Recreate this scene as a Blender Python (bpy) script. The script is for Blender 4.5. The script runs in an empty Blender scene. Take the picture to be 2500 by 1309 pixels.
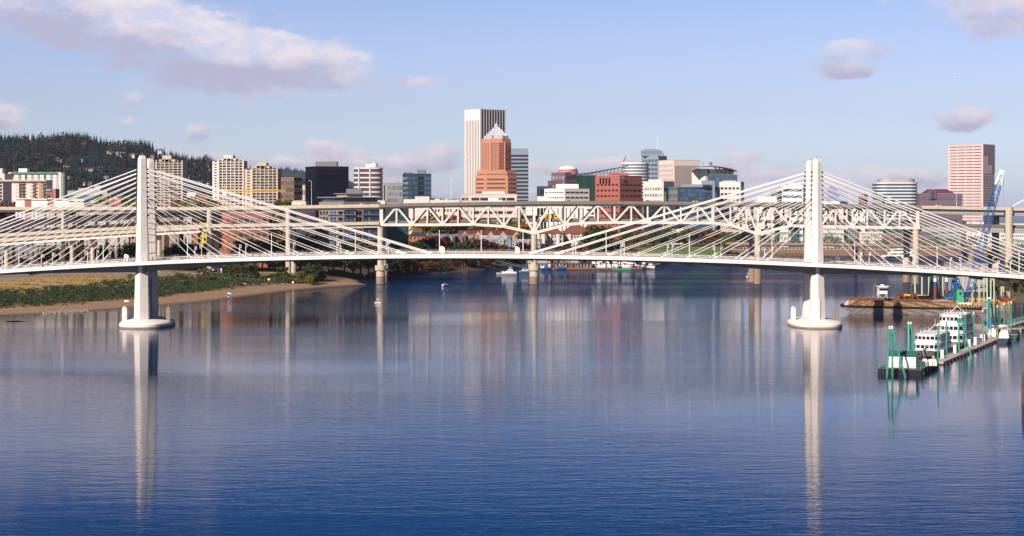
import bpy, bmesh, math, random
import numpy as np
from mathutils import Vector, Matrix, Euler

R = math.radians
random.seed(7)
rng = np.random.default_rng(7)
scene = bpy.context.scene
COL = scene.collection

# ------------------------------------------------------------------ camera
FOC, CXP, HYP, CAMH = 4218.0, 1250.0, 507.0, 41.0
cam_data = bpy.data.cameras.new("camera")
cam_data.sensor_width = 36.0
cam_data.lens = 36.0 * FOC / 2500.0
cam_data.shift_y = -147.5 / 2500.0
cam_data.clip_start = 1.0
cam_data.clip_end = 60000.0
cam = bpy.data.objects.new("camera", cam_data)
COL.objects.link(cam)
cam.location = (0, 0, CAMH)
cam.rotation_euler = (R(90), 0, 0)
scene.camera = cam

# ------------------------------------------------------------------ sun and sky
SUN_EL, SUN_AZ = R(33), R(32)          # sun behind the viewer, to the left
to_sun = Vector((-math.sin(SUN_AZ) * math.cos(SUN_EL), -math.cos(SUN_AZ) * math.cos(SUN_EL), math.sin(SUN_EL)))
sd = bpy.data.lights.new("sun", 'SUN')
sd.energy = 5.0
sd.angle = R(0.53)
sd.color = (1.0, 0.87, 0.75)
sun = bpy.data.objects.new("sun", sd)
COL.objects.link(sun)
sun.location = to_sun * 500
sun.rotation_euler = (-to_sun).to_track_quat('-Z', 'Y').to_euler()

scene.view_settings.view_transform = 'Standard'
scene.view_settings.look = 'None'
scene.view_settings.exposure = 0.50
scene.view_settings.gamma = 1.0
scene.cycles.max_bounces = 6
scene.cycles.diffuse_bounces = 2
scene.cycles.glossy_bounces = 3
scene.cycles.transmission_bounces = 2
scene.cycles.caustics_reflective = False
scene.cycles.caustics_refractive = False
scene.cycles.use_denoising = True

class NG:
    """tiny helper for math in node trees"""
    def __init__(s, nt): s.nt = nt; s.n = nt.nodes; s.l = nt.links
    def new(s, t, **kw):
        nd = s.n.new(t)
        for k, v in kw.items(): setattr(nd, k, v)
        return nd
    def put(s, sock, v):
        if hasattr(v, 'default_value') or isinstance(v, bpy.types.NodeSocket): s.l.new(v, sock)
        else: sock.default_value = v
    def m(s, op, a, b=None, c=None, clamp=False):
        nd = s.new('ShaderNodeMath', operation=op); nd.use_clamp = clamp
        s.put(nd.inputs[0], a)
        if b is not None: s.put(nd.inputs[1], b)
        if c is not None: s.put(nd.inputs[2], c)
        return nd.outputs[0]
    def sm(s, v, a, b, lo=0.0, hi=1.0):
        nd = s.new('ShaderNodeMapRange', interpolation_type='SMOOTHSTEP')
        s.put(nd.inputs[0], v)
        for i, x in enumerate((a, b, lo, hi)): s.put(nd.inputs[i + 1], x)
        return nd.outputs[0]
    def mix(s, f, a, b, bt='MIX'):
        nd = s.new('ShaderNodeMix', data_type='RGBA', blend_type=bt)
        s.put(nd.inputs[0], f)
        s.put(nd.inputs[6], a if isinstance(a, bpy.types.NodeSocket) else (*a, 1))
        s.put(nd.inputs[7], b if isinstance(b, bpy.types.NodeSocket) else (*b, 1))
        return nd.outputs[2]
    def noise(s, vec, scale, detail=4, rough=0.55, dim='3D'):
        nd = s.new('ShaderNodeTexNoise', noise_dimensions=dim)
        if vec is not None: s.l.new(vec, nd.inputs['Vector'])
        nd.inputs['Scale'].default_value = scale
        nd.inputs['Detail'].default_value = detail
        nd.inputs['Roughness'].default_value = rough
        return nd.outputs[0]
    def comb(s, x, y, z=0.0):
        nd = s.new('ShaderNodeCombineXYZ')
        for i, v in enumerate((x, y, z)): s.put(nd.inputs[i], v)
        return nd.outputs[0]

world = bpy.data.worlds.new("World")
scene.world = world
world.use_nodes = True
wt = world.node_tree
wt.nodes.clear()
g = NG(wt)
sky = g.new('ShaderNodeTexSky', sky_type='NISHITA')
sky.sun_disc = False
sky.sun_elevation = SUN_EL
sky.sun_rotation = math.pi + SUN_AZ
sky.altitude = 50; sky.air_density = 1.0; sky.dust_density = 1.0; sky.ozone_density = 1.6
tc = g.new('ShaderNodeTexCoord')
sp = g.new('ShaderNodeSeparateXYZ'); wt.links.new(tc.outputs['Generated'], sp.inputs[0])
az = g.m('ARCTAN2', sp.outputs[0], sp.outputs[1])
el = g.m('ARCSINE', sp.outputs[2])
# tint: pale periwinkle in view, made dark above to deepen water reflections and shadows
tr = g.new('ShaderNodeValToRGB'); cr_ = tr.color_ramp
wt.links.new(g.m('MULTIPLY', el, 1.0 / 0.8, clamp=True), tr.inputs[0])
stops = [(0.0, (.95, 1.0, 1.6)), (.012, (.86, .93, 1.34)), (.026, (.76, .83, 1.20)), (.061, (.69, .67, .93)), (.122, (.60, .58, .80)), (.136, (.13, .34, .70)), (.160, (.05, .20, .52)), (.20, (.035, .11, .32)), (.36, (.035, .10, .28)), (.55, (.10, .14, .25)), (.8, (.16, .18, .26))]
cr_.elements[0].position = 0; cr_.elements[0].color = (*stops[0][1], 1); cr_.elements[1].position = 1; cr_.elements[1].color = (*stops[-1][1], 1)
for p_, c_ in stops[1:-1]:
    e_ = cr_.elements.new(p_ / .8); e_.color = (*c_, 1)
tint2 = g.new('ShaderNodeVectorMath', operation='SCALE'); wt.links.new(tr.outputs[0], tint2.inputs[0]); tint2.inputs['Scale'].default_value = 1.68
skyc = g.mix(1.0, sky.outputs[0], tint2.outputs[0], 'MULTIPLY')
# clouds: each bank has its own bearing and height in the sky
def cl(px, py, rx, ry, rot=0.0, w=1.0): return ((px - CXP) / FOC, (HYP - py) / FOC, rx / FOC, ry / FOC, rot, w)
BANKS = [cl(60, 40, 330, 85, -0.10), cl(330, 80, 300, 100, -0.35), cl(560, 130, 250, 78, -0.22, 1.0), cl(740, 135, 130, 62, -0.2, .85), cl(620, 175, 190, 40, -.05, .8),
         cl(2400, 45, 200, 95, 0.1, 1.05), cl(2060, 145, 95, 48, 0.0, 1.0), cl(2060, 185, 60, 20, 0, .7), cl(2342, 300, 66, 34, 0, 1.75), cl(2500, 225, 40, 60, 0, .7),
         cl(338, 250, 50, 26, 0, .95), cl(15, 292, 120, 48, -0.1, 1.1), cl(320, 305, 36, 18, 0.2, .8), cl(485, 330, 32, 22, 0.2, .85),
         cl(1030, 202, 70, 16, 0, .3), cl(760, 358, 110, 26, -0.1, .8), cl(1060, 385, 90, 42, 0.15, 1.0), cl(930, 402, 130, 26, 0, .95), cl(680, 400, 120, 22, 0, .8), cl(2140, 430, 110, 26, 0, 1.0), cl(2230, 440, 90, 20, 0, .9),
         cl(1350, 412, 110, 24, 0, .9), cl(1500, 400, 80, 26, 0, .9), cl(1785, 392, 60, 30, 0, .95), cl(1850, 430, 90, 22, 0, .8), cl(540, 385, 120, 22, 0, .8), cl(1385, 190, 30, 12, 0, .5), cl(1300, 470, 260, 24, 0, .7), cl(1900, 470, 300, 24, 0, .7),
         cl(-350, 200, 300, 120, .1, .8), cl(2900, 120, 300, 120, .2, .8), cl(2250, -120, 420, 90, .05, .8), cl(200, -130, 420, 80, -.05, .8)]
gen = tc.outputs['Generated']
stretch = g.new('ShaderNodeMapping'); stretch.inputs['Scale'].default_value = (1, 1, 2.1)
wt.links.new(gen, stretch.inputs[0])
nz = g.noise(stretch.outputs[0], 22.0, 8, 0.58)
warp = g.noise(stretch.outputs[0], 9.0, 3, 0.5)
n2 = g.m('ADD', g.m('ADD', g.m('MULTIPLY', nz, 1.2), g.m('MULTIPLY', warp, 0.6)), g.m('MULTIPLY', g.noise(stretch.outputs[0], 75.0, 6, 0.6), 0.4))       # about 1.1 mean
tot = None
hgt = None
for (u0, v0, a, b, rot, w) in BANKS:
    du = g.m('SUBTRACT', az, u0); dv = g.m('SUBTRACT', el, v0)
    c_, s_ = math.cos(rot), math.sin(rot)
    x_ = g.m('DIVIDE', g.m('ADD', g.m('MULTIPLY', du, c_), g.m('MULTIPLY', dv, s_)), a)
    y_ = g.m('DIVIDE', g.m('SUBTRACT', g.m('MULTIPLY', dv, c_), g.m('MULTIPLY', du, s_)), b)
    r2 = g.m('ADD', g.m('MULTIPLY', x_, x_), g.m('MULTIPLY', y_, y_))
    f_ = g.m('MULTIPLY', g.m('EXPONENT', g.m('MULTIPLY', r2, -1.1)), w)
    h_ = g.m('MULTIPLY', f_, y_)
    tot = f_ if tot is None else g.m('ADD', tot, f_)
    hgt = h_ if hgt is None else g.m('ADD', hgt, h_)
band = g.m('MULTIPLY', g.sm(el, 0.0, 0.012), g.sm(el, 0.045, 0.02))
tot = g.m('ADD', tot, g.m('MULTIPLY', band, 0.28))
dens = g.m('ADD', g.m('MULTIPLY', tot, 1.0), g.m('MULTIPLY', g.m('SUBTRACT', n2, 1.1), 2.1))
alpha = g.m('MULTIPLY', g.m('ADD', g.m('MULTIPLY', g.sm(dens, 0.28, 1.0), .6), g.m('MULTIPLY', g.sm(dens, 0.50, 0.78), .4)), g.sm(tot, 0.05, 0.28))
core = g.sm(dens, 0.45, 1.25)
puff = g.noise(stretch.outputs[0], 40.0, 8, 0.66)
wisp = g.noise(stretch.outputs[0], 26.0, 9, 0.7)
alpha = g.m('MULTIPLY', alpha, g.sm(wisp, 0.34, 0.60, 0.42, 1.0))
litf = g.m('ADD', g.m('ADD', g.m('MULTIPLY', hgt, 1.1), 0.50), g.m('MULTIPLY', g.m('SUBTRACT', puff, 0.5), 2.6), clamp=True)
litf = g.m('MULTIPLY', litf, g.sm(az, 0.25, -0.35, 0.85, 1.0))
ccol = g.mix(litf, (5.5, 5.2, 6.9), (9.8, 8.8, 9.2))
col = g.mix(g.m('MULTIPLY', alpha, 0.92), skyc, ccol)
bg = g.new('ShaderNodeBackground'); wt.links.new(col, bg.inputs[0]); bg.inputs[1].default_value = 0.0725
wo = g.new('ShaderNodeOutputWorld'); wt.links.new(bg.outputs[0], wo.inputs[0])

# ------------------------------------------------------------------ projection helpers (picture measure -> metres at a distance)
def wx(px, D): return (px - CXP) * D / FOC
def wz(py, D): return CAMH + (HYP - py) * D / FOC
def gd(py, z=0.0): return FOC * (CAMH - z) / (py - HYP)
def gp(px, py, z=0.0):
    D = gd(py, z); return (wx(px, D), D, z)

# ------------------------------------------------------------------ materials
MATS = {}
def mat(name, col, rough=0.7, metal=0.0, var=0.0, scale=0.3, objvar=0.0, island=None, spec=0.5, bump=0.0, stain=None):
    """procedural principled material: noise-varied colour, optional per-object and per-island variation"""
    if name in MATS: return MATS[name]
    m = bpy.data.materials.new(name); m.use_nodes = True
    t = m.node_tree; q = NG(t); b = t.nodes['Principled BSDF']
    b.inputs['Roughness'].default_value = rough
    b.inputs['Metallic'].default_value = metal
    b.inputs['Specular IOR Level'].default_value = spec
    c = tuple(col)
    geo = q.new('ShaderNodeNewGeometry')
    out = None
    if island:
        rp = q.new('ShaderNodeValToRGB'); cr = rp.color_ramp
        while len(cr.elements) > 1: cr.elements.remove(cr.elements[-1])
        cr.elements[0].position = 0; cr.elements[0].color = (*island[0], 1)
        for i, cc in enumerate(island[1:]):
            e = cr.elements.new((i + 1) / (len(island) - 1)); e.color = (*cc, 1)
        t.links.new(geo.outputs['Random Per Island'], rp.inputs[0]); out = rp.outputs[0]
    if var > 0:
        nv = q.noise(geo.outputs['Position'], scale, 5, 0.6)
        f = q.m('ADD', q.m('MULTIPLY', nv, 2 * var), 1 - var)
        base = out if out is not None else None
        mm = q.new('ShaderNodeVectorMath', operation='SCALE')
        if base is not None: t.links.new(base, mm.inputs[0])
        else: mm.inputs[0].default_value = c
        t.links.new(f, mm.inputs['Scale']); out = mm.outputs[0]
    if objvar > 0:
        oi = q.new('ShaderNodeObjectInfo')
        f = q.m('ADD', q.m('MULTIPLY', oi.outputs['Random'], 2 * objvar), 1 - objvar)
        mm = q.new('ShaderNodeVectorMath', operation='SCALE')
        if out is not None: t.links.new(out, mm.inputs[0])
        else: mm.inputs[0].default_value = c
        t.links.new(f, mm.inputs['Scale']); out = mm.outputs[0]
    if stain:
        sc, amt, sc_col = stain
        mp = q.new('ShaderNodeMapping'); mp.inputs['Scale'].default_value = (1, 1, 0.18)
        t.links.new(geo.outputs['Position'], mp.inputs[0])
        ns = q.noise(mp.outputs[0], sc, 6, 0.7)
        out = q.mix(q.m('MULTIPLY', q.sm(ns, 0.48, 0.72), amt), out if out is not None else c, sc_col)
    if out is not None: t.links.new(out, b.inputs['Base Color'])
    else: b.inputs['Base Color'].default_value = (*c, 1)
    if bump > 0:
        bp = q.new('ShaderNodeBump'); bp.inputs['Strength'].default_value = bump; bp.inputs['Distance'].default_value = 0.3
        t.links.new(q.noise(geo.outputs['Position'], 2.0, 5), bp.inputs['Height']); t.links.new(bp.outputs[0], b.inputs['Normal'])
    MATS[name] = m
    return m

# ------------------------------------------------------------------ mesh builder
class MB:
    def __init__(s): s.v = []; s.f = []; s.mi = []; s.cur = 0
    def add(s, vs, fs):
        o = len(s.v); s.v.extend([tuple(p) for p in vs])
        for f in fs: s.f.append(tuple(i + o for i in f)); s.mi.append(s.cur)
        return s
    def box(s, x0, x1, y0, y1, z0, z1):
        return s.add([(x0, y0, z0), (x1, y0, z0), (x1, y1, z0), (x0, y1, z0), (x0, y0, z1), (x1, y0, z1), (x1, y1, z1), (x0, y1, z1)],
                     [(0, 3, 2, 1), (4, 5, 6, 7), (0, 1, 5, 4), (1, 2, 6, 5), (2, 3, 7, 6), (3, 0, 4, 7)])
    def bar(s, p, q, w, h=None, up=(0, 0, 1)):
        h = w if h is None else h
        p = Vector(p); q = Vector(q); d = (q - p)
        if d.length < 1e-6: return s
        d.normalize(); u = Vector(up)
        if abs(d.dot(u)) > 0.98: u = Vector((0, 1, 0))
        a = d.cross(u).normalized() * (w / 2); b = a.cross(d).normalized() * (h / 2)
        vs = [p - a - b, p + a - b, p + a + b, p - a + b, q - a - b, q + a - b, q + a + b, q - a + b]
        return s.add(vs, [(0, 3, 2, 1), (4, 5, 6, 7), (0, 1, 5, 4), (1, 2, 6, 5), (2, 3, 7, 6), (3, 0, 4, 7)])
    def cyl(s, p, q, r0, r1=None, n=10):
        r1 = r0 if r1 is None else r1
        p = Vector(p); q = Vector(q); d = (q - p).normalized()
        u = Vector((0, 0, 1)) if abs(d.z) < 0.95 else Vector((1, 0, 0))
        a = d.cross(u).normalized(); b = a.cross(d).normalized()
        vs = []
        for c, r in ((p, r0), (q, r1)):
            for i in range(n):
                t = 2 * math.pi * i / n; vs.append(c + a * (math.cos(t) * r) + b * (math.sin(t) * r))
        fs = [(i, i + n, (i + 1) % n + n, (i + 1) % n) for i in range(n)]
        fs += [tuple(range(n)), tuple(range(2 * n - 1, n - 1, -1))]
        return s.add(vs, fs)
    def prism(s, poly, z0, z1, cap=True):
        n = len(poly); A = sum(poly[i][0] * poly[(i + 1) % n][1] - poly[(i + 1) % n][0] * poly[i][1] for i in range(n))
        if A < 0: poly = poly[::-1]
        vs = [(x, y, z0) for x, y in poly] + [(x, y, z1) for x, y in poly]
        fs = [(i, (i + 1) % n, (i + 1) % n + n, i + n) for i in range(n)]
        if cap: fs += [tuple(range(n - 1, -1, -1)), tuple(range(n, 2 * n))]
        return s.add(vs, fs)
    def loft(s, rings, closed=True, cap=True):
        n = len(rings[0]); vs = [p for r in rings for p in r]; fs = []
        for k in range(len(rings) - 1):
            for i in range(n if closed else n - 1):
                j = (i + 1) % n; fs.append((k * n + i, k * n + j, (k + 1) * n + j, (k + 1) * n + i))
        if cap and closed: fs += [tuple(range(n - 1, -1, -1)), tuple(range((len(rings) - 1) * n, len(rings) * n))]
        return s.add(vs, fs)
    def side(s, prof, y0, y1):
        """prof: list of (x,z) outline, extruded along y"""
        n = len(prof); vs = [(x, y0, z) for x, z in prof] + [(x, y1, z) for x, z in prof]
        fs = [(i, (i + 1) % n, (i + 1) % n + n, i + n) for i in range(n)] + [tuple(range(n - 1, -1, -1)), tuple(range(n, 2 * n))]
        return s.add(vs, fs)
    def lathe(s, prof, c=(0, 0, 0), n=16):
        rings = [[(c[0] + r * math.cos(2 * math.pi * i / n), c[1] + r * math.sin(2 * math.pi * i / n), c[2] + z) for i in range(n)] for r, z in prof]
        return s.loft(rings)
    def build(s, name, m, parent=None, local=False, smooth=False, fix=True):
        me = bpy.data.meshes.new(name)
        me.from_pydata(s.v, [], s.f)
        if fix:
            bm = bmesh.new(); bm.from_mesh(me); bmesh.ops.recalc_face_normals(bm, faces=bm.faces); bm.to_mesh(me); bm.free()
        ms = m if isinstance(m, (list, tuple)) else [m]
        for x in ms: me.materials.append(x)
        if len(ms) > 1: me.polygons.foreach_set('material_index', s.mi)
        if smooth: me.polygons.foreach_set('use_smooth', [True] * len(me.polygons))
        o = bpy.data.objects.new(name, me); COL.objects.link(o)
        if parent is not None: par(o, parent, local)
        return o

def par(o, parent, local=False):
    o.parent = parent
    if not local:
        M = Matrix.Identity(4); p = parent; chain = []
        while p is not None: chain.append(p); p = p.parent
        for p in reversed(chain): M = M @ p.matrix_parent_inverse @ p.matrix_basis
        o.matrix_parent_inverse = M.inverted()

def tag(o, label=None, cat=None, group=None, kind=None):
    if label: o['label'] = label
    if cat: o['category'] = cat
    if group: o['group'] = group
    if kind: o['kind'] = kind
    return o
def thing(name, label, cat, loc=(0, 0, 0), rz=0.0, group=None):
    o = bpy.data.objects.new(name, None); COL.objects.link(o); o.location = loc; o.rotation_euler = (0, 0, rz)
    o.empty_display_size = 0.5
    return tag(o, label, cat, group)
def struct(o): o['kind'] = 'structure'; return o
def dup(root, loc=None, rz=None, label=None, group=None, scale=None):
    kids = [c for c in root.children]
    r = root.copy(); COL.objects.link(r)
    if loc is not None: r.location = loc
    if rz is not None: r.rotation_euler = (0, 0, rz)
    if scale is not None: r.scale = (scale,) * 3 if not isinstance(scale, (tuple, list)) else scale
    if label: r['label'] = label
    if group: r['group'] = group
    for ch in kids:
        c = ch.copy(); COL.objects.link(c); c.parent = r
        for gg in ch.children:
            d = gg.copy(); COL.objects.link(d); d.parent = c
    return r
def setmat(o, m):
    """give this copy its own paint without copying the mesh"""
    o.material_slots[0].link = 'OBJECT'; o.material_slots[0].material = m
ORD = ['', 'first', 'second', 'third', 'fourth', 'fifth', 'sixth', 'seventh', 'eighth', 'ninth', 'tenth', 'eleventh', 'twelfth', 'thirteenth', 'fourteenth',
       'fifteenth', 'sixteenth', 'seventeenth', 'eighteenth', 'nineteenth', 'twentieth']
def nth(i):
    if i <= 20: return ORD[i]
    t, u = divmod(i, 10); T = {2: 'twenty', 3: 'thirty', 4: 'forty', 5: 'fifty', 6: 'sixty', 7: 'seventy', 8: 'eighty', 9: 'ninety'}
    if t > 9: return str(i) + 'th'
    return (T[t] + ('-' + ORD[u] if u else 'th')).replace('yth', 'ieth')

# ------------------------------------------------------------------ common materials
white_conc = mat('white_concrete', (0.77, 0.71, 0.64), 0.75, var=0.08, scale=0.12, stain=(0.4, 0.6, (0.54, 0.48, 0.41)))
deck_conc = mat('pale_deck_concrete', (0.70, 0.64, 0.60), 0.8, var=0.12, scale=0.5)
fascia_m = mat('white_fascia', (0.80, 0.75, 0.69), 0.6, var=0.05, scale=0.2)
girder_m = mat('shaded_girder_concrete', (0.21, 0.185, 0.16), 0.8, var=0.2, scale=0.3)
cable_m = mat('white_cable', (0.74, 0.72, 0.71), 0.4)
rail_m = mat('grey_rail_steel', (0.30, 0.29, 0.29), 0.5, 0.2)
dark_m = mat('dark_steel', (0.03, 0.03, 0.035), 0.5)
red_m = mat('red_beacon', (0.75, 0.06, 0.03), 0.4)
lampw_m = mat('white_pole_paint', (0.75, 0.75, 0.76), 0.4)
oldconc = mat('weathered_concrete', (0.50, 0.43, 0.34), 0.85, var=0.16, scale=0.25, stain=(0.5, 0.6, (0.24, 0.17, 0.11)))
oldconc2 = mat('tide_stained_concrete', (0.26, 0.19, 0.13), 0.85, var=0.25, scale=0.4, stain=(0.6, 0.6, (0.12, 0.09, 0.07)))
cream_steel = mat('cream_painted_steel', (0.67, 0.635, 0.56), 0.5, var=0.08, scale=0.4, stain=(0.9, 0.4, (0.30, 0.20, 0.11)))
parapet_m = mat('stained_parapet', (0.19, 0.155, 0.115), 0.85, var=0.25, scale=0.6, stain=(0.8, 0.5, (0.12, 0.09, 0.06)))
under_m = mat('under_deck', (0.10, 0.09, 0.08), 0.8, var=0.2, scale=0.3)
asphalt = mat('asphalt', (0.06, 0.06, 0.062), 0.9, var=0.2, scale=0.4)
glass_dark = mat('dark_glass', (0.03, 0.035, 0.05), 0.08, objvar=0.5)

# ------------------------------------------------------------------ water
def water_material():
    m = bpy.data.materials.new('river_water'); m.use_nodes = True
    t = m.node_tree; q = NG(t); b = t.nodes['Principled BSDF']
    t.nodes.remove(b)
    geo = q.new('ShaderNodeNewGeometry'); pos = geo.outputs['Position']
    def layer(sx, sy, rot, detail=3, rough=0.5):
        mp = q.new('ShaderNodeMapping'); mp.inputs['Scale'].default_value = (sx, sy, 1); mp.inputs['Rotation'].default_value = (0, 0, R(rot))
        t.links.new(pos, mp.inputs[0]); return q.noise(mp.outputs[0], 1.0, detail, rough, '2D')
    calm = q.sm(layer(0.0035, 0.010, 8, 3), 0.38, 0.66, 0.45, 1.25)      # gusts and slicks
    spos = q.new('ShaderNodeSeparateXYZ'); t.links.new(pos, spos.inputs[0])
    calm = q.m('MULTIPLY', calm, q.m('ADD', q.sm(spos.outputs[1], 560, 800, 1.0, 3.2), q.m('MULTIPLY', q.sm(spos.outputs[1], 730, 860, 0.0, 26.0), q.sm(spos.outputs[0], -120, -30))))      # the wide reach beyond the bridge is ruffled by wind
    small = layer(0.22, 0.95, 4, 3, 0.6)
    mid = layer(0.07, 0.22, -6, 2, 0.5)
    h = q.m('ADD', q.m('MULTIPLY', small, 0.028), q.m('MULTIPLY', mid, 0.030))
    h = q.m('MULTIPLY', h, calm)
    bp = q.new('ShaderNodeBump'); bp.inputs['Strength'].default_value = 1.0; bp.inputs['Distance'].default_value = 1.0
    t.links.new(h, bp.inputs['Height'])
    fr = q.new('ShaderNodeFresnel'); fr.inputs[0].default_value = 1.27; t.links.new(bp.outputs[0], fr.inputs[1])
    gl = q.new('ShaderNodeBsdfGlossy'); gl.inputs['Color'].default_value = (.95, .94, .97, 1); gl.inputs['Roughness'].default_value = 0.03; t.links.new(bp.outputs[0], gl.inputs['Normal'])
    df = q.new('ShaderNodeBsdfDiffuse'); df.inputs[0].default_value = (0.003, 0.022, 0.065, 1)
    mx = q.new('ShaderNodeMixShader'); t.links.new(fr.outputs[0], mx.inputs[0]); t.links.new(df.outputs[0], mx.inputs[1]); t.links.new(gl.outputs[0], mx.inputs[2])
    t.links.new(mx.outputs[0], t.nodes['Material Output'].inputs[0])
    return m
wb = MB(); wb.add([(-9000, -1500, 0), (9000, -1500, 0), (9000, 9000, 0), (-9000, 9000, 0)], [(0, 1, 2, 3)])
struct(wb.build('river_water', water_material()))

# ------------------------------------------------------------------ ground: one sheet with the river cut as a channel
def gxy(px, py): p = gp(px, py); return (p[0], p[1])
west_shore = [(-420, -1500), (-420, 200), (-330, 420), (-262, 560), gxy(-60, 776), gxy(0, 771), gxy(110, 767), gxy(200, 762), gxy(300, 754), gxy(385, 747), gxy(500, 737),
              gxy(600, 724), gxy(700, 711), gxy(800, 701), gxy(896, 695), gxy(868, 688), gxy(890, 682), gxy(940, 677), gxy(1000, 673.5), gxy(1070, 667), gxy(1140, 663), gxy(1200, 657),
              (wx(1225, 1205), 1205), (wx(1330, 1225), 1225), (wx(1500, 1265), 1265), (wx(1680, 1290), 1290), (wx(1770, 1320), 1320), (wx(1797, 1462), 1462),
              (wx(2450, 1470), 1470), (wx(2700, 1800), 1800), (1400, 2600), (1800, 3600), (-9000, 3600), (-9000, -1500)]
east_shore = [(262, -1500), (262, 500), (wx(2560, 690), 690), gxy(2500, 741), gxy(2455, 733), (wx(2440, 800), 800), (wx(2475, 900), 900), (wx(2500, 1000), 1000),
              (wx(2540, 1200), 1200), (wx(2600, 1500), 1500), (640, 1900), (1500, 2600), (1950, 3600), (9000, 3600), (9000, -1500)]
def axis(*segs):
    out = []
    for a, b, st in segs: out += list(np.arange(a, b, st))
    return np.array(out + [segs[-1][1]])
def inside(P, poly):
    x, y = P; c = np.zeros(x.shape, bool); n = len(poly)
    for i in range(n):
        x1, y1 = poly[i]; x2, y2 = poly[(i + 1) % n]
        if y1 == y2: continue
        k = ((y1 > y) != (y2 > y)) & (x < (x2 - x1) * (y - y1) / (y2 - y1) + x1); c ^= k
    return c
def sdist(P, poly, m):
    """signed distance, positive inland; only the first m edges are shoreline"""
    x, y = P; d = np.full(x.shape, 1e9)
    for i in range(m):
        x1, y1 = poly[i]; x2, y2 = poly[i + 1]; dx, dy = x2 - x1, y2 - y1; L = dx * dx + dy * dy
        t = np.clip(((x - x1) * dx + (y - y1) * dy) / L, 0, 1)
        d = np.minimum(d, np.hypot(x - x1 - t * dx, y - y1 - t * dy))
    return np.where(inside(P, poly), d, -d)
def vnoise(x, y, s, seed=0):
    v = 0
    r = np.random.default_rng(seed)
    for k in range(6):
        a, b, c = r.uniform(0, 6.28, 3); f = s * (1.6 ** k) * r.uniform(.8, 1.2)
        v = v + np.sin(x * f * math.cos(a) + y * f * math.sin(a) + b) * np.sin(x * f * math.cos(a + 1.7) + y * f * math.sin(a + 1.7) + c) / (1.35 ** k)
    return v / 2.5
def ground_z(x, y):
    x = np.asarray(x, float); y = np.asarray(y, float)
    sw = sdist((x, y), west_shore, len(west_shore) - 3); se = sdist((x, y), east_shore, len(east_shore) - 3)
    zl = np.interp(sw, [-60, -6, 0, 30, 55, 95, 118, 300, 900, 2500], [-4, -.5, 0.05, 1.7, 3.8, 6.9, 7.6, 8.5, 11, 26])
    zb = np.interp(sw, [-60, -6, 0, 8, 22, 34, 150, 900, 2500], [-4, -1.2, 0, 2.0, 4.2, 5.4, 7.0, 11, 26])
    wall = np.interp(sw, [-60, 0, 2, 4, 40, 900, 2500], [-4, -3, -3, 5.4, 6, 11, 26])
    k1 = np.clip((y - 905) / 60, 0, 1); zw = zl * (1 - k1) + zb * k1
    k2 = np.clip((x - 168) / 14, 0, 1) * (y > 1300); zw = zw * (1 - k2) + wall * k2
    zw = zw + np.where((sw > 2) & (sw < 400), vnoise(x, y, .05, 3) * np.clip(sw / 60, 0, 1) * .35, 0)
    ze = np.interp(se, [-40, -4, 0, 14, 40, 200, 2500], [-4, -1, 0, 4.5, 8, 10, 22]) + np.where(se > 2, vnoise(x, y, .06, 5) * .3, 0)
    return np.where(sw > -60, np.maximum(zw, np.where(se > -40, ze, -4)), np.where(se > -40, ze, -4.0))
gx = axis((-9000, -1500, 500), (-1500, -480, 34), (-480, 460, 4), (460, 1500, 26), (1500, 9000, 500))
gy = axis((-1500, 420, 120), (420, 1180, 4), (1180, 1560, 6), (1560, 2600, 40), (2600, 9000, 400))
GX, GY = np.meshgrid(gx, gy)
GZ = ground_z(GX, GY)
def grid_obj(name, X, Y, Z, m):
    ny, nx = X.shape
    me = bpy.data.meshes.new(name)
    co = np.stack([X, Y, Z], -1).reshape(-1, 3)
    i = np.arange(nx - 1)[None, :] + np.arange(ny - 1)[:, None] * nx
    F = np.stack([i, i + 1, i + 1 + nx, i + nx], -1).reshape(-1, 4)
    me.vertices.add(len(co)); me.vertices.foreach_set('co', co.astype(np.float32).ravel())
    me.loops.add(F.size); me.loops.foreach_set('vertex_index', F.ravel().astype(np.int32))
    me.polygons.add(len(F)); me.polygons.foreach_set('loop_start', np.arange(0, F.size, 4, dtype=np.int32))
    me.polygons.foreach_set('use_smooth', np.ones(len(F), bool))
    me.materials.append(m); me.update(calc_edges=True); me.validate()
    o = bpy.data.objects.new(name, me); COL.objects.link(o); return o
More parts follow.
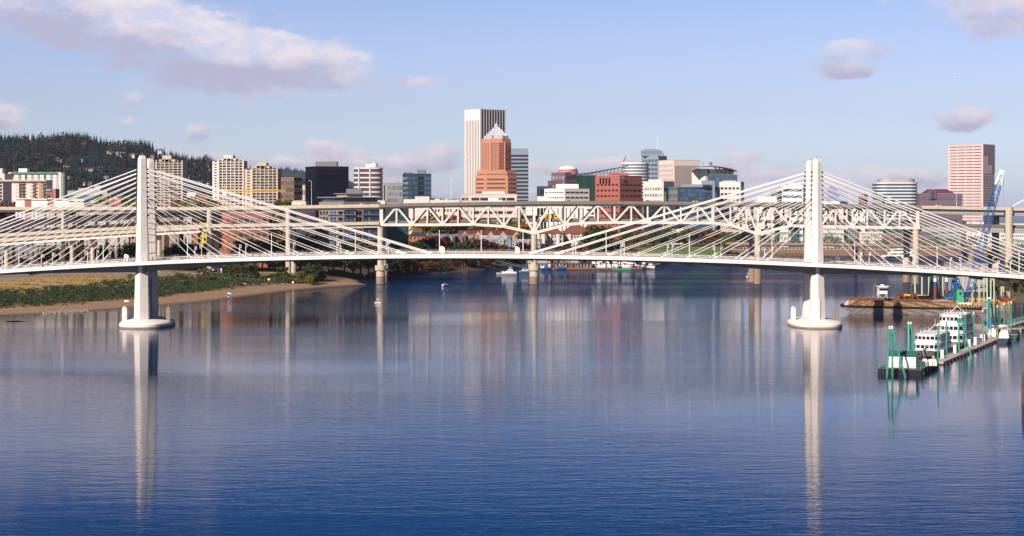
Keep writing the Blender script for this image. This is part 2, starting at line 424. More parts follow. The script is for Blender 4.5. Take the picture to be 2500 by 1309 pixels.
def ground_material():
    m = bpy.data.materials.new('bank_ground'); m.use_nodes = True
    t = m.node_tree; q = NG(t); b = t.nodes['Principled BSDF']; b.inputs['Roughness'].default_value = 0.95; b.inputs['Specular IOR Level'].default_value = 0.15
    geo = q.new('ShaderNodeNewGeometry'); pos = geo.outputs['Position']
    s = q.new('ShaderNodeSeparateXYZ'); t.links.new(pos, s.inputs[0]); z = s.outputs[2]
    n1 = q.noise(pos, 0.09, 6, 0.65); n2 = q.noise(pos, 0.6, 5, 0.6)
    sand = q.mix(q.sm(n2, .3, .7), (0.23, 0.145, 0.09), (0.34, 0.23, 0.15))
    sand = q.mix(q.sm(z, 0.5, 0.05), sand, (0.13, 0.085, 0.055))
    scrub = q.mix(q.sm(n2, .35, .65), (0.14, 0.10, 0.03), (0.075, 0.085, 0.025))
    dry = q.mix(q.sm(n2, .3, .7), (0.30, 0.17, 0.05), (0.52, 0.33, 0.11))
    dry = q.mix(q.sm(n1, .5, .62), dry, (0.16, 0.13, 0.04))
    flat = q.mix(q.sm(n1, .42, .6), (0.22, 0.185, 0.17), (0.34, 0.24, 0.13))
    far = q.mix(q.sm(n1, .4, .6), (0.10, 0.10, 0.085), (0.17, 0.16, 0.15))
    zz = q.m('ADD', z, q.m('MULTIPLY', q.m('SUBTRACT', n1, 0.5), 1.2))
    c = q.mix(q.sm(zz, 1.2, 2.0), sand, scrub)
    c = q.mix(q.sm(zz, 3.8, 5.0), c, dry)
    c = q.mix(q.sm(zz, 6.9, 7.6), c, flat)
    c = q.mix(q.sm(z, 8.0, 8.6), c, far)
    bank2 = q.mix(q.sm(n2, .4, .6), (0.055, 0.042, 0.032), (0.10, 0.07, 0.045))
    c = q.mix(q.m('MULTIPLY', q.sm(s.outputs[1], 955, 985), q.sm(z, 7.2, 6.0)), c, bank2)
    eb = q.mix(q.sm(n2, .4, .6), (0.15, 0.11, 0.075), (0.085, 0.085, 0.035))
    c = q.mix(q.sm(s.outputs[0], 150, 170), c, eb)
    t.links.new(c, b.inputs['Base Color'])
    return m
struct(grid_obj('ground', GX, GY, GZ, ground_material()))
sb = MB()
def flatpoly(b, pts, z, h=0.25):
    n = len(pts); c = (sum(p[0] for p in pts) / n, sum(p[1] for p in pts) / n)
    b.add([(p[0], p[1], -.4) for p in pts] + [(c[0], c[1], z)], [(i, (i + 1) % n, n) for i in range(n)])
sandm = mat('wet_sand', (0.24, 0.155, 0.10), .8, var=.25, scale=.5)
flatpoly(sb, [gxy(x, y) for x, y in ((-20, 783), (30, 781), (70, 782), (105, 784), (80, 787), (30, 789), (-20, 790))], 0.3)
struct(sb.build('sand_bar', sandm))
sb = MB(); flatpoly(sb, [gxy(x, y) for x, y in ((108, 763), (150, 760.5), (190, 758.5), (205, 760), (160, 764), (115, 766))], 0.55)
struct(sb.build('gravel_spit', mat('spit_gravel', (.20, .17, .13), .9, var=.4, scale=1.2)))
# lawn of the riverside park
lpx, lD = np.meshgrid(np.linspace(1478, 1762, 40), np.linspace(1302, 1535, 24))
LX = (lpx - CXP) * lD / FOC
struct(grid_obj('lawn', LX, lD, ground_z(LX, lD) + .12, mat('lawn_grass', (0.10, 0.17, 0.03), .9, var=.4, scale=.08)))
# dirt path and gravel lot on the left bank
pb = MB()
def strip(b, pts, w, zoff=0.08, n=40):
    P = np.array(pts, float); t = np.linspace(0, 1, len(P)); tt = np.linspace(0, 1, n); X = np.interp(tt, t, P[:, 0]); Y = np.interp(tt, t, P[:, 1])
    dx = np.gradient(X); dy = np.gradient(Y); L = np.hypot(dx, dy); nx_, ny_ = -dy / L, dx / L
    rows = []
    for k in (-.5, -.17, .17, .5):
        x = X + nx_ * w * k; y = Y + ny_ * w * k; z = ground_z(x, y) + zoff; rows.append(list(zip(x, y, z)))
    for r in range(3):
        o = len(b.v); b.v += rows[r] + rows[r + 1]
        for i in range(n - 1): b.f.append((o + i, o + i + 1, o + n + i + 1, o + n + i)); b.mi.append(b.cur)
strip(pb, [(wx(-80, 800), 770), (wx(200, 790), 795), (wx(400, 830), 835), (wx(560, 860), 870), (wx(700, 900), 905)], 9)
struct(pb.build('path', mat('gravel_path', (.36, .28, .23), .95, var=.2, scale=.3)))
pb = MB(); strip(pb, [(wx(-80, 860), 835), (wx(200, 860), 860), (wx(420, 900), 900), (wx(600, 950), 960)], 34, .1)
struct(pb.build('car_park', mat('old_asphalt', (.19, .165, .16), .95, var=.25, scale=.1)))
# ================================================================== cable-stayed bridge
DN, DF, DC = 593.5, 606.5, 600.0
_px = np.array([0, 345, 700, 1000, 1150, 1500, 2000, 2500.]); _py = np.array([657.5, 642.5, 629.5, 621.5, 618.8, 625, 648.8, 671.5])
_X = (_px - CXP) * 588.5 / FOC; _Z = CAMH + (HYP - _py) * 588.5 / FOC
_cf = np.polyfit(_X, _Z, 3)
def dz(x):
    x = max(-200, min(200, x)); return float(np.polyval(_cf, x))
TX = (-126.9, 104.7)
def edge_off(x):
    b = 0
    for t in TX:
        u = abs(x - t)
        if u < 16: b = max(b, 1.6 * (0.5 + 0.5 * math.cos(math.pi * u / 16)))
    return b
cb = thing('cable_stayed_bridge', 'long white cable-stayed bridge with two twin-legged towers spanning the river in front', 'bridge', (0, DC, 0))
xs = np.arange(-330, 331, 3.0)
def ribbon(b, ylo, yhi, ztop, zbot, xs=xs):
    rings = [[(x, ylo(x), dz(x) + zbot(x)), (x, yhi(x), dz(x) + zbot(x)), (x, yhi(x), dz(x) + ztop(x)), (x, ylo(x), dz(x) + ztop(x))] for x in xs]
    b.loft(rings)
b = MB(); ribbon(b, lambda x: 589.1 - edge_off(x), lambda x: 610.9 + edge_off(x), lambda x: 0.0, lambda x: -.45); b.build('deck', deck_conc, cb)
for nm, y0, y1 in (('n', 588.5, 589.1), ('f', 610.9, 611.5)):
    sg = -1 if nm == 'n' else 1
    b = MB(); ribbon(b, lambda x: y0 + sg * edge_off(x), lambda x: y1 + sg * edge_off(x), lambda x: .12, lambda x: -1.12); b.build('edge_fascia', fascia_m, cb)
def haunch(x):
    h = 1.75
    for t in TX:
        u = abs(x - t)
        if u < 50: h += 1.9 * (1 - u / 50) ** 1.2
    return -h
for yc in (592.2, 607.8):
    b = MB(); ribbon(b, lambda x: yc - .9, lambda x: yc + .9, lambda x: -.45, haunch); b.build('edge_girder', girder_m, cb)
fbx = []
for i in range(-19, 20):
    x = i * 9.06 + 7.0
    if min(abs(x - t) for t in TX) < 8: continue
    fbx.append(x)
for x in fbx:
    zz = dz(x); yA, yB = 589.3 - edge_off(x), 610.7 + edge_off(x)
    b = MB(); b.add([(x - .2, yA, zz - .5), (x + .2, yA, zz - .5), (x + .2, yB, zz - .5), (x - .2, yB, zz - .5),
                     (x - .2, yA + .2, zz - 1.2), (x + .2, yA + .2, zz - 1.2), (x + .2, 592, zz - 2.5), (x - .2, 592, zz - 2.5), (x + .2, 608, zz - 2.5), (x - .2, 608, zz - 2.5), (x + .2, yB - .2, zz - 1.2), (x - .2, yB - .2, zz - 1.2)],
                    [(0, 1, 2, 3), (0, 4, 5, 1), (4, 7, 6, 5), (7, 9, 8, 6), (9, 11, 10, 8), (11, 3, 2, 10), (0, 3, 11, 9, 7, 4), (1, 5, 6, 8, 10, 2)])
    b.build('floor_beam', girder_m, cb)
# railings: one object for each long side and one low rail inside the walkway
for y0, sg, tall in ((588.8, -1, 1.35), (611.2, 1, 1.35), (596.9, 0, .9), (603.1, 0, .9)):
    b = MB()
    pts = [(x, y0 + sg * edge_off(x), dz(x)) for x in np.arange(-225, 226, 4.53 / 3)]
    for i in range(len(pts) - 1):
        a, c = pts[i], pts[i + 1]
        if abs(a[0] - c[0]) > 3: continue
        for hh, th in (((tall, .075), (.75 * tall, .022), (.5 * tall, .022), (.25 * tall, .022)) if sg else ((tall, .12), (.5 * tall, .08))):
            b.bar((a[0], a[1], a[2] + hh), (c[0], c[1], c[2] + hh), th)
        if i % (2 if sg else 4) == 0: b.bar((a[0], a[1], a[2]), (a[0], a[1], a[2] + tall), .12, .12)
        if sg == -1 and i % 3 == 0: b.box(a[0] - .28, a[0] + .28, a[1] - .12, a[1] + .1, a[2] + .1, a[2] + .42)
    b.build('railing', rail_m if sg else mat('pale_barrier', (.58, .53, .50), .6), cb)
# track strip along the middle
for yy in (597.6, 602.4):
    b = MB(); ribbon(b, lambda x: yy - 1.1, lambda x: yy + 1.1, lambda x: .03, lambda x: .01); b.build('track_bed', mat('track_concrete', (.55, .49, .46), .8, var=.2, scale=.4), cb)
    b = MB()
    for s_ in (-.72, .72): ribbon(b, lambda x: yy + s_ - .05, lambda x: yy + s_ + .05, lambda x: .08, lambda x: .04)
    b.build('rail_line', mat('worn_rail', (.16, .13, .12), .35, .6), cb)
# towers
tower_top = {0: (wz(379, DN), wz(386.5, DF)), 1: (wz(387, DN), wz(391.5, DF))}
for ti, tx in enumerate(TX):
    zd = dz(tx)
    for li, yc0 in enumerate((DN, DF)):
        zt = tower_top[ti][li]; sg = -1 if li == 0 else 1
        def ring(z, w, d, yc, pk=1.0):
            return [(tx - w / 2, yc - d * .22, z), (tx - w * .04, yc - d * .5 * pk, z), (tx + w / 2, yc - d * .22, z), (tx + w / 2, yc + d * .22, z), (tx + w * .04, yc + d * .5 * pk, z), (tx - w / 2, yc + d * .22, z)]
        rings = [ring(1.9, 5.0, 6.6, yc0 + sg * .9), ring(zd, 4.1, 5.4, yc0 + sg * .3), ring(38, 3.45, 4.7, yc0), ring(zt - 1.9, 2.85, 4.1, yc0)]
        b = MB(); b.loft(rings)
        o = len(b.v) - 6; b.f.pop(); b.mi.pop()
        top = rings[-1]
        apex = [(tx - .3, yc0 - .5, zt), (tx + .3, yc0 - .5, zt), (tx + .3, yc0 + .5, zt), (tx - .3, yc0 + .5, zt)]
        mid = [((p[0] - tx) * .97 + tx, (p[1] - yc0) * .97 + yc0, zt - 1.1) for p in top]
        b.loft([top, mid], cap=False)
        ap6 = [((p[0] - tx) * .62 + tx, (p[1] - yc0) * .72 + yc0, zt - .15) for p in top]
        b.loft([mid, ap6]); b.f.remove(b.f[-2]); b.mi.pop()
        leg = b.build('tower_leg', white_conc, cb)
        k = MB(); k.cyl((tx, yc0, zt - .2), (tx, yc0, zt + .2), .14, .14, 8); k.lathe([(.19, .2), (.2, .45), (.12, .6), (.02, .65)], (tx, yc0, zt), 8); k.build('beacon', red_m, leg)
        # board-form joints show as thin darker lines
        for zj in np.arange(6, zt - 3, 4.1):
            j = MB()
            w = np.interp(zj, [2, zd, 38, zt], [5.0, 4.1, 3.45, 2.85]); d = np.interp(zj, [2, zd, 38, zt], [6.6, 5.4, 4.7, 4.1]); yc = np.interp(zj, [2, zd, 38], [yc0 + sg * .9, yc0 + sg * .3, yc0])
            j.loft([ring(zj, w + .04, d + .05, yc), ring(zj + .07, w + .04, d + .05, yc)])
            j.build('form_joint', mat('joint_grey', (.60, .56, .51), .8), leg)
    # web wall between the legs under the deck, with a portal beam at its head
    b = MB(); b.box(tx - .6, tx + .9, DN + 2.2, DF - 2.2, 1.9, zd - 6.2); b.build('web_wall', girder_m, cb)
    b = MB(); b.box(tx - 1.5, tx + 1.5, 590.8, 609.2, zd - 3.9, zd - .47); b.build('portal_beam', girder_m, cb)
    # boat-shaped pile cap
    def capring(sx, sy, z, n=60, e=2.6):
        out = []
        for i in range(n):
            t = 2 * math.pi * i / n; c, s = math.cos(t), math.sin(t)
            out.append((tx + .3 + sx * math.copysign(abs(c) ** (2 / e), c), DC + sy * math.copysign(abs(s) ** (2 / e), s), z))
        return out
    b = MB(); b.loft([capring(8.6, 15.5, -2), capring(8.7, 15.6, .3), capring(8.7, 15.6, 1.25), capring(8.1, 15.0, 1.75), capring(4.0, 11.5, 2.7)])
    cap = b.build('pile_cap', white_conc, cb)
    b = MB(); b.loft([capring(8.63, 15.53, -.5), capring(8.76, 15.66, -.1), capring(8.76, 15.66, .42), capring(8.72, 15.62, .5)]); b.build('tide_line', oldconc2, cap)
    for sx in (-1, 1):
        for yy in ((DC - 1.5,) if True else ()):
            X0 = tx + .3 + sx * 7.6
            b = MB(); b.box(X0 - .75, X0 + .75, yy - .5, yy + .5, .5, 6.2); b.add([(X0 - .75, yy - .5, 6.2), (X0 + .75, yy - .5, 6.2), (X0 + .75, yy + .5, 6.2), (X0 - .75, yy + .5, 6.2), (X0, yy - .5, 6.9), (X0, yy + .5, 6.9)], [(0, 1, 4), (1, 2, 5, 4), (2, 3, 5), (3, 0, 4, 5)])
            fp = b.build('fender_post', white_conc if sx == -1 else girder_m, cap)  # right post, away from the sun, has shade put into its concrete colour
            if (ti == 0) or sx == -1:
                b = MB(); b.cyl((X0, yy, 6.6), (X0, yy, 7.5), .16, .16, 8); b.build('navigation_light', red_m, fp)
    if ti == 1:
        b = MB()
        for i in range(12):
            yg = DN - 4.2 + (.7 + i * .62) / 19 * 1.3; b.box(tx + .05, tx + .42, yg - .06, yg + .4, 2.6 + i * .62, 3.0 + i * .62)
        b.build('depth_gauge', mat('gauge_white', (.85, .85, .83), .5), cap)
    # cables
    yl = np.array([413, 423, 433.6, 445, 456.5, 467.6, 479, 491.5, 505.7, 524.]); zoff = -0.9 if ti else 0
    for pi, yc in enumerate((DN, DF)):
        for k in range(10):
            zt_ = CAMH + (HYP - yl[k]) / FOC * DN + zoff
            w = np.interp(zt_, [20, 38, 58], [4.1, 3.45, 2.85])
            for sgn in (-1, 1):
                xa = tx + sgn * (17.3 + 9.06 * (9 - k)); za = dz(xa) + .15
                p0 = Vector((tx + sgn * (w / 2 - .05), yc, zt_)); p1 = Vector((xa, yc, za)); d = (p1 - p0).normalized()
                b = MB(); r_ = (.205, .17, .135, .12)[k] if k < 4 else .105
                b.cyl(p0 + d * .6, p1, r_, r_, 7); b.cyl(p1 - d * 3.2, p1, r_ * 1.75, r_ * 1.9, 7)
                cbl = b.build('stay_cable', cable_m, cb)
                b = MB(); b.cyl(p0 - d * .1, p0 + d * .75, .33, .30, 6); b.build('cable_socket', dark_m, cbl)
for o in cb.children:
    if o.name.startswith('deck'): pass

# things standing on the cable-stayed bridge
def pole_lamp_proto():
    t = thing('bridge_lamp', '', 'street lamp')
    MB().cyl((0, 0, 0), (0, 0, 4.6), .13, .10, 8).build('pole', lampw_m, t, True)
    for zz in (4.3, 3.6):
        b = MB(); b.cyl((0, 0, zz), (.45, 0, zz), .04, .04, 6); b.build('bracket', lampw_m, t, True)
        b = MB(); b.lathe([(.04, .24), (.15, .2), (.16, -.24), (.05, -.3)], (.5, 0, zz), 8); b.build('lamp_head', lampw_m, t, True)
    return t
def tall_pole_proto():
    t = thing('tram_wire_pole', '', 'pole')
    MB().cyl((0, 0, 0), (0, 0, 8.3), .16, .11, 8).build('pole', lampw_m, t, True)
    b = MB(); b.bar((-.9, -2.6, 7.4), (0, 0, 7.0), .07); b.bar((0, 0, 7.0), (.0, 2.6, 7.4), .07); b.bar((0, -2.6, 7.4), (0, 2.6, 7.4), .06); b.build('cross_arm', lampw_m, t, True)
    b = MB(); b.box(-.3, .3, -.3, .3, 0, .5); b.build('base_plate', rail_m, t, True)
    return t
tall = [46, 252, 458, 663, 868, 1073, 1175, 1277, 1480, 1683, 1885, 2087, 2288, 2488]
proto = None
for i, px in enumerate(tall):
    x = wx(px, 603)
    lab = 'tall white tram wire pole, ' + ('leftmost on the white cable bridge' if i == 0 else 'rightmost on the white cable bridge' if i == len(tall) - 1 else nth(i + 1) + ' from the left on the white cable bridge')
    if proto is None: proto = tall_pole_proto(); o = proto
    else: o = dup(proto)
    o.location = (x, 603 if i % 2 else 603, dz(x)); o['label'] = lab; o['group'] = 'tram wire poles along the cable bridge'
lamps = [(5.5, 0), (101, 0), (128, 1), (214, 0), (237, 1), (476, 0), (492, 1), (585, 0), (600, 1), (706, 0), (717, 1), (823, 0), (831, 1), (943, 0), (948, 1), (1399, 0), (1405, 1), (1516, 0), (1524, 1), (1629, 0), (1641, 1), (1745, 0), (1760, 1), (1851, 0), (1867, 1),
         (2101, 0), (2122, 1), (2205, 0), (2229, 1), (2320, 0), (2346, 1), (2436, 0), (2467, 1)]
proto = None
for i, (px, far) in enumerate(lamps):
    y = 609.6 if far else 590.4; x = wx(px, y)
    lab = 'short white twin-headed lamp post, %s from the left on the cable bridge' % nth(i + 1)
    if proto is None: proto = pole_lamp_proto(); o = proto
    else: o = dup(proto)
    o.location = (x, y, dz(x)); o['label'] = lab; o['group'] = 'short lamp posts along the cable bridge walkways'
    o.rotation_euler = (0, 0, math.pi if (i % 3 == 0) else 0)
MK = mat('white_marker_stone', (.78, .73, .68), .7)
for i, (px, lab) in enumerate(((309, 'white concrete marker block beside the left bridge tower'), (1080, 'white concrete marker block left of the middle of the bridge deck'), (1263, 'white concrete marker block right of the middle of the bridge deck'), (2045, 'white concrete marker block just right of the right bridge tower'))):
    x = wx(px, 609); b = MB(); b.side([(x - .8, dz(x)), (x + .8, dz(x)), (x + .8, dz(x) + 2.0), (x - .3, dz(x) + 2.6), (x - .8, dz(x) + 2.3)], 608.6, 609.8)
    tag(b.build('marker_block', MK), lab, 'marker', 'white marker blocks on the bridge deck')

# ================================================================== double-deck truss bridge behind
DM, DM2 = 930.0, 952.0
mbx = lambda px: wx(px, DM)
mbz = lambda py: wz(py, DM)
tb = thing('double_deck_truss_bridge', 'cream steel double-deck truss bridge crossing behind the white cable bridge', 'bridge', (mbx(1300), DM, 0))
topc = [(928, 505), (1000, 504.5), (1300, 500), (1500, 499), (1700, 499), (1860, 502), (2010, 505), (2245, 509)]
botc = [(928, 549), (1080, 549), (1155, 548), (1230, 553), (1304, 569), (1379, 549), (1420, 545), (1500, 543.5), (1700, 544), (1743, 545), (1783, 550), (1850, 571), (1885, 562), (1929, 551), (2003, 553), (2245, 557)]
upd = [(-300, 505), (150, 505), (340, 505), (500, 506), (700, 502), (928, 498.5), (1000, 496), (1300, 491), (1500, 491), (1860, 494), (2010, 498), (2245, 502), (2460, 506), (2700, 512), (3400, 520)]
lod = [(928, 541), (1100, 537), (1300, 534), (1450, 534), (1860, 537), (2010, 541), (2245, 546), (2460, 549), (2700, 555), (3400, 566)]
ip = lambda tab, px: float(np.interp(px, [a for a, _ in tab], [c for _, c in tab]))
def chord(tab, px): return Vector((mbx(px), DM, mbz(ip(tab, px))))
nodes = [(931, 'b'), (968, 't'), (1005, 'b'), (1043, 't'), (1080, 'b'), (1118, 't'), (1155, 'b'), (1192, 't'), (1230, 'b'), (1267, 't'), (1304, 'b'), (1342, 't'), (1379, 'b'), (1417, 't'),
         (1420, 'b'), (1460, 't'), (1500, 'b'), (1541, 't'), (1581, 'b'), (1622, 't'), (1662, 'b'), (1703, 't'), (1740, 'b'), (1743, 't'), (1783, 'b'), (1822, 't'), (1850, 'b'), (1885, 't'), (1929, 'b'), (1965, 't'), (2003, 'b'), (2040, 't'), (2081, 'b'), (2117, 't'), (2159, 'b'), (2196, 't'), (2240, 'b')]
shade_steel = cream_steel
for plane, yD in ((0, DM), (1, DM2)):
    off = Vector((0, yD - DM, 0)); nd = 1 if plane else 0
    for tab, nm in ((topc, 'top_chord'), (botc, 'bottom_chord')):
        b = MB(); pts = sorted(set([p for p, _ in tab] + [n for n, _ in nodes]))
        pts = [p for p in pts if 928 <= p <= 2245]
        for a, c in zip(pts, pts[1:]):
            pa, pc = chord(tab, a) + off, chord(tab, c) + off
            b.bar(pa, pc, .9, 1.5 if nm == 'bottom_chord' else 1.7)
        b.build(nm, cream_steel, tb)
    for (a, ka), (c, kc) in zip(nodes, nodes[1:]):
        if abs(a - c) < 8: continue
        pa = chord(topc if ka == 't' else botc, a) + off; pc = chord(topc if kc == 't' else botc, c) + off
        MB().bar(pa, pc, .75, 1.0).build('truss_diagonal', cream_steel, tb)
    done = set()
    for (a, ka) in nodes:
        if any(abs(a - d) < 8 for d in done): continue
        done.add(a); wv = 1.4 if a in (1304, 1850, 1420, 1740) else .85
        if a in (931, 2240): wv = 1.8
        MB().bar(chord(topc, a) + off, chord(botc, a) + off, wv, .8, up=(0, 1, 0)).build('truss_post', cream_steel, tb)
    for (a, ka) in nodes:
        p = chord(topc if ka == 't' else botc, a) + off; s_ = -1 if ka == 't' else 1
        big = 1.35 if a in (1304, 1850) else .82
        x, z = p.x, p.z; b = MB()
        b.side([(x - 1.9 * big, z - .55 * s_), (x + 1.9 * big, z - .55 * s_), (x + 1.5 * big, z + .9 * s_), (x + .7 * big, z + 2.1 * s_ * big), (x - .7 * big, z + 2.1 * s_ * big), (x - 1.5 * big, z + .9 * s_)], p.y - .62, p.y + .62)
        if plane == 0: b.build('gusset_plate', cream_steel, tb)
b = MB()
for (a, ka) in nodes:
    for tab in (topc, botc):
        p = chord(tab, a); b.bar(p + Vector((0, .4, 0)), p + Vector((0, DM2 - DM - .4, 0)), .6, 1.0)
b.build('cross_beams', under_m, tb)
for i in range(0, len(nodes) - 1):
    pass
def deck_ribbon(name, tab, px0, px1, y0, y1, ztop, zbot, m, parent, n=60, off=None):
    P = np.linspace(px0, px1, n); b = MB(); rings = []
    for p in P:
        x = mbx(p); z = mbz(ip(tab, p)); o_ = off(p) if off else 0
        rings.append([(x, y0 + o_, z + zbot), (x, y1 + o_, z + zbot), (x, y1 + o_, z + ztop), (x, y0 + o_, z + ztop)])
    b.loft(rings); return b.build(name, m, parent)
# upper deck road slab, parapets; lower deck
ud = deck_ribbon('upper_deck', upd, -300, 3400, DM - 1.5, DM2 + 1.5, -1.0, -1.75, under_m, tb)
deck_ribbon('road_surface', upd, -300, 3400, DM - .9, DM2 + .9, -.93, -.97, asphalt, ud)
pale_parapet = mat('pale_parapet', (.50, .43, .33), .85, var=.18, scale=.6, stain=(.8, .5, (.26, .20, .14)))
for yy in (DM - 1.9, DM2 + 1.5):
    for a_, c_, m_ in ((-300, 926, pale_parapet), (926, 2248, parapet_m), (2248, 3400, pale_parapet)): deck_ribbon('parapet', upd, a_, c_, yy, yy + .38, 0, -1.75, m_, ud)
deck_ribbon('median_barrier', upd, -300, 3400, 940.6, 941.2, -.2, -.92, oldconc, ud)
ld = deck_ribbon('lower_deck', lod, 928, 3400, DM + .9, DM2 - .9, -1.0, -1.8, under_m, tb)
deck_ribbon('road_surface', lod, 928, 3400, DM + 1.3, DM2 - 1.3, -.93, -.97, asphalt, ld)
for yy in (DM + .95, DM2 - 1.3): deck_ribbon('parapet', lod, 928, 3400, yy, yy + .35, 0, -1.7, parapet_m, ld)
# plate girders of the side spans
def plate_girder(tab, px0, px1, y, top, bot, name='plate_girder', m=None, parent=None, rib=True):
    o = deck_ribbon(name, tab, px0, px1, y, y + .5, top, bot, m or cream_steel, parent or tb, 40)
    if rib:
        b = MB(); step = 6.2
        for p in np.arange(px0 + 4, px1 - 2, step * 1.0):
            x = mbx(p); z = mbz(ip(tab, p)); b.box(x - .09, x + .09, y - .16, y - .003, z + bot + .02, z + top - .02)
        b.build('stiffener', mat('girder_rib', (.38, .33, .24), .6), o)
    return o
for yy in (DM - .4, DM2 - .2):
    plate_girder(upd, 340, 926, yy, -1.75, -3.5 + .6); plate_girder(upd, -300, 338, yy, -1.75, -2.9)
    plate_girder(upd, 2250, 2451, yy, -1.75, -4.4, m=mat('blue_grey_girder', (.30, .31, .33), .5, var=.1), rib=(yy < 940))
    plate_girder(upd, 2471, 3400, yy, -1.75, -4.6, m=MATS['blue_grey_girder'], rib=False)
    plate_girder(lod, 2250, 2451, yy, -1.75, -4.3, m=MATS['blue_grey_girder'], rib=(yy < 940))
    plate_girder(lod, 2471, 3400, yy, -1.75, -4.5, m=MATS['blue_grey_girder'], rib=False)
lod_w = [(-300, 580), (0, 571), (160, 561), (340, 552), (500, 548), (700, 545), (928, 541)]
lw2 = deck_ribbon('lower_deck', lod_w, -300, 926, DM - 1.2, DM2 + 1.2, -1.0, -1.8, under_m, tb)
deck_ribbon('road_surface', lod_w, -300, 926, DM - .8, DM2 + .8, -.93, -.97, asphalt, lw2)
for yy in (DM - 1.6, DM2 + 1.2): deck_ribbon('parapet', lod_w, -300, 926, yy, yy + .38, 0, -1.7, pale_parapet, lw2)
for yy in (DM - .4, DM2 - .2): plate_girder(lod_w, -300, 926, yy, -1.75, -3.2)
# piers
def round_pier(px, pytop, r, y, base_z=-3.0, collar=None, low_r=None):
    x = mbx(px) * (1.0); zt = mbz(pytop)
    b = MB()
    if collar:
        b.lathe([(low_r, base_z), (low_r, collar[0]), (low_r * 1.0, collar[0])], (x, y, 0), 20); b.lathe([(r, collar[1]), (r, zt)], (x, y, 0), 20)
        o = b.build('pier_column', oldconc, tb, smooth=False)
        MB().lathe([(low_r * 1.3, collar[0]), (low_r * 1.3, collar[1])], (x, y, 0), 20).build('pier_collar', oldconc, o)
        MB().lathe([(low_r + .05, base_z), (low_r + .05, 4.0), (low_r + .03, 4.0)], (x, y, 0), 20).build('tide_band', oldconc2, o)
    else:
        b.lathe([(r, base_z), (r, zt)], (x, y, 0), 20); o = b.build('pier_column', oldconc, tb)
    return o
for px in (929, 1304):
    for yy in (DM, DM2): round_pier(px, 555 if px == 929 else 572, 1.65, yy, collar=(wz(660, DM), wz(648, DM)), low_r=2.35)
for px in (1850, 2236):
    for yy in (DM, DM2):
        o = round_pier(px, 574 if px == 1850 else 560, 1.75, yy, collar=None)
        MB().lathe([(2.0, -3), (2.0, 8.2), (1.8, 8.6)], (mbx(px), yy, 0), 20).build('pier_base', oldconc2, o)
    MB().box(mbx(px) - .7, mbx(px) + .7, DM + 1, DM2 - 1, mbz(px == 1850 and 600 or 575), mbz(px == 1850 and 580 or 562)).build('pier_beam', oldconc, tb)
for px, y0 in ((2461, 928),):
    for yy, yt in ((y0, 506), (DM2 + 2, 520)): round_pier(px, yt, 2.0, yy)
    b = MB(); b.add([(mbx(2452), 930, mbz(522)), (mbx(2452), DM2, mbz(522)), (mbx(2420), DM2, mbz(538)), (mbx(2452), 930, mbz(548))], [(0, 1, 2), (0, 2, 3), (0, 3, 1), (1, 3, 2)])
    MB().box(mbx(2461) - 1.2, mbx(2461) + 1.2, 930, DM2 + 2, mbz(548) - 4.5, mbz(548) - .2).build('pier_beam', oldconc, tb)
    MB().box(mbx(2461) - 1.2, mbx(2461) + 1.2, 930, DM2 + 2, mbz(508) - 4.8, mbz(508) - 2.0).build('pier_beam', oldconc, tb)
for px, yt, r in ((155, 508, 1.0), (512, 508, 1.5), (704, 505, 1.45)):
    for yy in (DM - .6, DM2 + .6): round_pier(px, yt, r, yy, base_z=5)
    for tabb, dd in ((upd, -3.2), (lod_w, -3.4)):
        z = mbz(ip(tabb, px)); MB().box(mbx(px) - 1.0, mbx(px) + 1.0, DM, DM2, z + dd - 1.6, z + dd + .3).build('pier_beam', oldconc, tb)
# sign gantries and lamp posts of the truss bridge
def gantry(px, h, lab):
    x = mbx(px); z0 = mbz(ip(upd, px)) - .9; t = thing('lattice_mast', lab, 'mast', (x, DM, z0))
    for dx in (-1.6, 1.6): MB().bar((x + dx, DM - .9, z0), (x + dx * .7, DM - .9, z0 + h), .3).build('mast_leg', lampw_m, t)
    b = MB(); n = 6
    for i in range(n):
        a, c = z0 + h * i / n, z0 + h * (i + 1) / n; b.bar((x - 1.5, DM - .9, a), (x + 1.5, DM - .9, c), .18); b.bar((x + 1.4, DM - .9, c), (x - 1.4, DM - .9, c), .14)
    b.build('bracing', lampw_m, t)
gantry(1342, 7.5, 'white lattice mast standing on the upper deck of the truss bridge')
def road_lamp(px, y, z0, h, lab, arm=2.2, D=DM):
    x = wx(px, D); t = thing('street_lamp', lab, 'street lamp', (x, y, z0), 0, 'tall road lamps on the truss bridge')
    MB().cyl((x, y, z0), (x, y, z0 + h), .13, .08, 6).build('pole', lampw_m, t)
    b = MB(); b.bar((x, y, z0 + h), (x + arm, y, z0 + h + .3), .09); b.box(x + arm - .5, x + arm + .3, y - .15, y + .15, z0 + h + .2, z0 + h + .36); b.build('lamp_arm', lampw_m, t)
for px, top, lab in ((107, 462, 'thin road lamp on the truss bridge at the far left'), (395, 470, 'thin road lamp on the truss bridge right of the left tower'), (749, 441, 'tall road lamp on the truss bridge before the black office block'), (1098, 437, 'tall road lamp on the truss bridge left of the white striped tower'),
                     (1633, 470, 'thin road lamp on the truss bridge before the teal glass building'), (2095, 438, 'tall road lamp on the truss bridge right of the right tower'), (2335, 470, 'thin road lamp before the pink office tower')):
    z0 = mbz(ip(upd, px)) - .9; road_lamp(px, DM2 if px != 2335 else DM, z0, mbz(top) - z0, lab, arm=-1.2 if px % 2 else 1.2)

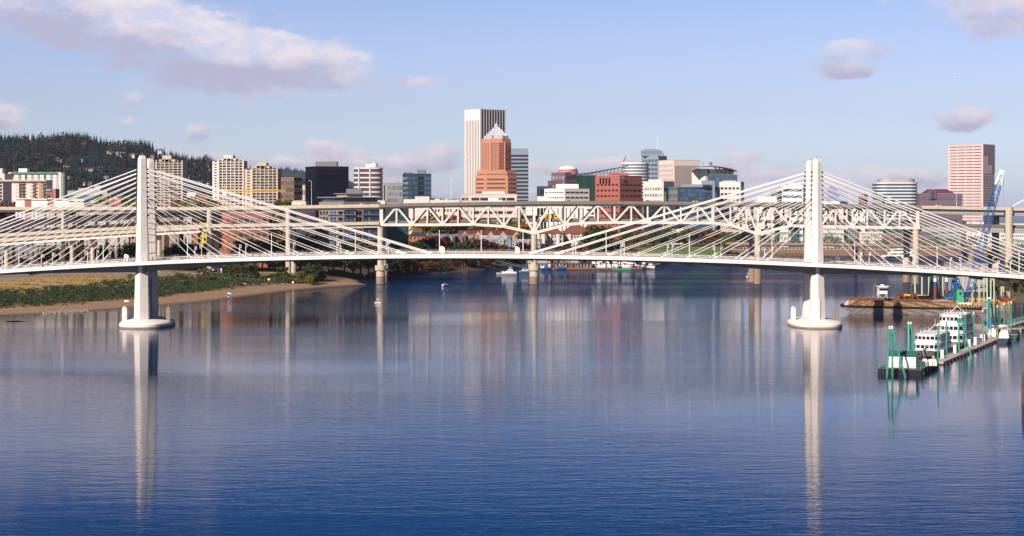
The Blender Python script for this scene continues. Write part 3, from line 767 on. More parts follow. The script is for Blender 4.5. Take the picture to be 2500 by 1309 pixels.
# ramps of the left approach
rm = []
def ramp(lab, top, px0, px1, y0, y1, depth, D=DM, fence=False, n=30):
    t = thing('highway_ramp', lab, 'road ramp', (wx((px0 + px1) / 2, D), y0, 0), 0, 'concrete ramps beside the left side span')
    tab = top
    a = deck_ribbon('road_slab', tab, px0, px1, y0, y1, -1.0, -1.6, under_m, t, n)
    deck_ribbon('road_surface', tab, px0, px1, y0 + .5, y1 - .5, -.93, -.97, asphalt, t, n)
    for yy in (y0 - .35, y1): deck_ribbon('parapet', tab, px0, px1, yy, yy + .35, 0, -1.55, pale_parapet, t, n)
    deck_ribbon('box_girder', tab, px0, px1, y0 + .6, y1 - .6, -1.6, -depth, cream_steel, t, n)
    if fence:
        b = MB()
        for p in np.arange(px0, px1, 10.3):
            x = mbx(p); z = mbz(ip(tab, p)); b.bar((x, y0 - .17, z), (x, y0 - .17, z + 2.0), .08)
        P = np.arange(px0, px1, 10.3)
        for hh in (1.0, 2.0):
            for p, q_ in zip(P, P[1:]): b.bar((mbx(p), y0 - .17, mbz(ip(tab, p)) + hh), (mbx(q_), y0 - .17, mbz(ip(tab, q_)) + hh), .05)
        b.build('mesh_fence', rail_m, t)
    return t
ramp('concrete highway ramp rising behind the left tower, upper one of the pair', [(-300, 566), (0, 541), (170, 527), (340, 518), (520, 511)], -300, 505, 956, 968, 3.6)
ramp('concrete highway ramp with mesh fence behind the left tower, lower of the pair', [(-300, 572), (0, 563), (340, 543), (420, 541)], -300, 420, 972, 983, 3.0, fence=True)
ramp('nearer concrete ramp with mesh fence in front of the left side span', [(-300, 598), (0, 585), (160, 573), (340, 561), (500, 552), (540, 550)], -300, 500, 914, 925, 3.4, fence=True)
b = MB()
P = np.arange(-100, 345, 10.3)
for p in P: b.bar((mbx(p), 928.3, mbz(505)), (mbx(p), 928.3, mbz(505) + 2.2), .08)
for hh in (1.1, 2.2): b.bar((mbx(-100), 928.3, mbz(505) + hh), (mbx(340), 928.3, mbz(505) + hh), .06)
b.build('mesh_fence', rail_m, tb)
def ramp_col(px, top, r, y, lab, z0=6.5):
    x = wx(px, y); t = thing('ramp_column', lab, 'column', (x, y, z0), 0, 'round concrete columns under the ramps')
    zt = wz(top, y); MB().lathe([(r, z0 - 1.5), (r, zt)], (x, y, 0), 16).build('shaft', oldconc, t)
    MB().box(x - r * 1.25, x + r * 1.25, y - r * 1.1, y + 5, zt, zt + 2.2).build('column_head', oldconc, t)
for px, top, r, y, lab in ((16, 595, 1.2, 919, 'round concrete ramp column at the left edge of the scene'), (33, 540, 1.0, 962, 'far round ramp column near the left edge'), (176, 592, 1.15, 919, 'round ramp column just right of the tall left pier'), (200, 548, 1.2, 962, 'ramp column standing behind between two nearer ones'),
                           (226, 588, 1.15, 921, 'round ramp column left of the left bridge tower'), (389, 574, 1.15, 919, 'round ramp column just right of the left bridge tower'), (520, 560, .9, 958, 'slim ramp column right of the orange building edge')):
    ramp_col(px, top, r, y, lab)

# ================================================================== green steel truss bridge farther up the river
DH = 1290.0
hb = thing('green_truss_bridge', 'long green steel truss bridge far up the river behind the right tower', 'bridge', (wx(2150, DH), DH, 0))
green_m = mat('pale_green_steel', (.14, .24, .18), .55, var=.15)
rust_m = mat('rail_rust', (.32, .20, .17), .7, var=.2)
dk = [(1780, 596), (2000, 597), (2250, 603), (2500, 614), (2700, 624)]
hz = lambda px: wz(ip(dk, px), DH)
b = MB(); P = np.linspace(1780, 2700, 40)
for a, c in zip(P, P[1:]): b.bar((wx(a, DH), DH + 8, hz(a) - .8), (wx(c, DH), DH + 8, hz(c) - .8), 18, 1.2, )
b.build('deck', under_m, hb)
for yy in (DH - 1.2, DH + 17.4):
    b = MB()
    for a, c in zip(P, P[1:]): b.bar((wx(a, DH), yy, hz(a) + .3), (wx(c, DH), yy, hz(c) + .3), .3, 1.3)
    b.build('railing', rust_m, hb)
spans = [(1866, 1984), (1988, 2098), (2106, 2236), (2244, 2374), (2382, 2430), (2436, 2520)]
for (a, c) in spans:
    for yy in (DH, DH + 16):
        n = 8 if c - a > 70 else 4; b = MB(); top = []; bot = []
        for i in range(n + 1):
            p = a + (c - a) * i / n; s_ = math.sin(math.pi * i / n); hh = (4.2 + 4.2 * s_ ** .7) if 0 < i < n else 0
            bot.append(Vector((wx(p, DH), yy, hz(p) + .2))); top.append(Vector((wx(p, DH), yy, hz(p) + .2 + hh)))
        for i in range(n):
            b.bar(top[i], top[i + 1], .5, .55); b.bar(bot[i], bot[i + 1], .4, .45)
            if i: b.bar(top[i], bot[i], .3)
            if 0 < i < n - 1 or n == 4: b.bar(top[i], bot[i + 1], .3) if i < n / 2 else b.bar(bot[i], top[i + 1], .3)
            if 1 <= i < n - 1: b.bar(bot[i], top[i + 1], .22)
        b.build('truss_span', green_m, hb)
for px in (1985, 2102, 2372, 2433):
    D_ = DH
    if px in (1985,): continue
    for yy in (DH + 1, DH + 14):
        MB().lathe([(2.6, -3), (2.4, hz(px) - 2)], (wx(px, D_), yy, 0), 14).build('pier', oldconc2, hb)
    MB().box(wx(px, DH) - 3.2, wx(px, DH) + 3.2, DH - 1, DH + 17, hz(px) - 3.6, hz(px) - 1.45).build('pier_cap', under_m, hb)
# riverside wall
swall = thing('river_wall', 'long brown concrete river wall beyond the green bridge', 'wall', (wx(2000, 1466), 1466, 0))
b = MB(); b.box(wx(1785, 1466), wx(2460, 1466), 1466, 1467.5, -3, 5.2); b.build('wall_face', mat('brown_wall', (.20, .135, .10), .9, var=.3, scale=.12, stain=(.25, .6, (.08, .055, .045))), swall)
b = MB(); b.box(wx(1785, 1466), wx(2460, 1466), 1465.8, 1467.7, 5.2, 5.9); b.build('wall_coping', mat('pale_coping', (.36, .28, .24), .8), swall)
b = MB(); X0, X1 = wx(1785, 1466), wx(2460, 1466)
for x in np.arange(X0, X1, 3.2): b.box(x, x + .9, 1465.9, 1466.4, 5.95, 7.1)
b.bar((X0, 1466.2, 7.1), (X1, 1466.2, 7.1), .25); b.build('balustrade', mat('pale_balustrade', (.42, .34, .30), .7), swall)
b = MB(); b.add([(wx(1895, 1462), 1461, 5.3), (wx(1960, 1462), 1461, 5.3), (wx(1945, 1462), 1458, -1), (wx(1912, 1462), 1458, -1)], [(0, 1, 2, 3)])
# ================================================================== buildings
def unit_cube():
    b = MB(); b.box(-.5, .5, -.5, .5, -.5, .5); return b
_UC = {}
def uc_mesh(m, nm='window'):
    k = (m.name, nm)
    if k not in _UC:
        me = bpy.data.meshes.new(nm); b = unit_cube(); me.from_pydata(b.v, [], b.f)
        bm = bmesh.new(); bm.from_mesh(me); bmesh.ops.recalc_face_normals(bm, faces=bm.faces); bm.to_mesh(me); bm.free()
        me.materials.append(m); _UC[k] = me
    return _UC[k]
def bx_part(name, m, parent, c, d, sx, sy, sz):
    """one box part: centre c, facade direction d (unit, xy), sizes along the facade, across it and up"""
    o = bpy.data.objects.new(name, uc_mesh(m, name)); COL.objects.link(o)
    n = (d[1], -d[0])
    M = Matrix(((d[0] * sx, n[0] * sy, 0, c[0]), (d[1] * sx, n[1] * sy, 0, c[1]), (0, 0, sz, c[2]), (0, 0, 0, 1)))
    o.parent = parent; o.matrix_parent_inverse = Matrix.Translation(-Vector(parent.location)); o.matrix_basis = M
    return o
GL = dict(
    dark=mat('window_dark', (.03, .032, .045), .12, objvar=.6), brown=mat('window_brown', (.07, .045, .04), .15, objvar=.5),
    teal=mat('window_teal', (.02, .09, .105), .12, objvar=.4), blue=mat('window_blue', (.05, .09, .16), .1, objvar=.4),
    pale=mat('window_pale', (.20, .24, .28), .15, objvar=.4), black=mat('window_black', (.012, .012, .02), .08, objvar=.3),
    green=mat('window_green', (.02, .07, .05), .1, objvar=.5))
def facade(bld, budget, C, d, L, z0, z1, kind='grid', nf=8, nc=8, wf=.6, hf=.5, g='dark', m0=.04, top=.03, extra=None, name=None, out=.07):
    """window openings of one face; C = (x, y) start, d = direction; budget = [parts left, merged builder]"""
    n = (d[1], -d[0])
    if n[1] > 0 and abs(n[1]) > 1e-6: n = (-n[0], -n[1])
    gm = GL[g]; H_ = z1 - z0; hh = H_ * (1 - top); fl = hh / nf; Li = L * (1 - 2 * m0); s0 = L * m0
    cells = []
    if kind == 'band':
        for i in range(nf): cells.append((s0 + Li / 2, z1 - H_ * top - fl * (i + .5), Li, fl * hf))
    elif kind == 'fins':
        w = Li / nc
        for j in range(nc): cells.append((s0 + w * (j + .5), z0 + hh / 2, w * wf, hh))
    else:
        w = Li / nc
        for i in range(nf):
            for j in range(nc): cells.append((s0 + w * (j + .5), z1 - H_ * top - fl * (i + .5), w * wf, fl * hf))
    nm = name or ('window_band' if kind == 'band' else 'window_strip' if kind == 'fins' else 'window')
    for (s, z, w, h) in cells:
        c = (C[0] + d[0] * s + n[0] * out * .5, C[1] + d[1] * s + n[1] * out * .5, z)
        if budget[0] > 0:
            bx_part(nm, gm, bld, c, d, w, out * 2 if False else out + .06, h); budget[0] -= 1
        else:
            b = budget[1].setdefault((nm, gm.name), MB()); hw = w / 2
            p = Vector((c[0], c[1], z)); dv = Vector((d[0], d[1], 0)); nv = Vector((n[0], n[1], 0)) * ((out + .06) / 2)
            vs = [p - dv * hw - nv, p + dv * hw - nv, p + dv * hw + nv, p - dv * hw + nv]
            b.add([v - Vector((0, 0, h / 2)) for v in vs] + [v + Vector((0, 0, h / 2)) for v in vs], [(0, 3, 2, 1), (4, 5, 6, 7), (0, 1, 5, 4), (1, 2, 6, 5), (2, 3, 7, 6), (3, 0, 4, 7)])
def flush(bld, budget):
    for (nm, gm), b in budget[1].items(): tag(b.build(nm, MATS[gm], bld, fix=False), kind='stuff')
def building(name, label, x0, xe, x1, yt, D, wall, L=None, Rt=None, z0=6.0, zb=None, depth=None, penth=(), roof=None, phi=None, cat='building', n_ind=96, parapet=.9, group=None, rot=0.0):
    """a building seen across its near corner: left face x0..xe, right face xe..x1 in picture measure"""
    a = (xe - x0) * D / FOC; b_ = (x1 - xe) * D / FOC; zt = wz(yt, D)
    C = (wx(xe, D), D)
    if b_ < .5 or a < .5:
        w = max(a, b_); dep = depth or w * .7; dl = (-1, 0) if a >= b_ else (1, 0)
        if a >= b_: P = [(C[0] - w, D), (C[0], D), (C[0], D + dep), (C[0] - w, D + dep)]
        else: P = [(C[0], D), (C[0] + w, D), (C[0] + w, D + dep), (C[0], D + dep)]
        faces = [('L', P[0], (1, 0), w)]; L = L or Rt
        side = [('S', (P[1][0], D), (0, 1), dep), ('T', (P[0][0], D), (0, 1), dep)]
    else:
        ph = R(phi) if phi else min(max(math.atan2(b_, a), R(18)), R(72))
        LL = a / math.cos(ph); RR = b_ / math.sin(ph)
        dl = (-math.cos(ph), math.sin(ph)); dr = (math.sin(ph), math.cos(ph))
        A = (C[0] + dl[0] * LL, C[1] + dl[1] * LL); B = (C[0] + dr[0] * RR, C[1] + dr[1] * RR)
        P = [A, C, B, (A[0] + B[0] - C[0], A[1] + B[1] - C[1])]
        faces = [('L', A, (-dl[0], -dl[1]), LL), ('R', C, dr, RR)]
    t = thing(name, label, cat, (C[0], C[1], z0), 0, group)
    t['_P'] = [c for p in P for c in p]
    MB().prism(P, z0 - 4, zt).build('wall', wall, t)
    cx_, cy_ = sum(p[0] for p in P) / 4, sum(p[1] for p in P) / 4
    sh = lambda k: [((p[0] - cx_) * k + cx_, (p[1] - cy_) * k + cy_) for p in P]
    rm_ = roof or mat('flat_roof_grey', (.28, .26, .25), .9, var=.15)
    MB().prism(sh(.985), zt + .002, zt + .25).build('roof', rm_, t)
    MB().prism(sh(1.008), zt - .5, zt - .003).build('cornice', wall, t)
    for (a0, a1, py, mm) in penth:
        k = (a0 - x0) / max(1, (x1 - x0)); k2 = (a1 - x0) / max(1, (x1 - x0))
        X0, X1 = wx(a0, D), wx(a1, D); yc = cy_; dd = max(4, (X1 - X0) * .35)
        bb = MB(); bb.box(X0, X1, yc - dd, yc + dd, zt + .26, wz(py, D)); bb.build('penthouse', mm or wall, t)
    budget = [n_ind, {}]
    zz0 = zb if zb is not None else z0 + 1
    for (k, Cc, d, Lf) in faces:
        sp_ = L if k == 'L' else Rt
        if not sp_: continue
        for spc in (sp_ if isinstance(sp_, list) else [sp_]):
            s = dict(spc); r0, r1 = s.pop('u', (0, 1)); v0, v1 = s.pop('v', (0, 1))
            facade(t, budget, (Cc[0] + d[0] * Lf * r0, Cc[1] + d[1] * Lf * r0), d, Lf * (r1 - r0), zz0 + (zt - zz0) * v0, zz0 + (zt - zz0) * v1, **s)
    flush(t, budget)
    t['_zt'] = zt
    return t
def slabs(t, D, x0, x1, ztop, zbot, n, m, proud=1.0, th=.25, name='balcony'):
    """balcony slabs: one part for each storey"""
    P = t['_P']; 
    for i in range(n):
        z = ztop - (ztop - zbot) * (i + .5) / n
        X0, X1 = wx(x0, D), wx(x1, D)
        bx_part(name, m, t, ((X0 + X1) / 2, D - proud / 2, z), (1, 0), X1 - X0, proud, th)
W = dict(
    white=mat('wall_white', (.74, .70, .66), .7, var=.05), pinkw=mat('wall_pinkish_white', (.68, .57, .52), .7, var=.05), cream=mat('wall_cream', (.64, .58, .52), .75, var=.06),
    beige=mat('wall_beige', (.50, .41, .32), .8, var=.08), tan=mat('wall_tan', (.42, .28, .13), .8, var=.08), grey=mat('wall_grey', (.36, .34, .33), .8, var=.08),
    dgrey=mat('wall_dark_grey', (.16, .155, .16), .7, var=.1), black=mat('wall_black', (.010, .010, .020), .6, var=.1, spec=.1), brick=mat('wall_red_brick', (.33, .10, .075), .8, var=.12),
    orange=mat('wall_orange_brick', (.49, .215, .13), .75, var=.08), orange2=mat('wall_orange_render', (.37, .135, .07), .8, var=.1), yellow=mat('wall_yellow', (.50, .42, .07), .8, var=.1),
    dbrick=mat('wall_brown_brick', (.20, .10, .07), .8, var=.15), purple=mat('wall_purple_granite', (.16, .10, .125), .5, var=.1), pink=mat('wall_pink_granite', (.62, .46, .45), .5, var=.05),
    pinkd=mat('wall_mauve_glass', (.22, .13, .17), .25, var=.05), bluegl=mat('wall_blue_glass', (.05, .085, .13), .18, var=.15), tealgl=mat('wall_teal_glass', (.03, .06, .08), .2, var=.15),
    bluegr=mat('wall_blue_grey', (.22, .27, .33), .4, var=.08), greengl=mat('wall_green_glass', (.015, .05, .04), .15, var=.2), palebl=mat('wall_pale_blue', (.27, .33, .35), .8, var=.1),
    taupe=mat('wall_taupe', (.27, .22, .18), .8, var=.1), coolw=mat('wall_cool_white', (.62, .62, .64), .6, var=.05))
RF = dict(green=mat('roof_green', (.03, .17, .11), .6), brown=mat('roof_brown_shingle', (.17, .065, .04), .9, var=.15), maroon=mat('roof_maroon', (.13, .025, .035), .85, var=.15),
          slate=mat('roof_slate', (.15, .15, .18), .85, var=.15), dark=mat('roof_dark', (.035, .04, .045), .8, var=.2), grey=mat('roof_pale_grey', (.35, .35, .38), .6, var=.1), silver=mat('roof_silver', (.50, .55, .60), .35, .3))

GL['ink'] = mat('window_ink', (.006, .006, .014), .35, spec=.15)
G = lambda nf, nc, wf=.6, hf=.5, g='dark', **k: dict(kind='grid', nf=nf, nc=nc, wf=wf, hf=hf, g=g, **k)
Bn = lambda nf, hf=.5, g='dark', **k: dict(kind='band', nf=nf, hf=hf, g=g, **k)
Fn = lambda nc, wf=.5, g='dark', **k: dict(kind='fins', nc=nc, wf=wf, g=g, **k)

# ---- far left group
t = building('apartment_block', 'pinkish white apartment block cut by the left edge of the picture', -60, -60, 11, 424, 1300, W['pinkw'], depth=20, L=G(9, 5, .5, .45), penth=((-20, 0, 411, None),))
t = building('residential_tower', 'wide white slab block with green roof edge and vertical white panels at far left', 21, 151, 152, 421, 1420, W['dgrey'], depth=18, phi=None, penth=((41, 62, 411, W['white']),), L=[G(12, 8, .55, .98, 'pale', v=(0, .96))], n_ind=20)
D = 1420; zt = wz(421, D)
for i in range(8):
    xa = 31 + i * 15.4 if i else 30
    bx_part('white_panel', W['white'], t, (wx(xa + 5.2 + 5, D) - .0, D - .5, (zt + 8) / 2), (1, 0), 9.4 * D / FOC, .6, zt - 8 - 2.2)
    for k in range(10):
        bx_part('panel_joint', RF['green'], t, (wx(xa + 10.2, D), D - .9, zt - 4 - k * 3.1), (1, 0), 9.5 * D / FOC, .18, .22)
    if i < 8: bx_part('green_column', RF['green'] if i % 3 == 1 else W['grey'], t, (wx(xa + 17, D), D - .45, (zt + 8) / 2), (1, 0), 1.6, .5, zt - 8)
bx_part('green_cornice', RF['green'], t, (wx(86, D), D - .7, zt - 1.1), (1, 0), 126 * D / FOC, 1.2, 1.5)
for xx in (24.5, 147.5): bx_part('end_wall', W['pinkw'], t, (wx(xx, D), D - .8, (zt + 8) / 2), (1, 0), 7 * D / FOC, 1.8, zt - 8)
t = building('apartment_block', 'tan balcony apartment block in front of the white slab block with green roof edge', -5, 114, 115, 440, 1210, W['pinkw'], depth=16, zb=43, L=[G(7, 1, .9, .75, 'black', u=(0, .09)), G(7, 1, .3, .3, 'dark', u=(.36, .42)), G(7, 2, .86, .8, 'black', u=(.42, .57)), G(7, 1, .5, .3, 'dark', u=(.65, .7)), G(7, 1, .88, .8, 'black', u=(.70, .79)), G(7, 1, .4, .3, 'dark', u=(.85, .9)), G(7, 1, .95, .8, 'black', u=(.91, .995)), Fn(1, 1.0, 'black', u=(.10, .28), m0=.0)])
D = 1210; zt = wz(440, D)
bx_part('tan_roof_band', W['beige'], t, (wx(54.5, D), D - .8, zt - .3), (1, 0), 120 * D / FOC, 2.0, 1.2)
for (a_, c_) in ((45, 62), (82, 90), (104, 114)): slabs(t, D, a_, c_, zt - 1.2, 43, 7, W['tan'], 1.6, .3)
bx_part('tan_bay', W['tan'], t, (wx(98, D), D - .25, (zt + 8) / 2), (1, 0), 7.5 * D / FOC, .5, zt - 10)
t = building('office_block', 'small red and grey clad block at the foot of the white slab block', 114, 136, 137, 462, 1180, W['brick'], depth=10, L=[Bn(3, .7, 'teal', u=(.0, .42)), G(2, 1, .5, .5, 'dark', u=(.72, .95))])
bx_part('grey_head', W['bluegr'], t, (wx(119, 1180), 1179.6, wz(464, 1180)), (1, 0), 2.9, .7, 1.6)
for i, (a_, c_, yt, wl, lab) in enumerate(((38, 60, 485, W['white'], 'white townhouse left of the red one behind the ramp fence'), (60, 77, 485, W['brick'], 'red townhouse between two white ones behind the ramp fence'), (77, 116, 486, W['white'], 'long white townhouse with grey lower floor behind the ramp fence'),
                                       (117, 130, 485, W['brick'], 'narrow red townhouse in shade behind the ramp fence'), (131, 168, 486, W['white'], 'white townhouse behind the stay cables left of the white hall'), (168, 205, 489, W['cream'], 'cream townhouse at the right end of the row behind the stay cables'))):
    t = building('townhouse', lab, a_, c_, c_ + .5, yt, 1100, wl, depth=10, z0=9, zb=14, group='townhouses behind the ramp fence', L=[G(2, max(2, int((c_ - a_) / 9)), .5, .45, 'pale')])
    bx_part('white_cornice', W['white'], t, (wx((a_ + c_) / 2, 1100), 1099.4, wz(yt, 1100) - .1), (1, 0), (c_ - a_ - .6) * 1100 / FOC, .7, .7)
t = building('car_park_building', 'long grey office block with dark window bands left of the left bridge tower', 148, 262, 263, 466, 1560, W['grey'], depth=30, L=Bn(3, .45, 'teal', m0=.0), penth=((184, 222, 459, W['grey']), (222, 238, 452, W['grey'])), z0=10, zb=24)
building('brick_building', 'small red brick block between the stay cables left of the left tower', 265, 295, 296, 487, 1300, W['brick'], depth=14, L=G(2, 4, .5, .4), penth=((277, 288, 484, W['pinkw']),))
building('office_block', 'white low hall behind the stay cables left of the left tower', 150, 205, 206, 486, 1250, W['pinkw'], depth=20, L=G(1, 6, .5, .3), zb=16)

# ---- three concrete balcony towers
def balcony_tower(lab, x0, xe, x1, yt, D, cores, pent, m, nfl=18, gr='concrete balcony towers under the wooded hill', dense=True):
    wcol = W[m]; zt = wz(yt, D); n = int((zt - 14) / 2.2)
    front = (xe, x1)
    t = building('apartment_tower', lab, x0, xe, x1, yt, D, wcol, phi=76 if False else None, group=gr, L=G(n, 3, .5, .45, 'brown') if xe - x0 > 3 else None, n_ind=60, penth=pent) if False else None
    # front face square to the viewer, narrow lit flank at the left
    w = (x1 - xe) * D / FOC; a = (xe - x0) * D / FOC; dep = 22
    t = thing('apartment_tower', lab, 'building', (wx(xe, D), D, 6), 0, gr)
    X0, X1, XA = wx(xe, D), wx(x1, D), wx(x0, D)
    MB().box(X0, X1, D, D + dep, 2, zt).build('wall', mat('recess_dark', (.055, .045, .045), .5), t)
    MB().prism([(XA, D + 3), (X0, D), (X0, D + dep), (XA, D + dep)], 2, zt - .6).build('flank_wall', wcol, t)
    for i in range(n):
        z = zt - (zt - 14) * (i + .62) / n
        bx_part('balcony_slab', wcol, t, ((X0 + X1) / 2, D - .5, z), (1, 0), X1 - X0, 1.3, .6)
    nb = 6
    for j in range(nb + 1):
        x = X0 + (X1 - X0) * j / nb
        bx_part('pier_fin', wcol, t, (x, D - .6, (zt + 2) / 2 + .6), (1, 0), .6 if j not in (0, nb) else 1.1, 1.6, zt - 2 + 1.2)
    for i in range(n):
        z = zt - (zt - 14) * (i + .12) / n
        for j in (1, 3):
            x = X0 + (X1 - X0) * (j + .5) / nb
            bx_part('window', GL['pale'] if (i + j) % 3 else GL['dark'], t, (x, D - .05, z), (1, 0), (X1 - X0) / nb * .75, .2, (zt - 14) / n * .45)
    for i in range(n):
        z = zt - (zt - 14) * (i + .4) / n
        bx_part('window', GL['brown'], t, ((XA + X0) / 2, D + 1.35, z), ((X0 - XA) / math.hypot(X0 - XA, 3), -3 / math.hypot(X0 - XA, 3)), a * .4, .35, .95)
    for (a0, a1, py) in pent:
        MB().box(wx(a0, D), wx(a1, D), D + 5, D + dep - 4, zt - .2, wz(py, D)).build('penthouse', wcol, t)
    return t
balcony_tower('olive beige balcony tower partly behind the left bridge tower, leftmost of three', 377, 382, 445, 395, 1500, None, ((385, 425, 389), (393, 415, 379)), 'beige', 16)
balcony_tower('tallest beige balcony tower, middle one of three, right of the left bridge tower', 517, 534, 594, 392, 1420, None, ((537, 574, 387), (544, 566, 378.5)), 'cream', 19)
balcony_tower('beige balcony tower, rightmost of three, beside the dark brown block', 596, 616, 677, 411, 1380, None, ((618, 656, 405), (625, 648, 397)), 'beige', 17)
building('apartment_block', 'dark brown and grey glass apartment block right of the balcony towers', 677, 718, 733, 434, 1520, W['dbrick'], L=[G(10, 4, .7, .6, 'green', u=(.38, 1)), G(10, 2, .5, .5, 'dark', u=(0, .36))], Rt=G(10, 3, .6, .6, 'dark'))
building('office_block', 'black glass office block with a box on its roof', 736, 771, 848, 406, 1500, W['black'], L=G(16, 8, .8, .65, 'ink'), Rt=G(16, 16, .8, .65, 'ink'), penth=((766, 818, 393.5, W['dgrey']),), phi=66)
# round white tower
D = 1620; zt = wz(408, D)
t = thing('apartment_tower', 'white banded tower with rounded bays and a drum on its roof', 'building', (wx(897, D), D, 6))
def lobed(cx, cy, w, d, z, k=1.0):
    pts = []
    for i in range(28):
        a = 2 * math.pi * i / 28; c, s = math.cos(a), math.sin(a)
        pts.append((cx + w / 2 * k * math.copysign(abs(c) ** .55, c), cy + d / 2 * k * math.copysign(abs(s) ** .55, s)))
    return pts
cxx, cyy, ww = wx(897, D), D + 12, 71 * D / FOC
MB().prism(lobed(cxx, cyy, ww, 24, 0, .985), 2, zt - 1).build('glass_core', mat('tower_brown_glass', (.10, .065, .06), .2, var=.3, scale=.3), t)
for i in range(15):
    z = zt - (zt - 12) * (i + .08) / 15; MB().prism(lobed(cxx, cyy, ww, 24, 0), z - 1.35, z).build('floor_band', W['coolw'], t)
for xx in (876, 903): bx_part('white_pier', W['coolw'], t, (wx(xx, D), cyy - 12.2, (zt + 4) / 2), (1, 0), 1.0, .8, zt - 4)
MB().prism(lobed(wx(905, D), cyy, 30 * D / FOC, 12, 0), zt, wz(401, D)).build('penthouse', W['coolw'], t)
MB().lathe([(2.6, zt), (2.6, wz(397.5, D)), (2.9, wz(397, D))], (wx(912, D), cyy, 0), 14).build('roof_drum', W['coolw'], t)
building('apartment_block', 'grey glass mid-rise with a cream edge left of the blue glass tower', 932, 944, 986, 447, 1760, W['grey'], L=Fn(1, .3, 'dark'), Rt=G(9, 8, .8, .6, 'pale'), penth=((955, 972, 441.5, W['grey']),), phi=70)
building('apartment_tower', 'blue grey glass apartment tower with dark stair core', 980, 997, 1052, 424, 1580, W['tealgl'], L=G(14, 3, .7, .5, 'pale'), Rt=[G(14, 4, .85, .65, 'blue', u=(0, .4)), G(14, 2, .85, .7, 'black', u=(.4, .68)), G(14, 3, .85, .65, 'blue', u=(.68, 1))], penth=((1017, 1038, 414.5, W['dgrey']), (984, 1005, 421, W['tealgl'])), phi=70)
building('low_building', 'plain pinkish cream box building below the blue glass tower', 1013, 1048, 1049, 480, 1350, W['pinkw'], depth=14, L=Bn(1, .1, 'pale', v=(0, .4)))
building('low_building', 'cream low building with a row of windows behind the truss bridge end', 985, 1046, 1047, 487, 1400, W['cream'], depth=12, L=G(1, 10, .5, .35, 'dark', v=(.75, .95)))
building('low_building', 'pinkish flat building with small roof boxes left of the white parking block', 1050, 1122, 1123, 489, 1450, W['pinkw'], depth=14, L=G(3, 9, .5, .3, 'dark', v=(.3, .9)), penth=((1062, 1072, 486, W['white']), (1086, 1094, 485, W['beige'])))

# ---- white striped tower
building('skyscraper', 'tallest tower, white with dark vertical stripes, behind the orange tower', 1133, 1172, 1235, 266, 2170, W['white'], L=Fn(9, .36, 'brown', v=(0, .94)), Rt=Fn(9, .62, 'black', v=(0, .995), top=.0), phi=50)
bx_ = None
# ---- orange stepped tower
D = 1860
t = thing('skyscraper', 'orange brick stepped tower with pale pyramid roof', 'building', (wx(1211, D), D, 6))
S = D / FOC; cx = wx(1211.5, D); cy = D + 22
def oct_(w, d, ch, cx=cx, cy=cy): 
    a, b = w / 2, d / 2
    return [(cx - a + ch, cy - b), (cx + a - ch, cy - b), (cx + a, cy - b + ch), (cx + a, cy + b - ch), (cx + a - ch, cy + b), (cx - a + ch, cy + b), (cx - a, cy + b - ch), (cx - a, cy - b + ch)]
tiers = [(102, 430, 700, 10), (98, 421, 430, 10), (92, 415, 421, 10), (73, 345, 415, 9), (70, 338, 345, 9)]
for i, (w, yt, yb, ch) in enumerate(tiers):
    MB().prism(oct_(w * S, 40, ch), max(2, wz(yb, D)), wz(yt, D)).build('wall_tier', W['orange'], t)
def oct_windows(w, d, ch, z0, z1, nf, nfront, nch, g, wf, hf, bud):
    P = oct_(w, d, ch); 
    for (i, j, nc) in ((0, 1, nfront), (7, 0, nch), (1, 2, nch)):
        p, q = P[i], P[j]; L_ = math.hypot(q[0] - p[0], q[1] - p[1]); facade(t, bud, p, ((q[0] - p[0]) / L_, (q[1] - p[1]) / L_), L_, z0, z1, 'grid', nf, nc, wf, hf, g)
bud = [96, {}]
oct_windows(73 * S, 40, 9, wz(415, D), wz(346, D), 16, 8, 4, 'brown', .55, .5, bud)
oct_windows(102 * S, 40, 10, wz(495, D), wz(431, D), 6, 1, 1, 'brown', .86, .36, bud)
oct_windows(98 * S, 40, 10, wz(430, D), wz(421, D), 1, 14, 3, 'dark', .5, .4, bud); flush(t, bud)
for i in range(15):
    bx_part('balcony', W['brick'], t, (wx(1222, D), cy - 20.6, wz(349 + i * 4.35, D)), (1, 0), 3.4, 1.3, .7)
for i in range(14): bx_part('balcony', W['brick'], t, (wx(1243, D), cy - 16.5, wz(352 + i * 4.4, D)), (.7, .7), 5.0, 1.3, .7)
for xx in (1198, 1216, 1232): bx_part('corner_pier', W['orange'], t, (wx(xx, D), cy - 20.3, wz(380, D)), (1, 0), 1.2, .8, 30)
zr = wz(338, D)
MB().prism(oct_(60 * S, 34, 7), zr, wz(331, D)).build('grey_attic', RF['silver'], t)
for xx in (1196, 1222): MB().prism(oct_(14 * S, 6, 1, wx(xx, D), cy - 16), wz(341, D), wz(330, D)).build('dormer', RF['silver'], t)
b = MB(); z1_, z2_ = wz(331, D), wz(309, D)
b.loft([[(cx - 11.5, cy - 13, z1_), (cx + 11.5, cy - 13, z1_), (cx + 11.5, cy + 13, z1_), (cx - 11.5, cy + 13, z1_)], [(cx - 2.3, cy - 2.4, z2_), (cx + 2.3, cy - 2.4, z2_), (cx + 2.3, cy + 2.4, z2_), (cx - 2.3, cy + 2.4, z2_)]]); pr = b.build('pyramid_roof', RF['silver'], t)
b = MB()
for k in (-1, -.5, 0, .5, 1): b.bar((cx + 11.5 * k, cy - 13.1, z1_ + .1), (cx + 2.3 * k, cy - 2.5, z2_), .5)
for f in (.2, .45, .7): b.bar((cx - 11.5 + 9.2 * f, cy - 13.1 + 10.6 * f, z1_ + (z2_ - z1_) * f), (cx + 11.5 - 9.2 * f, cy - 13.1 + 10.6 * f, z1_ + (z2_ - z1_) * f), .4)
b.build('roof_rib', W['coolw'], pr)
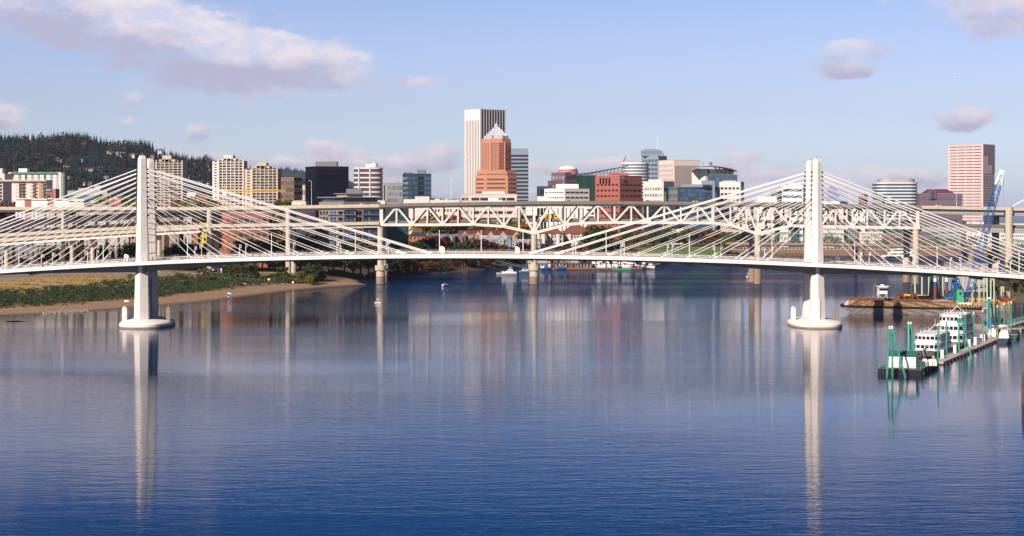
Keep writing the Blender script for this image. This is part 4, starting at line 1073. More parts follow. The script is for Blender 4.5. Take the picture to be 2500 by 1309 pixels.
b = MB(); b.lathe([(2.6, z2_), (2.6, z2_ + 2.2), (1.6, z2_ + 3.6), (.3, z2_ + 4.6), (.12, wz(293, D))], (cx, cy, 0), 10); b.build('spire', RF['silver'], t)
building('office_tower', 'grey banded office tower right of the orange tower', 1230, 1231, 1290, 363, 2010, W['bluegr'], L=None, Rt=Bn(22, .52, 'black', top=.06, m0=.0), phi=74)
# parking-like white block in front
t = building('office_block', 'long white block with dark window bands below the orange tower', 1123, 1145, 1262, 474, 1400, W['pinkw'], L=G(8, 2, .8, .42), Rt=G(8, 5, .88, .42), penth=((1176, 1232, 467, None),), phi=78)
# ---- right centre
t = building('office_tower', 'dark stepped granite tower with a white dome on its drum', 1347, 1380, 1413, 421, 1900, W['purple'], L=G(10, 4, .6, .5, 'pale'), Rt=G(10, 5, .6, .5, 'black'), roof=RF['grey'])
S = 1900 / FOC; X = wx(1388, 1900); Y = 1918
MB().lathe([(12, wz(425, 1900)), (11, wz(417, 1900)), (10.2, wz(416.5, 1900)), (10.2, wz(412.5, 1900))], (X, Y, 0), 24).build('drum', mat('drum_pink', (.40, .16, .17), .6), t)
MB().lathe([(10.4, wz(413, 1900)), (10.2, wz(411, 1900)), (8.6, wz(407.5, 1900)), (5.5, wz(405, 1900)), (2.0, wz(403.8, 1900)), (.2, wz(403.6, 1900))], (X, Y, 0), 24).build('dome', mat('dome_cream', (.80, .76, .62), .4), t)
building('office_block', 'dark low granite wing left of the domed tower', 1338, 1347, 1372, 441, 1880, W['purple'], L=G(5, 2), Rt=G(5, 4, .6, .5, 'pale'))
building('office_block', 'blue black glass block at the left foot of the domed tower', 1311, 1318, 1345, 455, 1500, W['bluegl'], L=G(8, 2), Rt=G(8, 5, .8, .7, 'black'))
building('office_block', 'white stepped office block with fine window rows left of the red brick one', 1330, 1378, 1441, 461, 1400, W['white'], L=G(7, 8, .62, .3, 'brown'), Rt=G(7, 5, .82, .34, 'brown'), penth=((1359, 1414, 449, W['white']),), zb=26)
building('low_building', 'small white annex at the left of the white stepped block', 1312, 1334, 1335, 480, 1380, W['white'], depth=20, L=G(2, 4, .3, .3, 'brown', v=(0, .6)))
t = building('grain_silo', 'white fluted silo block seen below the truss bridge', 1284, 1452, 1453, 505, 1340, W['white'], depth=20, L=[G(9, 4, .2, .25, 'brown', u=(0, .14)), Fn(3, .8, 'black', u=(.15, .31)), G(12, 1, .9, .55, 'dark', u=(.88, 1))], cat='silo')
for i in range(9):
    x = wx(1338 + i * 10.2, 1340); MB().lathe([(1.3, 4), (1.3, wz(507, 1340))], (x, 1339.6, 0), 12).build('flute', W['white'], t)
t = building('office_block', 'dark green glass block under a tilted solar roof', 1408, 1416, 1457, 428, 1700, W['greengl'], L=None, Rt=Fn(12, .75, 'green', v=(0, .97)), phi=72)
D = 1720; b = MB(); pr = [(wx(1396, D), wz(428, D)), (wx(1440, D), wz(424.5, D)), (wx(1535, D), wz(405.5, D)), (wx(1535, D), wz(404, D)), (wx(1440, D), wz(421, D)), (wx(1396, D), wz(427, D))]
b.side(pr, D, D + 26); b.build('solar_roof', mat('solar_black', (.05, .05, .08), .25), t)
b = MB()
for i in range(12):
    xa = 1420 + i * 9; b.bar((wx(xa, D), D + 1, wz(430, D)), (wx(xa + 9, D), D + 1, wz(423.6 - (xa - 1430) * .18 + 1.5, D)), .5)
    b.bar((wx(xa, D), D + 1, wz(432, D)), (wx(xa, D), D + 1, wz(424 - max(0, xa - 1440) * .18, D)), .6)
b.build('roof_truss', mat('truss_dark', (.08, .08, .1), .6), t)
t = building('office_block', 'red brick office block with square notches near its roof', 1456, 1513, 1572, 429, 1600, W['brick'], L=G(11, 6, .62, .34, 'dark', top=.09), Rt=G(11, 5, .78, .36, 'dark', top=.09), penth=((1491, 1537, 421, W['brick']),), phi=44)
D = 1352
P = t['_P']; A = Vector((P[0], P[1], 0)); C_ = Vector((P[2], P[3], 0)); dd = (C_ - A).normalized()
for i in range(4):
    p = A + dd * (6.5 + i * 3.7); bx_part('notch', GL['black'], t, (p.x + dd.y * .1, p.y - abs(dd.x) * .1, wz(441, 1600)), (dd.x, dd.y), 1.9, .5, 5.2)
bx_part('wall_sign', W['palebl'], t, (wx(1518.5, 1600) + 1.0, 1601.6, wz(434, 1600)), (.70, .72), 3.0, .5, 1.6)
# curved banded block
D = 1820; t = thing('office_block', 'curved white and glass banded block behind the red brick one', 'building', (wx(1553, D), D, 6))
def ell(px, D, wpx, d, k=1.0, n=32): return [(wx(px, D) + wpx * D / FOC / 2 * k * math.cos(2 * math.pi * i / n), D + d + d * k * math.sin(2 * math.pi * i / n)) for i in range(n)]
MB().prism(ell(1553, D, 67, 14, .99), 2, wz(397.5, D)).build('glass_core', GL['blue'], t)
for i in range(12): MB().prism(ell(1553, D, 67, 14), wz(400.5 + i * 7.5, D) - .2, wz(397 + i * 7.5 + (0 if i else -.3), D)).build('floor_band', W['white'] if i < 1 else W['coolw'], t)
# curved roof tower
t = building('office_tower', 'blue grey glass tower with sloping crown right of the centre', 1567, 1607, 1632, 381, 2010, W['bluegr'], L=G(18, 5, .75, .6, 'blue'), Rt=G(18, 3, .7, .6, 'blue'))
D = 2010; t2 = MB(); t2.side([(wx(1569, D), wz(381, D)), (wx(1569, D), wz(366, D)), (wx(1577, D), wz(363.5, D)), (wx(1602, D), wz(363, D)), (wx(1617, D), wz(367, D)), (wx(1625, D), wz(381, D))], D + 6, D + 24); t2.build('crown', W['bluegr'], t)
for i in range(5): bx_part('crown_band', GL['pale'], t, (wx(1592, D), D + 5.9, wz(367 + i * 2.8, D)), (1, 0), 22, .3, .7)
bx_part('roof_mast', lampw_m, t, (wx(1606, D), D + 8, wz(353, D)), (1, 0), .35, .35, 20)
t = building('office_tower', 'pale pink slab tower with fine vertical fins', 1613, 1645, 1714, 391, 1900, W['pinkw'], L=G(16, 12, .22, .7, 'brown', top=.04), Rt=Fn(26, .42, 'brown', v=(0, .96)), phi=62)
t = building('courthouse', 'cream stone block under a big curved roof', 1690, 1727, 1737, 413, 1700, W['cream'], L=G(10, 6, .5, .3, 'dark', v=(0, .8)), Rt=None)
D = 1690; b = MB(); arc = [(1691, 414), (1700, 408.5), (1715, 405), (1740, 403.5), (1765, 406), (1788, 411), (1801, 416)]
prof = [(wx(x, D), wz(y, D)) for x, y in arc] + [(wx(x, D), wz(y + 2.2, D)) for x, y in arc[::-1]]
b.side(prof, D, D + 30); b.build('curved_roof', mat('roof_taupe_metal', (.33, .28, .26), .45), t)
for i in range(5): b = MB(); b.side([(wx(1742 + i * 10, D), wz(406.3 + i * 1.4, D)), (wx(1746 + i * 10, D), wz(406.5 + i * 1.4, D)), (wx(1750 + i * 10, D), wz(413 + i * .9, D)), (wx(1746 + i * 10, D), wz(413 + i * .9, D))], D - .3, D - .05); b.build('roof_slot', GL['black'], t)
MB().lathe([(4.2, wz(405, D)), (5.2, wz(395, D))], (wx(1731, D), D + 14, 0), 18).build('roof_drum', RF['silver'], t)
MB().box(wx(1733, D), wx(1792, D), D + 4, D + 26, wz(428, D), wz(413, D)).build('attic', mat('attic_green', (.03, .055, .045), .5), t)
building('office_block', 'dark blue glass wing of offices under the curved roof', 1727, 1728, 1800, 427, 1680, W['bluegl'], Rt=G(14, 8, .85, .8, 'blue'), L=None, phi=76)
building('office_block', 'cream block with pale teal windows right of the red brick one', 1573, 1620, 1651, 443, 1660, W['cream'], L=G(9, 7, .7, .45, 'pale', top=.07), Rt=G(9, 4, .7, .4, 'dark', top=.07), penth=((1586, 1618, 438, W['white']),))
t = building('office_block', 'broad teal glass block with a grey slab fin', 1638, 1655, 1760, 457, 1620, W['tealgl'], L=G(7, 3, .8, .5, 'blue'), Rt=[G(5, 14, .9, .8, 'blue', v=(.62, .98)), G(9, 16, .85, .8, 'blue', v=(0, .6), u=(.25, .96)), G(7, 3, .8, .6, 'dark', v=(0, .6), u=(0, .25))], phi=80)
D = 1616; bx_part('slab_fin', W['bluegr'], t, (wx(1742, D), D, (wz(441, D) + 6) / 2), (1, 0), 2.0, 4, wz(441, D) - 6)
bx_part('slab_head', W['bluegr'], t, (wx(1729, D), D + 3, wz(446, D)), (1, 0), 11.5, 2, 3.9)
MB().box(wx(1664, D), wx(1736, D), D + 6, D + 20, wz(457, D), wz(450, D)).build('penthouse', W['bluegr'], t)
building('office_block', 'cream office block at the right end of the downtown cluster', 1758, 1808, 1823, 444, 1650, W['cream'], L=G(10, 5, .7, .38, 'dark', top=.06), Rt=G(10, 5, .5, .4, 'dark', top=.06), penth=((1768, 1800, 441, W['cream']),))
# behind the right tower
building('low_building', 'white box building behind the stay cables left of the right tower', 1848, 1896, 1897, 480, 1570, W['white'], depth=20, L=G(6, 6, .4, .4, 'brown', v=(0, .85)))
building('office_block', 'grey block half hidden by the stay cables left of the right tower', 1885, 1900, 1915, 467, 1600, W['dgrey'], L=G(6, 3), Rt=G(6, 3))
building('office_block', 'white block with dark teal bands just left of the right tower', 1914, 1960, 1988, 452, 1550, W['coolw'], L=Bn(9, .42, 'teal'), Rt=Bn(9, .42, 'teal'), penth=((1930, 1962, 446, W['coolw']),))
building('office_block', 'white low block with tall windows just right of the right tower', 2008, 2050, 2078, 492, 1600, W['white'], L=G(7, 7, .45, .5, 'brown'), Rt=G(7, 5, .45, .5, 'brown'))
for i, (a_, c_, yt, D_, wl, lab) in enumerate(((1860, 1905, 505, 1560, 'pinkw', 'pinkish block behind the truss left of the right tower'), (1905, 1930, 512, 1530, 'cream', 'cream narrow block behind the truss left of the right tower'), (2012, 2038, 505, 1560, 'cream', 'cream old block behind the truss right of the right tower'),
                                      (2040, 2082, 500, 1570, 'pinkw', 'pinkish old block with many windows behind the truss'), (2084, 2124, 508, 1550, 'white', 'white old block behind the stay cables under the red rooftop box'), (2060, 2110, 560, 1525, 'dgrey', 'grey low shed behind the green bridge'))):
    building('old_building', lab, a_, (a_ + c_) // 2 + 8, c_, yt, D_, W[wl], L=G(7, 5, .42, .5, 'brown'), Rt=G(7, 3, .42, .5, 'brown'), group='old blocks behind the truss bridge')
building('rooftop_building', 'small green and red topped block behind the right stay cables', 2098, 2110, 2121, 474, 1570, W['brick'], L=G(4, 2, .8, .6, 'green'), Rt=G(4, 2, .8, .6, 'green'))
building('office_block', 'pale block with square windows left of the blue banded round office', 2126, 2129, 2156, 475, 1560, W['palebl'], Rt=G(9, 4, .6, .5, 'dark'), L=None, phi=70)
# banded rounded office
D = 1570; t = thing('office_block', 'broad rounded office block with blue glass bands and grey top', 'building', (wx(2194, D), D, 6))
def rr(x0, x1, D, dep, k=0.0, r=9.0, n=6):
    X0, X1 = wx(x0, D) + k, wx(x1, D) - k; Y0, Y1 = D + k, D + dep - k; out = []
    for (cx_, cy_, a0) in ((X1 - r, Y0 + r, -90), (X1 - r, Y1 - r, 0), (X0 + r, Y1 - r, 90), (X0 + r, Y0 + r, 180)):
        for i in range(n + 1): a = R(a0 + 90 * i / n); out.append((cx_ + r * math.cos(a), cy_ + r * math.sin(a)))
    return out
MB().prism(rr(2143, 2245, D, 34, .25), 2, wz(446, D)).build('glass_core', mat('office_teal_glass', (.025, .08, .10), .12, var=.3), t)
for i in range(12): MB().prism(rr(2143, 2245, D, 34), wz(449 + i * 7.9, D), wz(445.6 + i * 7.9, D)).build('floor_band', W['coolw'], t)
MB().prism(rr(2150, 2242, D, 30, 1.2), wz(446, D), wz(437, D)).build('grey_attic', W['grey'], t)
# dark brick arched block
D = 1560; t = building('office_block', 'dark purple brick block with arched glass bay and maroon roof', 2245, 2246, 2350, 473, D, W['purple'], L=None, Rt=G(7, 20, .5, .45, 'blue'), phi=82)
b = MB(); zt = wz(473, D); b.loft([[(wx(2262, D), D + 2, zt), (wx(2335, D), D + 2, zt), (wx(2335, D), D + 26, zt), (wx(2262, D), D + 26, zt)], [(wx(2276, D), D + 10, wz(461.5, D)), (wx(2318, D), D + 10, wz(461.5, D)), (wx(2318, D), D + 18, wz(461.5, D)), (wx(2276, D), D + 18, wz(461.5, D))]])
b.build('hip_roof', RF['maroon'], t)
arc = [(wx(2276.5 + 7.5 * math.cos(a), D), wz(471 - 8.5 * math.sin(a), D)) for a in np.linspace(0, math.pi, 10)]
b = MB(); b.side([(wx(2269, D), wz(486, D))] + arc[::-1] + [(wx(2284, D), wz(486, D))], D - 1.5, D + 10); b.build('arched_bay', W['purple'], t)
arc = [(wx(2276.5 + 4.6 * math.cos(a), D), wz(470.5 - 5.4 * math.sin(a), D)) for a in np.linspace(0, math.pi, 10)]
b = MB(); b.side([(wx(2271.9, D), wz(486, D))] + arc[::-1] + [(wx(2281.1, D), wz(486, D))], D - 1.7, D - 1.45); b.build('arched_window', GL['blue'], t)
# pink skyscraper
t = building('skyscraper', 'pink granite skyscraper with a mauve glass corner at the right', 2331, 2400, 2441, 352, 2200, W['pink'], L=G(30, 4, .9, .27, 'brown', top=.01), Rt=G(26, 4, .8, .4, 'brown', v=(0, .70)), phi=42, n_ind=96)
P = t['_P']; C_ = Vector((P[2], P[3], 0)); B_ = Vector((P[4], P[5], 0)); dr = (B_ - C_); Lr = dr.length; dr.normalize(); D = 2200
for (u0, u1, ya, yb) in ((0.02, .38, 352, 376), (.38, .7, 352, 398), (.7, .995, 352, 420)):
    c = C_ + dr * Lr * (u0 + u1) / 2; za, zb_ = wz(ya, D) - .6, wz(yb, D)
    bx_part('mauve_glass', W['pinkd'], t, (c.x + dr.y * .2, c.y - dr.x * .2, (za + zb_) / 2), (dr.x, dr.y), Lr * (u1 - u0), .8, za - zb_)
for i, (a_, c_, yt, D_, wl, lab) in enumerate(((2350, 2372, 541, 1570, 'cream', 'cream old block below the pink skyscraper'), (2373, 2402, 543, 1560, 'white', 'white old block below the pink skyscraper'), (2402, 2440, 548, 1570, 'pinkw', 'pinkish block behind the blue crane boom'), (2440, 2520, 546, 1650, 'coolw', 'pale banded block at the right edge between the two decks'),
                                      (2156, 2228, 570, 1530, 'brick', 'red brick warehouse behind the green bridge'), (2228, 2290, 576, 1530, 'dbrick', 'brown brick warehouse behind the green bridge'), (2290, 2345, 572, 1535, 'grey', 'grey warehouse with yellow sign behind the green bridge'), (2010, 2060, 553, 1520, 'cream', 'cream old block with brown windows under the truss right of the tower'), (2100, 2156, 566, 1520, 'pinkw', 'pale pink block under the truss behind the green bridge'))):
    building('old_building', lab, a_, c_, c_ + .6, yt, D_, W[wl], depth=18, L=G(4, max(4, int((c_ - a_) / 5)), .45, .42, 'brown'), group='old blocks behind the green bridge')
# white arch bridge far right
D = 2500; t = thing('arch_bridge', 'white arch bridge rib rising at the far right behind the truss bridge', 'bridge', (wx(2560, D), D, 0))
b = MB()
for i in range(14):
    f = lambda k: Vector((wx(2472 + k * 14, D), D, wz(503 - 34 * math.sin(math.pi * k / 14), D)))
    b.bar(f(i), f(i + 1), 1.6)
b.build('arch_rib', lampw_m, t)
b = MB(); b.box(wx(2440, D), wx(2700, D), D - 6, D + 6, wz(512, D), wz(509, D)); b.build('deck', W['grey'], t)

# ---- nearer row behind the left side span
t = building('office_building', 'orange brick building with rows of teal windows behind the left side span', 520, 562, 652, 521, 1010, W['orange2'], z0=8, zb=14, L=[G(5, 4, .4, .4, 'dark', u=(.62, 1), top=.08), G(5, 2, .4, .3, 'dark', u=(.0, .25), top=.08)], Rt=G(5, 6, .72, .48, 'teal', top=.08), phi=72)
P = t['_P']
bx_part('white_top_floor', W['coolw'], t, (wx(607, 1010), 1016, wz(523, 1010)), (math.sin(R(72)), math.cos(R(72))), 18, .8, 3.8) if False else None
building('stair_building', 'dark brown stairwell block right of the orange building', 640, 646, 664, 520, 1030, W['dbrick'], z0=8, L=G(5, 1, .5, .4), Rt=G(5, 3, .6, .5, 'black'))
building('apartment_block', 'yellow apartment block with dark square windows behind a pier', 482, 484, 506, 545, 1030, W['yellow'], z0=8, zb=13, L=None, Rt=G(5, 2, .5, .45, 'black'), phi=70)
building('stair_building', 'red stair block left of the yellow apartment block', 468, 470, 483, 545, 1028, W['brick'], z0=8, zb=11, L=None, Rt=G(7, 3, .5, .3, 'dark'), phi=70)
building('apartment_block', 'narrow yellow block right of the orange building', 655, 657, 671, 551, 1040, W['yellow'], z0=8, zb=16, L=None, Rt=G(3, 1, .5, .6, 'pale'), phi=70)
building('warehouse', 'plain beige concrete block right of the left bridge tower', 394, 437, 438, 523, 1060, W['taupe'], depth=16, z0=8, L=G(1, 1, .5, .7, 'brown', v=(.05, .7), u=(.0, .6)))
building('warehouse', 'grey concrete block beside the plain beige one', 448, 468, 469, 528, 1062, W['grey'], depth=16, z0=8, L=G(4, 1, .2, .3))
t = building('apartment_block', 'long grey beige apartment building with white framed windows left of the left tower', 95, 332, 333, 517, 1070, W['taupe'], depth=14, z0=8, zb=12, L=[G(6, 1, .8, .5, 'dark', u=(u_, u_ + .035)) for u_ in (.04, .08, .15, .19, .27, .31, .39, .43, .50, .57, .61, .69, .73, .80, .84, .91, .95)])
for u_ in (.02, .125, .24, .355, .47, .54, .65, .775, .885): bx_part('grey_bay', W['grey'], t, (wx(95 + 237 * u_, 1070), 1069.4, wz(560, 1070)), (1, 0), 5.2, 1.0, 20)
building('apartment_block', 'grey apartment wing in shade at the far left under the ramps', -60, 92, 93, 540, 1085, W['dgrey'], depth=14, z0=8, L=G(4, 12, .4, .5, 'dark'))
# big brown and glass condominium
D = 1048
t = building('apartment_building', 'large brown brick and glass condominium behind the left side span', 766, 838, 925, 494, D, W['taupe'], z0=8, zb=10, L=[G(9, 3, .65, .62, 'dark', u=(0, .42)), G(9, 2, .75, .66, 'blue', u=(.45, .75)), G(9, 1, .9, .6, 'black', u=(.78, 1))], Rt=[G(9, 3, .8, .7, 'blue', u=(.0, .3)), G(9, 2, .85, .75, 'black', u=(.32, .5)), G(9, 2, .8, .7, 'teal', u=(.52, .68)), G(9, 4, .85, .72, 'blue', u=(.70, 1))], phi=58, n_ind=98)
zt = wz(494, D); P = t['_P']; A, C_, B_ = [Vector((P[i], P[i + 1], 0)) for i in (0, 2, 4)]
for (p, q, u0, u1) in ((C_, B_, .0, .3), (C_, B_, .50, .98), (A, C_, .4, .98)):
    d_ = (q - p); L_ = d_.length; d_.normalize(); c = p + d_ * L_ * (u0 + u1) / 2
    for i in range(9):
        z = zt - (zt - 10) * (i + 1) / 9; bx_part('balcony', W['bluegr'], t, (c.x + d_.y * .5, c.y - abs(d_.x) * .5, z), (d_.x, d_.y), L_ * (u1 - u0), 1.0, .45)
cen = (A + B_) / 2
def poly_scale(k): return [((v.x - cen.x) * k + cen.x, (v.y - cen.y) * k + cen.y) for v in (A, C_, B_, A + B_ - C_)]
MB().prism(poly_scale(.9), zt + .26, wz(482.5, D)).build('top_floor', GL['blue'], t)
MB().prism(poly_scale(1.06), wz(482.5, D), wz(480.5, D)).build('roof_slab', W['bluegr'], t)
MB().prism(poly_scale(.42), wz(480.5, D), wz(473, D)).build('penthouse', W['tan'], t)
MB().prism(poly_scale(.52), wz(473, D), wz(471.5, D)).build('upper_roof_slab', W['bluegr'], t)
bx_part('lift_box', W['dgrey'], t, (cen.x + 3, cen.y, wz(466.5, D)), (1, 0), 9.5, 8, 3.0)
building('apartment_building', 'dark teal glass apartment block behind the first river pier', 943, 945, 997, 508, 1100, W['tealgl'], z0=8, L=None, Rt=G(11, 7, .85, .62, 'teal'), phi=74)
building('apartment_building', 'brown brick wing with balconies left of the large condominium', 684, 720, 766, 512, 1045, W['dbrick'], z0=8, L=G(8, 4, .6, .55, 'dark'), Rt=G(8, 4, .7, .55, 'blue'), phi=60)
building('low_building', 'cream low building with orange top left of the black office block', 712, 746, 747, 492, 1150, W['cream'], depth=14, z0=8, L=Bn(1, .4, 'pale', v=(.86, .97)), penth=((716, 742, 489, W['tan']),))

# ---- houses
def gable_house(name, lab, x0, x1, yeave, yridge, D, wall, roof, dep=10, nwin=4, nf=2, gables=0, z0=7.5, grp=None, hip=False, cat='house', gcol=None):
    t = thing(name, lab, cat, (wx((x0 + x1) / 2, D), D, z0), 0, grp)
    X0, X1 = wx(x0, D), wx(x1, D); ze, zr = wz(yeave, D), wz(yridge, D)
    MB().box(X0, X1, D, D + dep, z0 - 3, ze).build('wall', wall, t)
    b = MB(); o = .5
    ins = (X1 - X0) * (.28 if hip else 0)
    b.add([(X0 - o, D - o, ze), (X1 + o, D - o, ze), (X1 + o, D + dep + o, ze), (X0 - o, D + dep + o, ze), (X0 - o + ins, D + dep / 2, zr), (X1 + o - ins, D + dep / 2, zr)], [(0, 1, 5, 4), (2, 3, 4, 5), (0, 4, 3), (1, 2, 5), (0, 3, 2, 1)])
    rf = b.build('roof', roof, t)
    for k in range(gables):
        xc = X0 + (X1 - X0) * (k + .5) / gables; w = min(2.2, (X1 - X0) / gables * .32); zt_ = ze + (zr - ze) * .9
        b = MB(); b.side([(xc - w, z0), (xc + w, z0), (xc + w, ze), (xc, zt_), (xc - w, ze)], D - 1.4, D + .01); b.build('gable_bay', gcol or wall, t)
        b = MB(); b.add([(xc - w - .3, D - 1.7, ze - .2), (xc, D - 1.7, zt_ + .25), (xc, D + dep / 2, zt_ + .25), (xc - w - .3, D + dep / 2, ze - .2), (xc + w + .3, D - 1.7, ze - .2), (xc + w + .3, D + dep / 2, ze - .2)], [(0, 1, 2, 3), (1, 4, 5, 2)]); b.build('gable_roof', roof, t)
        for f in range(nf): bx_part('window', GL['pale'], t, (xc, D - 1.45, z0 + 2.2 + f * (ze - z0) / nf), (1, 0), 1.2, .2, 1.4)
    for i in range(nwin):
        for f in range(nf):
            bx_part('window', GL['dark'], t, (X0 + (X1 - X0) * (i + .5) / nwin, D - .02, z0 + 2.2 + f * (ze - z0) / nf), (1, 0), (X1 - X0) / nwin * .4, .2, 1.4)
    return t
gable_house('apartment_house', 'brick apartment house with dark hipped roof right of the teal glass block', 998, 1037, 576, 566.5, 1130, W['orange2'], RF['dark'], 14, 4, 4, hip=True, z0=8)
gable_house('low_house', 'small tan house with low curved roof behind the brick apartment house', 1009, 1031, 564, 558, 1180, W['tan'], RF['brown'], 8, 2, 1, hip=True, z0=15)
for i, (a_, c_, ye, yr, wl, lab) in enumerate(((1040, 1062, 577, 571, 'dbrick', 'grey roofed brown townhouse next to the brick apartment house'), (1062, 1088, 578, 571, 'taupe', 'second grey roofed townhouse from the brick apartment house'), (1088, 1110, 579, 572, 'taupe', 'grey roofed townhouse with two narrow gables, middle of its row'), (1110, 1134, 579, 571, 'dbrick', 'grey roofed brown townhouse with large gable and balcony'), (1136, 1160, 577, 571, 'taupe', 'grey roofed townhouse left of the pale blue one'))):
    gable_house('townhouse', lab, a_, c_, ye, yr, 1165 + i * 8, W[wl], RF['slate'], 10, 3, 3, gables=1, z0=8, grp='grey roofed townhouses by the river')
gable_house('townhouse', 'long pale blue townhouse with grey roof behind the bridge deck', 1177, 1238, 585, 575, 1215, W['palebl'], RF['grey'], 11, 9, 3, gables=2, z0=8, grp='pale townhouses by the river')
gable_house('townhouse', 'small blue grey townhouse right of the long pale blue one', 1239, 1250, 588, 577, 1213, W['bluegr'], RF['slate'], 9, 2, 3, gables=1, z0=8, grp='pale townhouses by the river')
gable_house('townhouse', 'grey townhouse row with grey roof left of the middle river pier', 1250, 1296, 590, 584, 1235, W['grey'], RF['grey'], 9, 7, 2, gables=2, z0=8, grp='pale townhouses by the river')
gable_house('townhouse', 'grey gabled townhouse right of the middle river pier', 1306, 1322, 592, 584, 1250, W['grey'], RF['slate'], 9, 2, 2, gables=1, z0=8, grp='pale townhouses by the river')
for i, (a_, c_, lab) in enumerate(((1120, 1150, 'maroon roofed brick townhouse at the left end of the upper row'), (1151, 1183, 'maroon roofed brick townhouse second in the upper row'), (1184, 1212, 'maroon roofed brick townhouse in the middle of the upper row'), (1213, 1243, 'maroon roofed brick townhouse fourth in the upper row'), (1244, 1277, 'maroon roofed brick townhouse at the right end of the upper row'))):
    gable_house('townhouse', lab, a_, c_, 573, 562.5, 1300, W['tan'], RF['maroon'], 12, 4, 2, gables=1, z0=14, grp='maroon roofed townhouses')
def mansard(lab, x0, x1, ye, yr, xr0, xr1, D):
    t = thing('hotel', lab, 'building', (wx((x0 + x1) / 2, D), D, 7), 0, 'brown roofed riverside hotel blocks')
    X0, X1 = wx(x0, D), wx(x1, D); ze, zr = wz(ye, D), wz(yr, D); dep = 22
    MB().box(X0, X1, D, D + dep, 4, ze).build('wall', W['beige'], t)
    b = MB(); b.loft([[(X0 - 1, D - 1, ze), (X1 + 1, D - 1, ze), (X1 + 1, D + dep + 1, ze), (X0 - 1, D + dep + 1, ze)], [(wx(xr0, D), D + dep * .45, zr), (wx(xr1, D), D + dep * .45, zr), (wx(xr1, D), D + dep * .55, zr), (wx(xr0, D), D + dep * .55, zr)]]); b.build('roof', RF['brown'], t)
    n = max(3, int((x1 - x0) / 7)); bud = [90, {}]; facade(t, bud, (X0, D), (1, 0), X1 - X0, 8, ze, 'grid', 4, n, .45, .42, 'dark'); flush(t, bud)
    for k in (.25, .7): bx_part('stair_tower', W['cream'], t, (X0 + (X1 - X0) * k, D - .6, (ze + 5) / 2), (1, 0), 2.6, 1.4, ze - 5 - .4)
mansard('brown roofed hotel block just right of the middle river pier', 1306, 1334, 571, 560, 1312, 1326, 1262)
mansard('brown roofed hotel block with pointed roof, middle of three', 1330, 1375, 571, 555.5, 1348, 1356, 1270)
mansard('largest brown roofed hotel block, right of three', 1372, 1442, 571, 547.5, 1400, 1414, 1285)

# infill of the far city seen between the trusses
r_ = random.Random(11)
wl_keys = ['pinkw', 'cream', 'beige', 'grey', 'white', 'dgrey', 'dbrick', 'taupe']
infill = [(940, 975, 500, 1500), (1005, 1040, 520, 1500), (1040, 1075, 508, 1600), (1075, 1122, 515, 1480), (1100, 1122, 500, 1700), (1262, 1284, 512, 1500), (1440, 1458, 520, 1500), (1572, 1600, 505, 1700), (1600, 1640, 515, 1700), (1640, 1668, 560, 1600), (1760, 1800, 540, 1620), (1800, 1850, 520, 1620),
          (455, 478, 470, 1700), (478, 512, 480, 1650), (444, 470, 484, 1500), (733, 745, 452, 1620), (850, 862, 466, 1500), (860, 900, 488, 1300), (900, 940, 490, 1320), (300, 330, 497, 1350), (205, 262, 500, 1250), (690, 716, 496, 1300), (1290, 1312, 500, 1600)]
for i, (a_, c_, yt, D_) in enumerate(infill):
    k = wl_keys[r_.randrange(len(wl_keys))]
    col = {'pinkw': 'pinkish', 'cream': 'cream', 'beige': 'beige', 'grey': 'grey', 'white': 'white', 'dgrey': 'dark grey', 'dbrick': 'brown brick', 'taupe': 'taupe'}[k]
    lab = 'plain %s block, %s from the left among low background blocks' % (col, nth(1 + sorted(v[0] for v in infill).index(a_)))
    building('background_building', lab, a_, c_, c_ + .6, yt, D_, W[k], depth=16, L=G(5, max(3, int((c_ - a_) / 5)), .5, .42, 'dark'), n_ind=24, group='low background blocks of the far city')
# tower crane in front of the balcony towers
D = 1200; t = thing('tower_crane', 'yellow tower crane with long jib in front of the balcony towers', 'crane', (wx(549, D), D, 8))
yel = mat('crane_yellow', (.62, .36, .03), .5)
def lattice(b, p, q, w, n, th):
    p, q = Vector(p), Vector(q); d = (q - p).normalized(); u = Vector((0, 1, 0)); a = d.cross(u).normalized() * w / 2; c = u * w / 2
    cs = [a + c, a - c, -a - c, -a + c]
    for k in cs: b.bar(p + k, q + k, th)
    for i in range(n):
        s, e = p + (q - p) * i / n, p + (q - p) * (i + 1) / n
        for j in range(4):
            k0, k1 = cs[j], cs[(j + 1) % 4]
            b.bar(s + k0, e + k1, th * .7) if i % 2 else b.bar(s + k1, e + k0, th * .7)
b = MB(); lattice(b, (wx(549, D), D, 6), (wx(549, D), D, wz(466, D)), 1.6, 14, .28); b.build('mast', yel, t)
b = MB(); lattice(b, (wx(535, D), D, wz(468, D)), (wx(697, D), D, wz(466, D)), 1.3, 34, .3); b.build('jib', yel, t)
b = MB(); b.box(wx(545, D), wx(553, D), D - 1.2, D + 1.2, wz(477, D), wz(470, D)); b.build('cab', lampw_m, t)
b = MB(); b.bar((wx(549, D), D, wz(466, D)), (wx(549, D), D, wz(448, D)), .5); b.bar((wx(549, D), D, wz(449, D)), (wx(620, D), D, wz(465, D)), .14); b.build('tie_mast', yel, t)
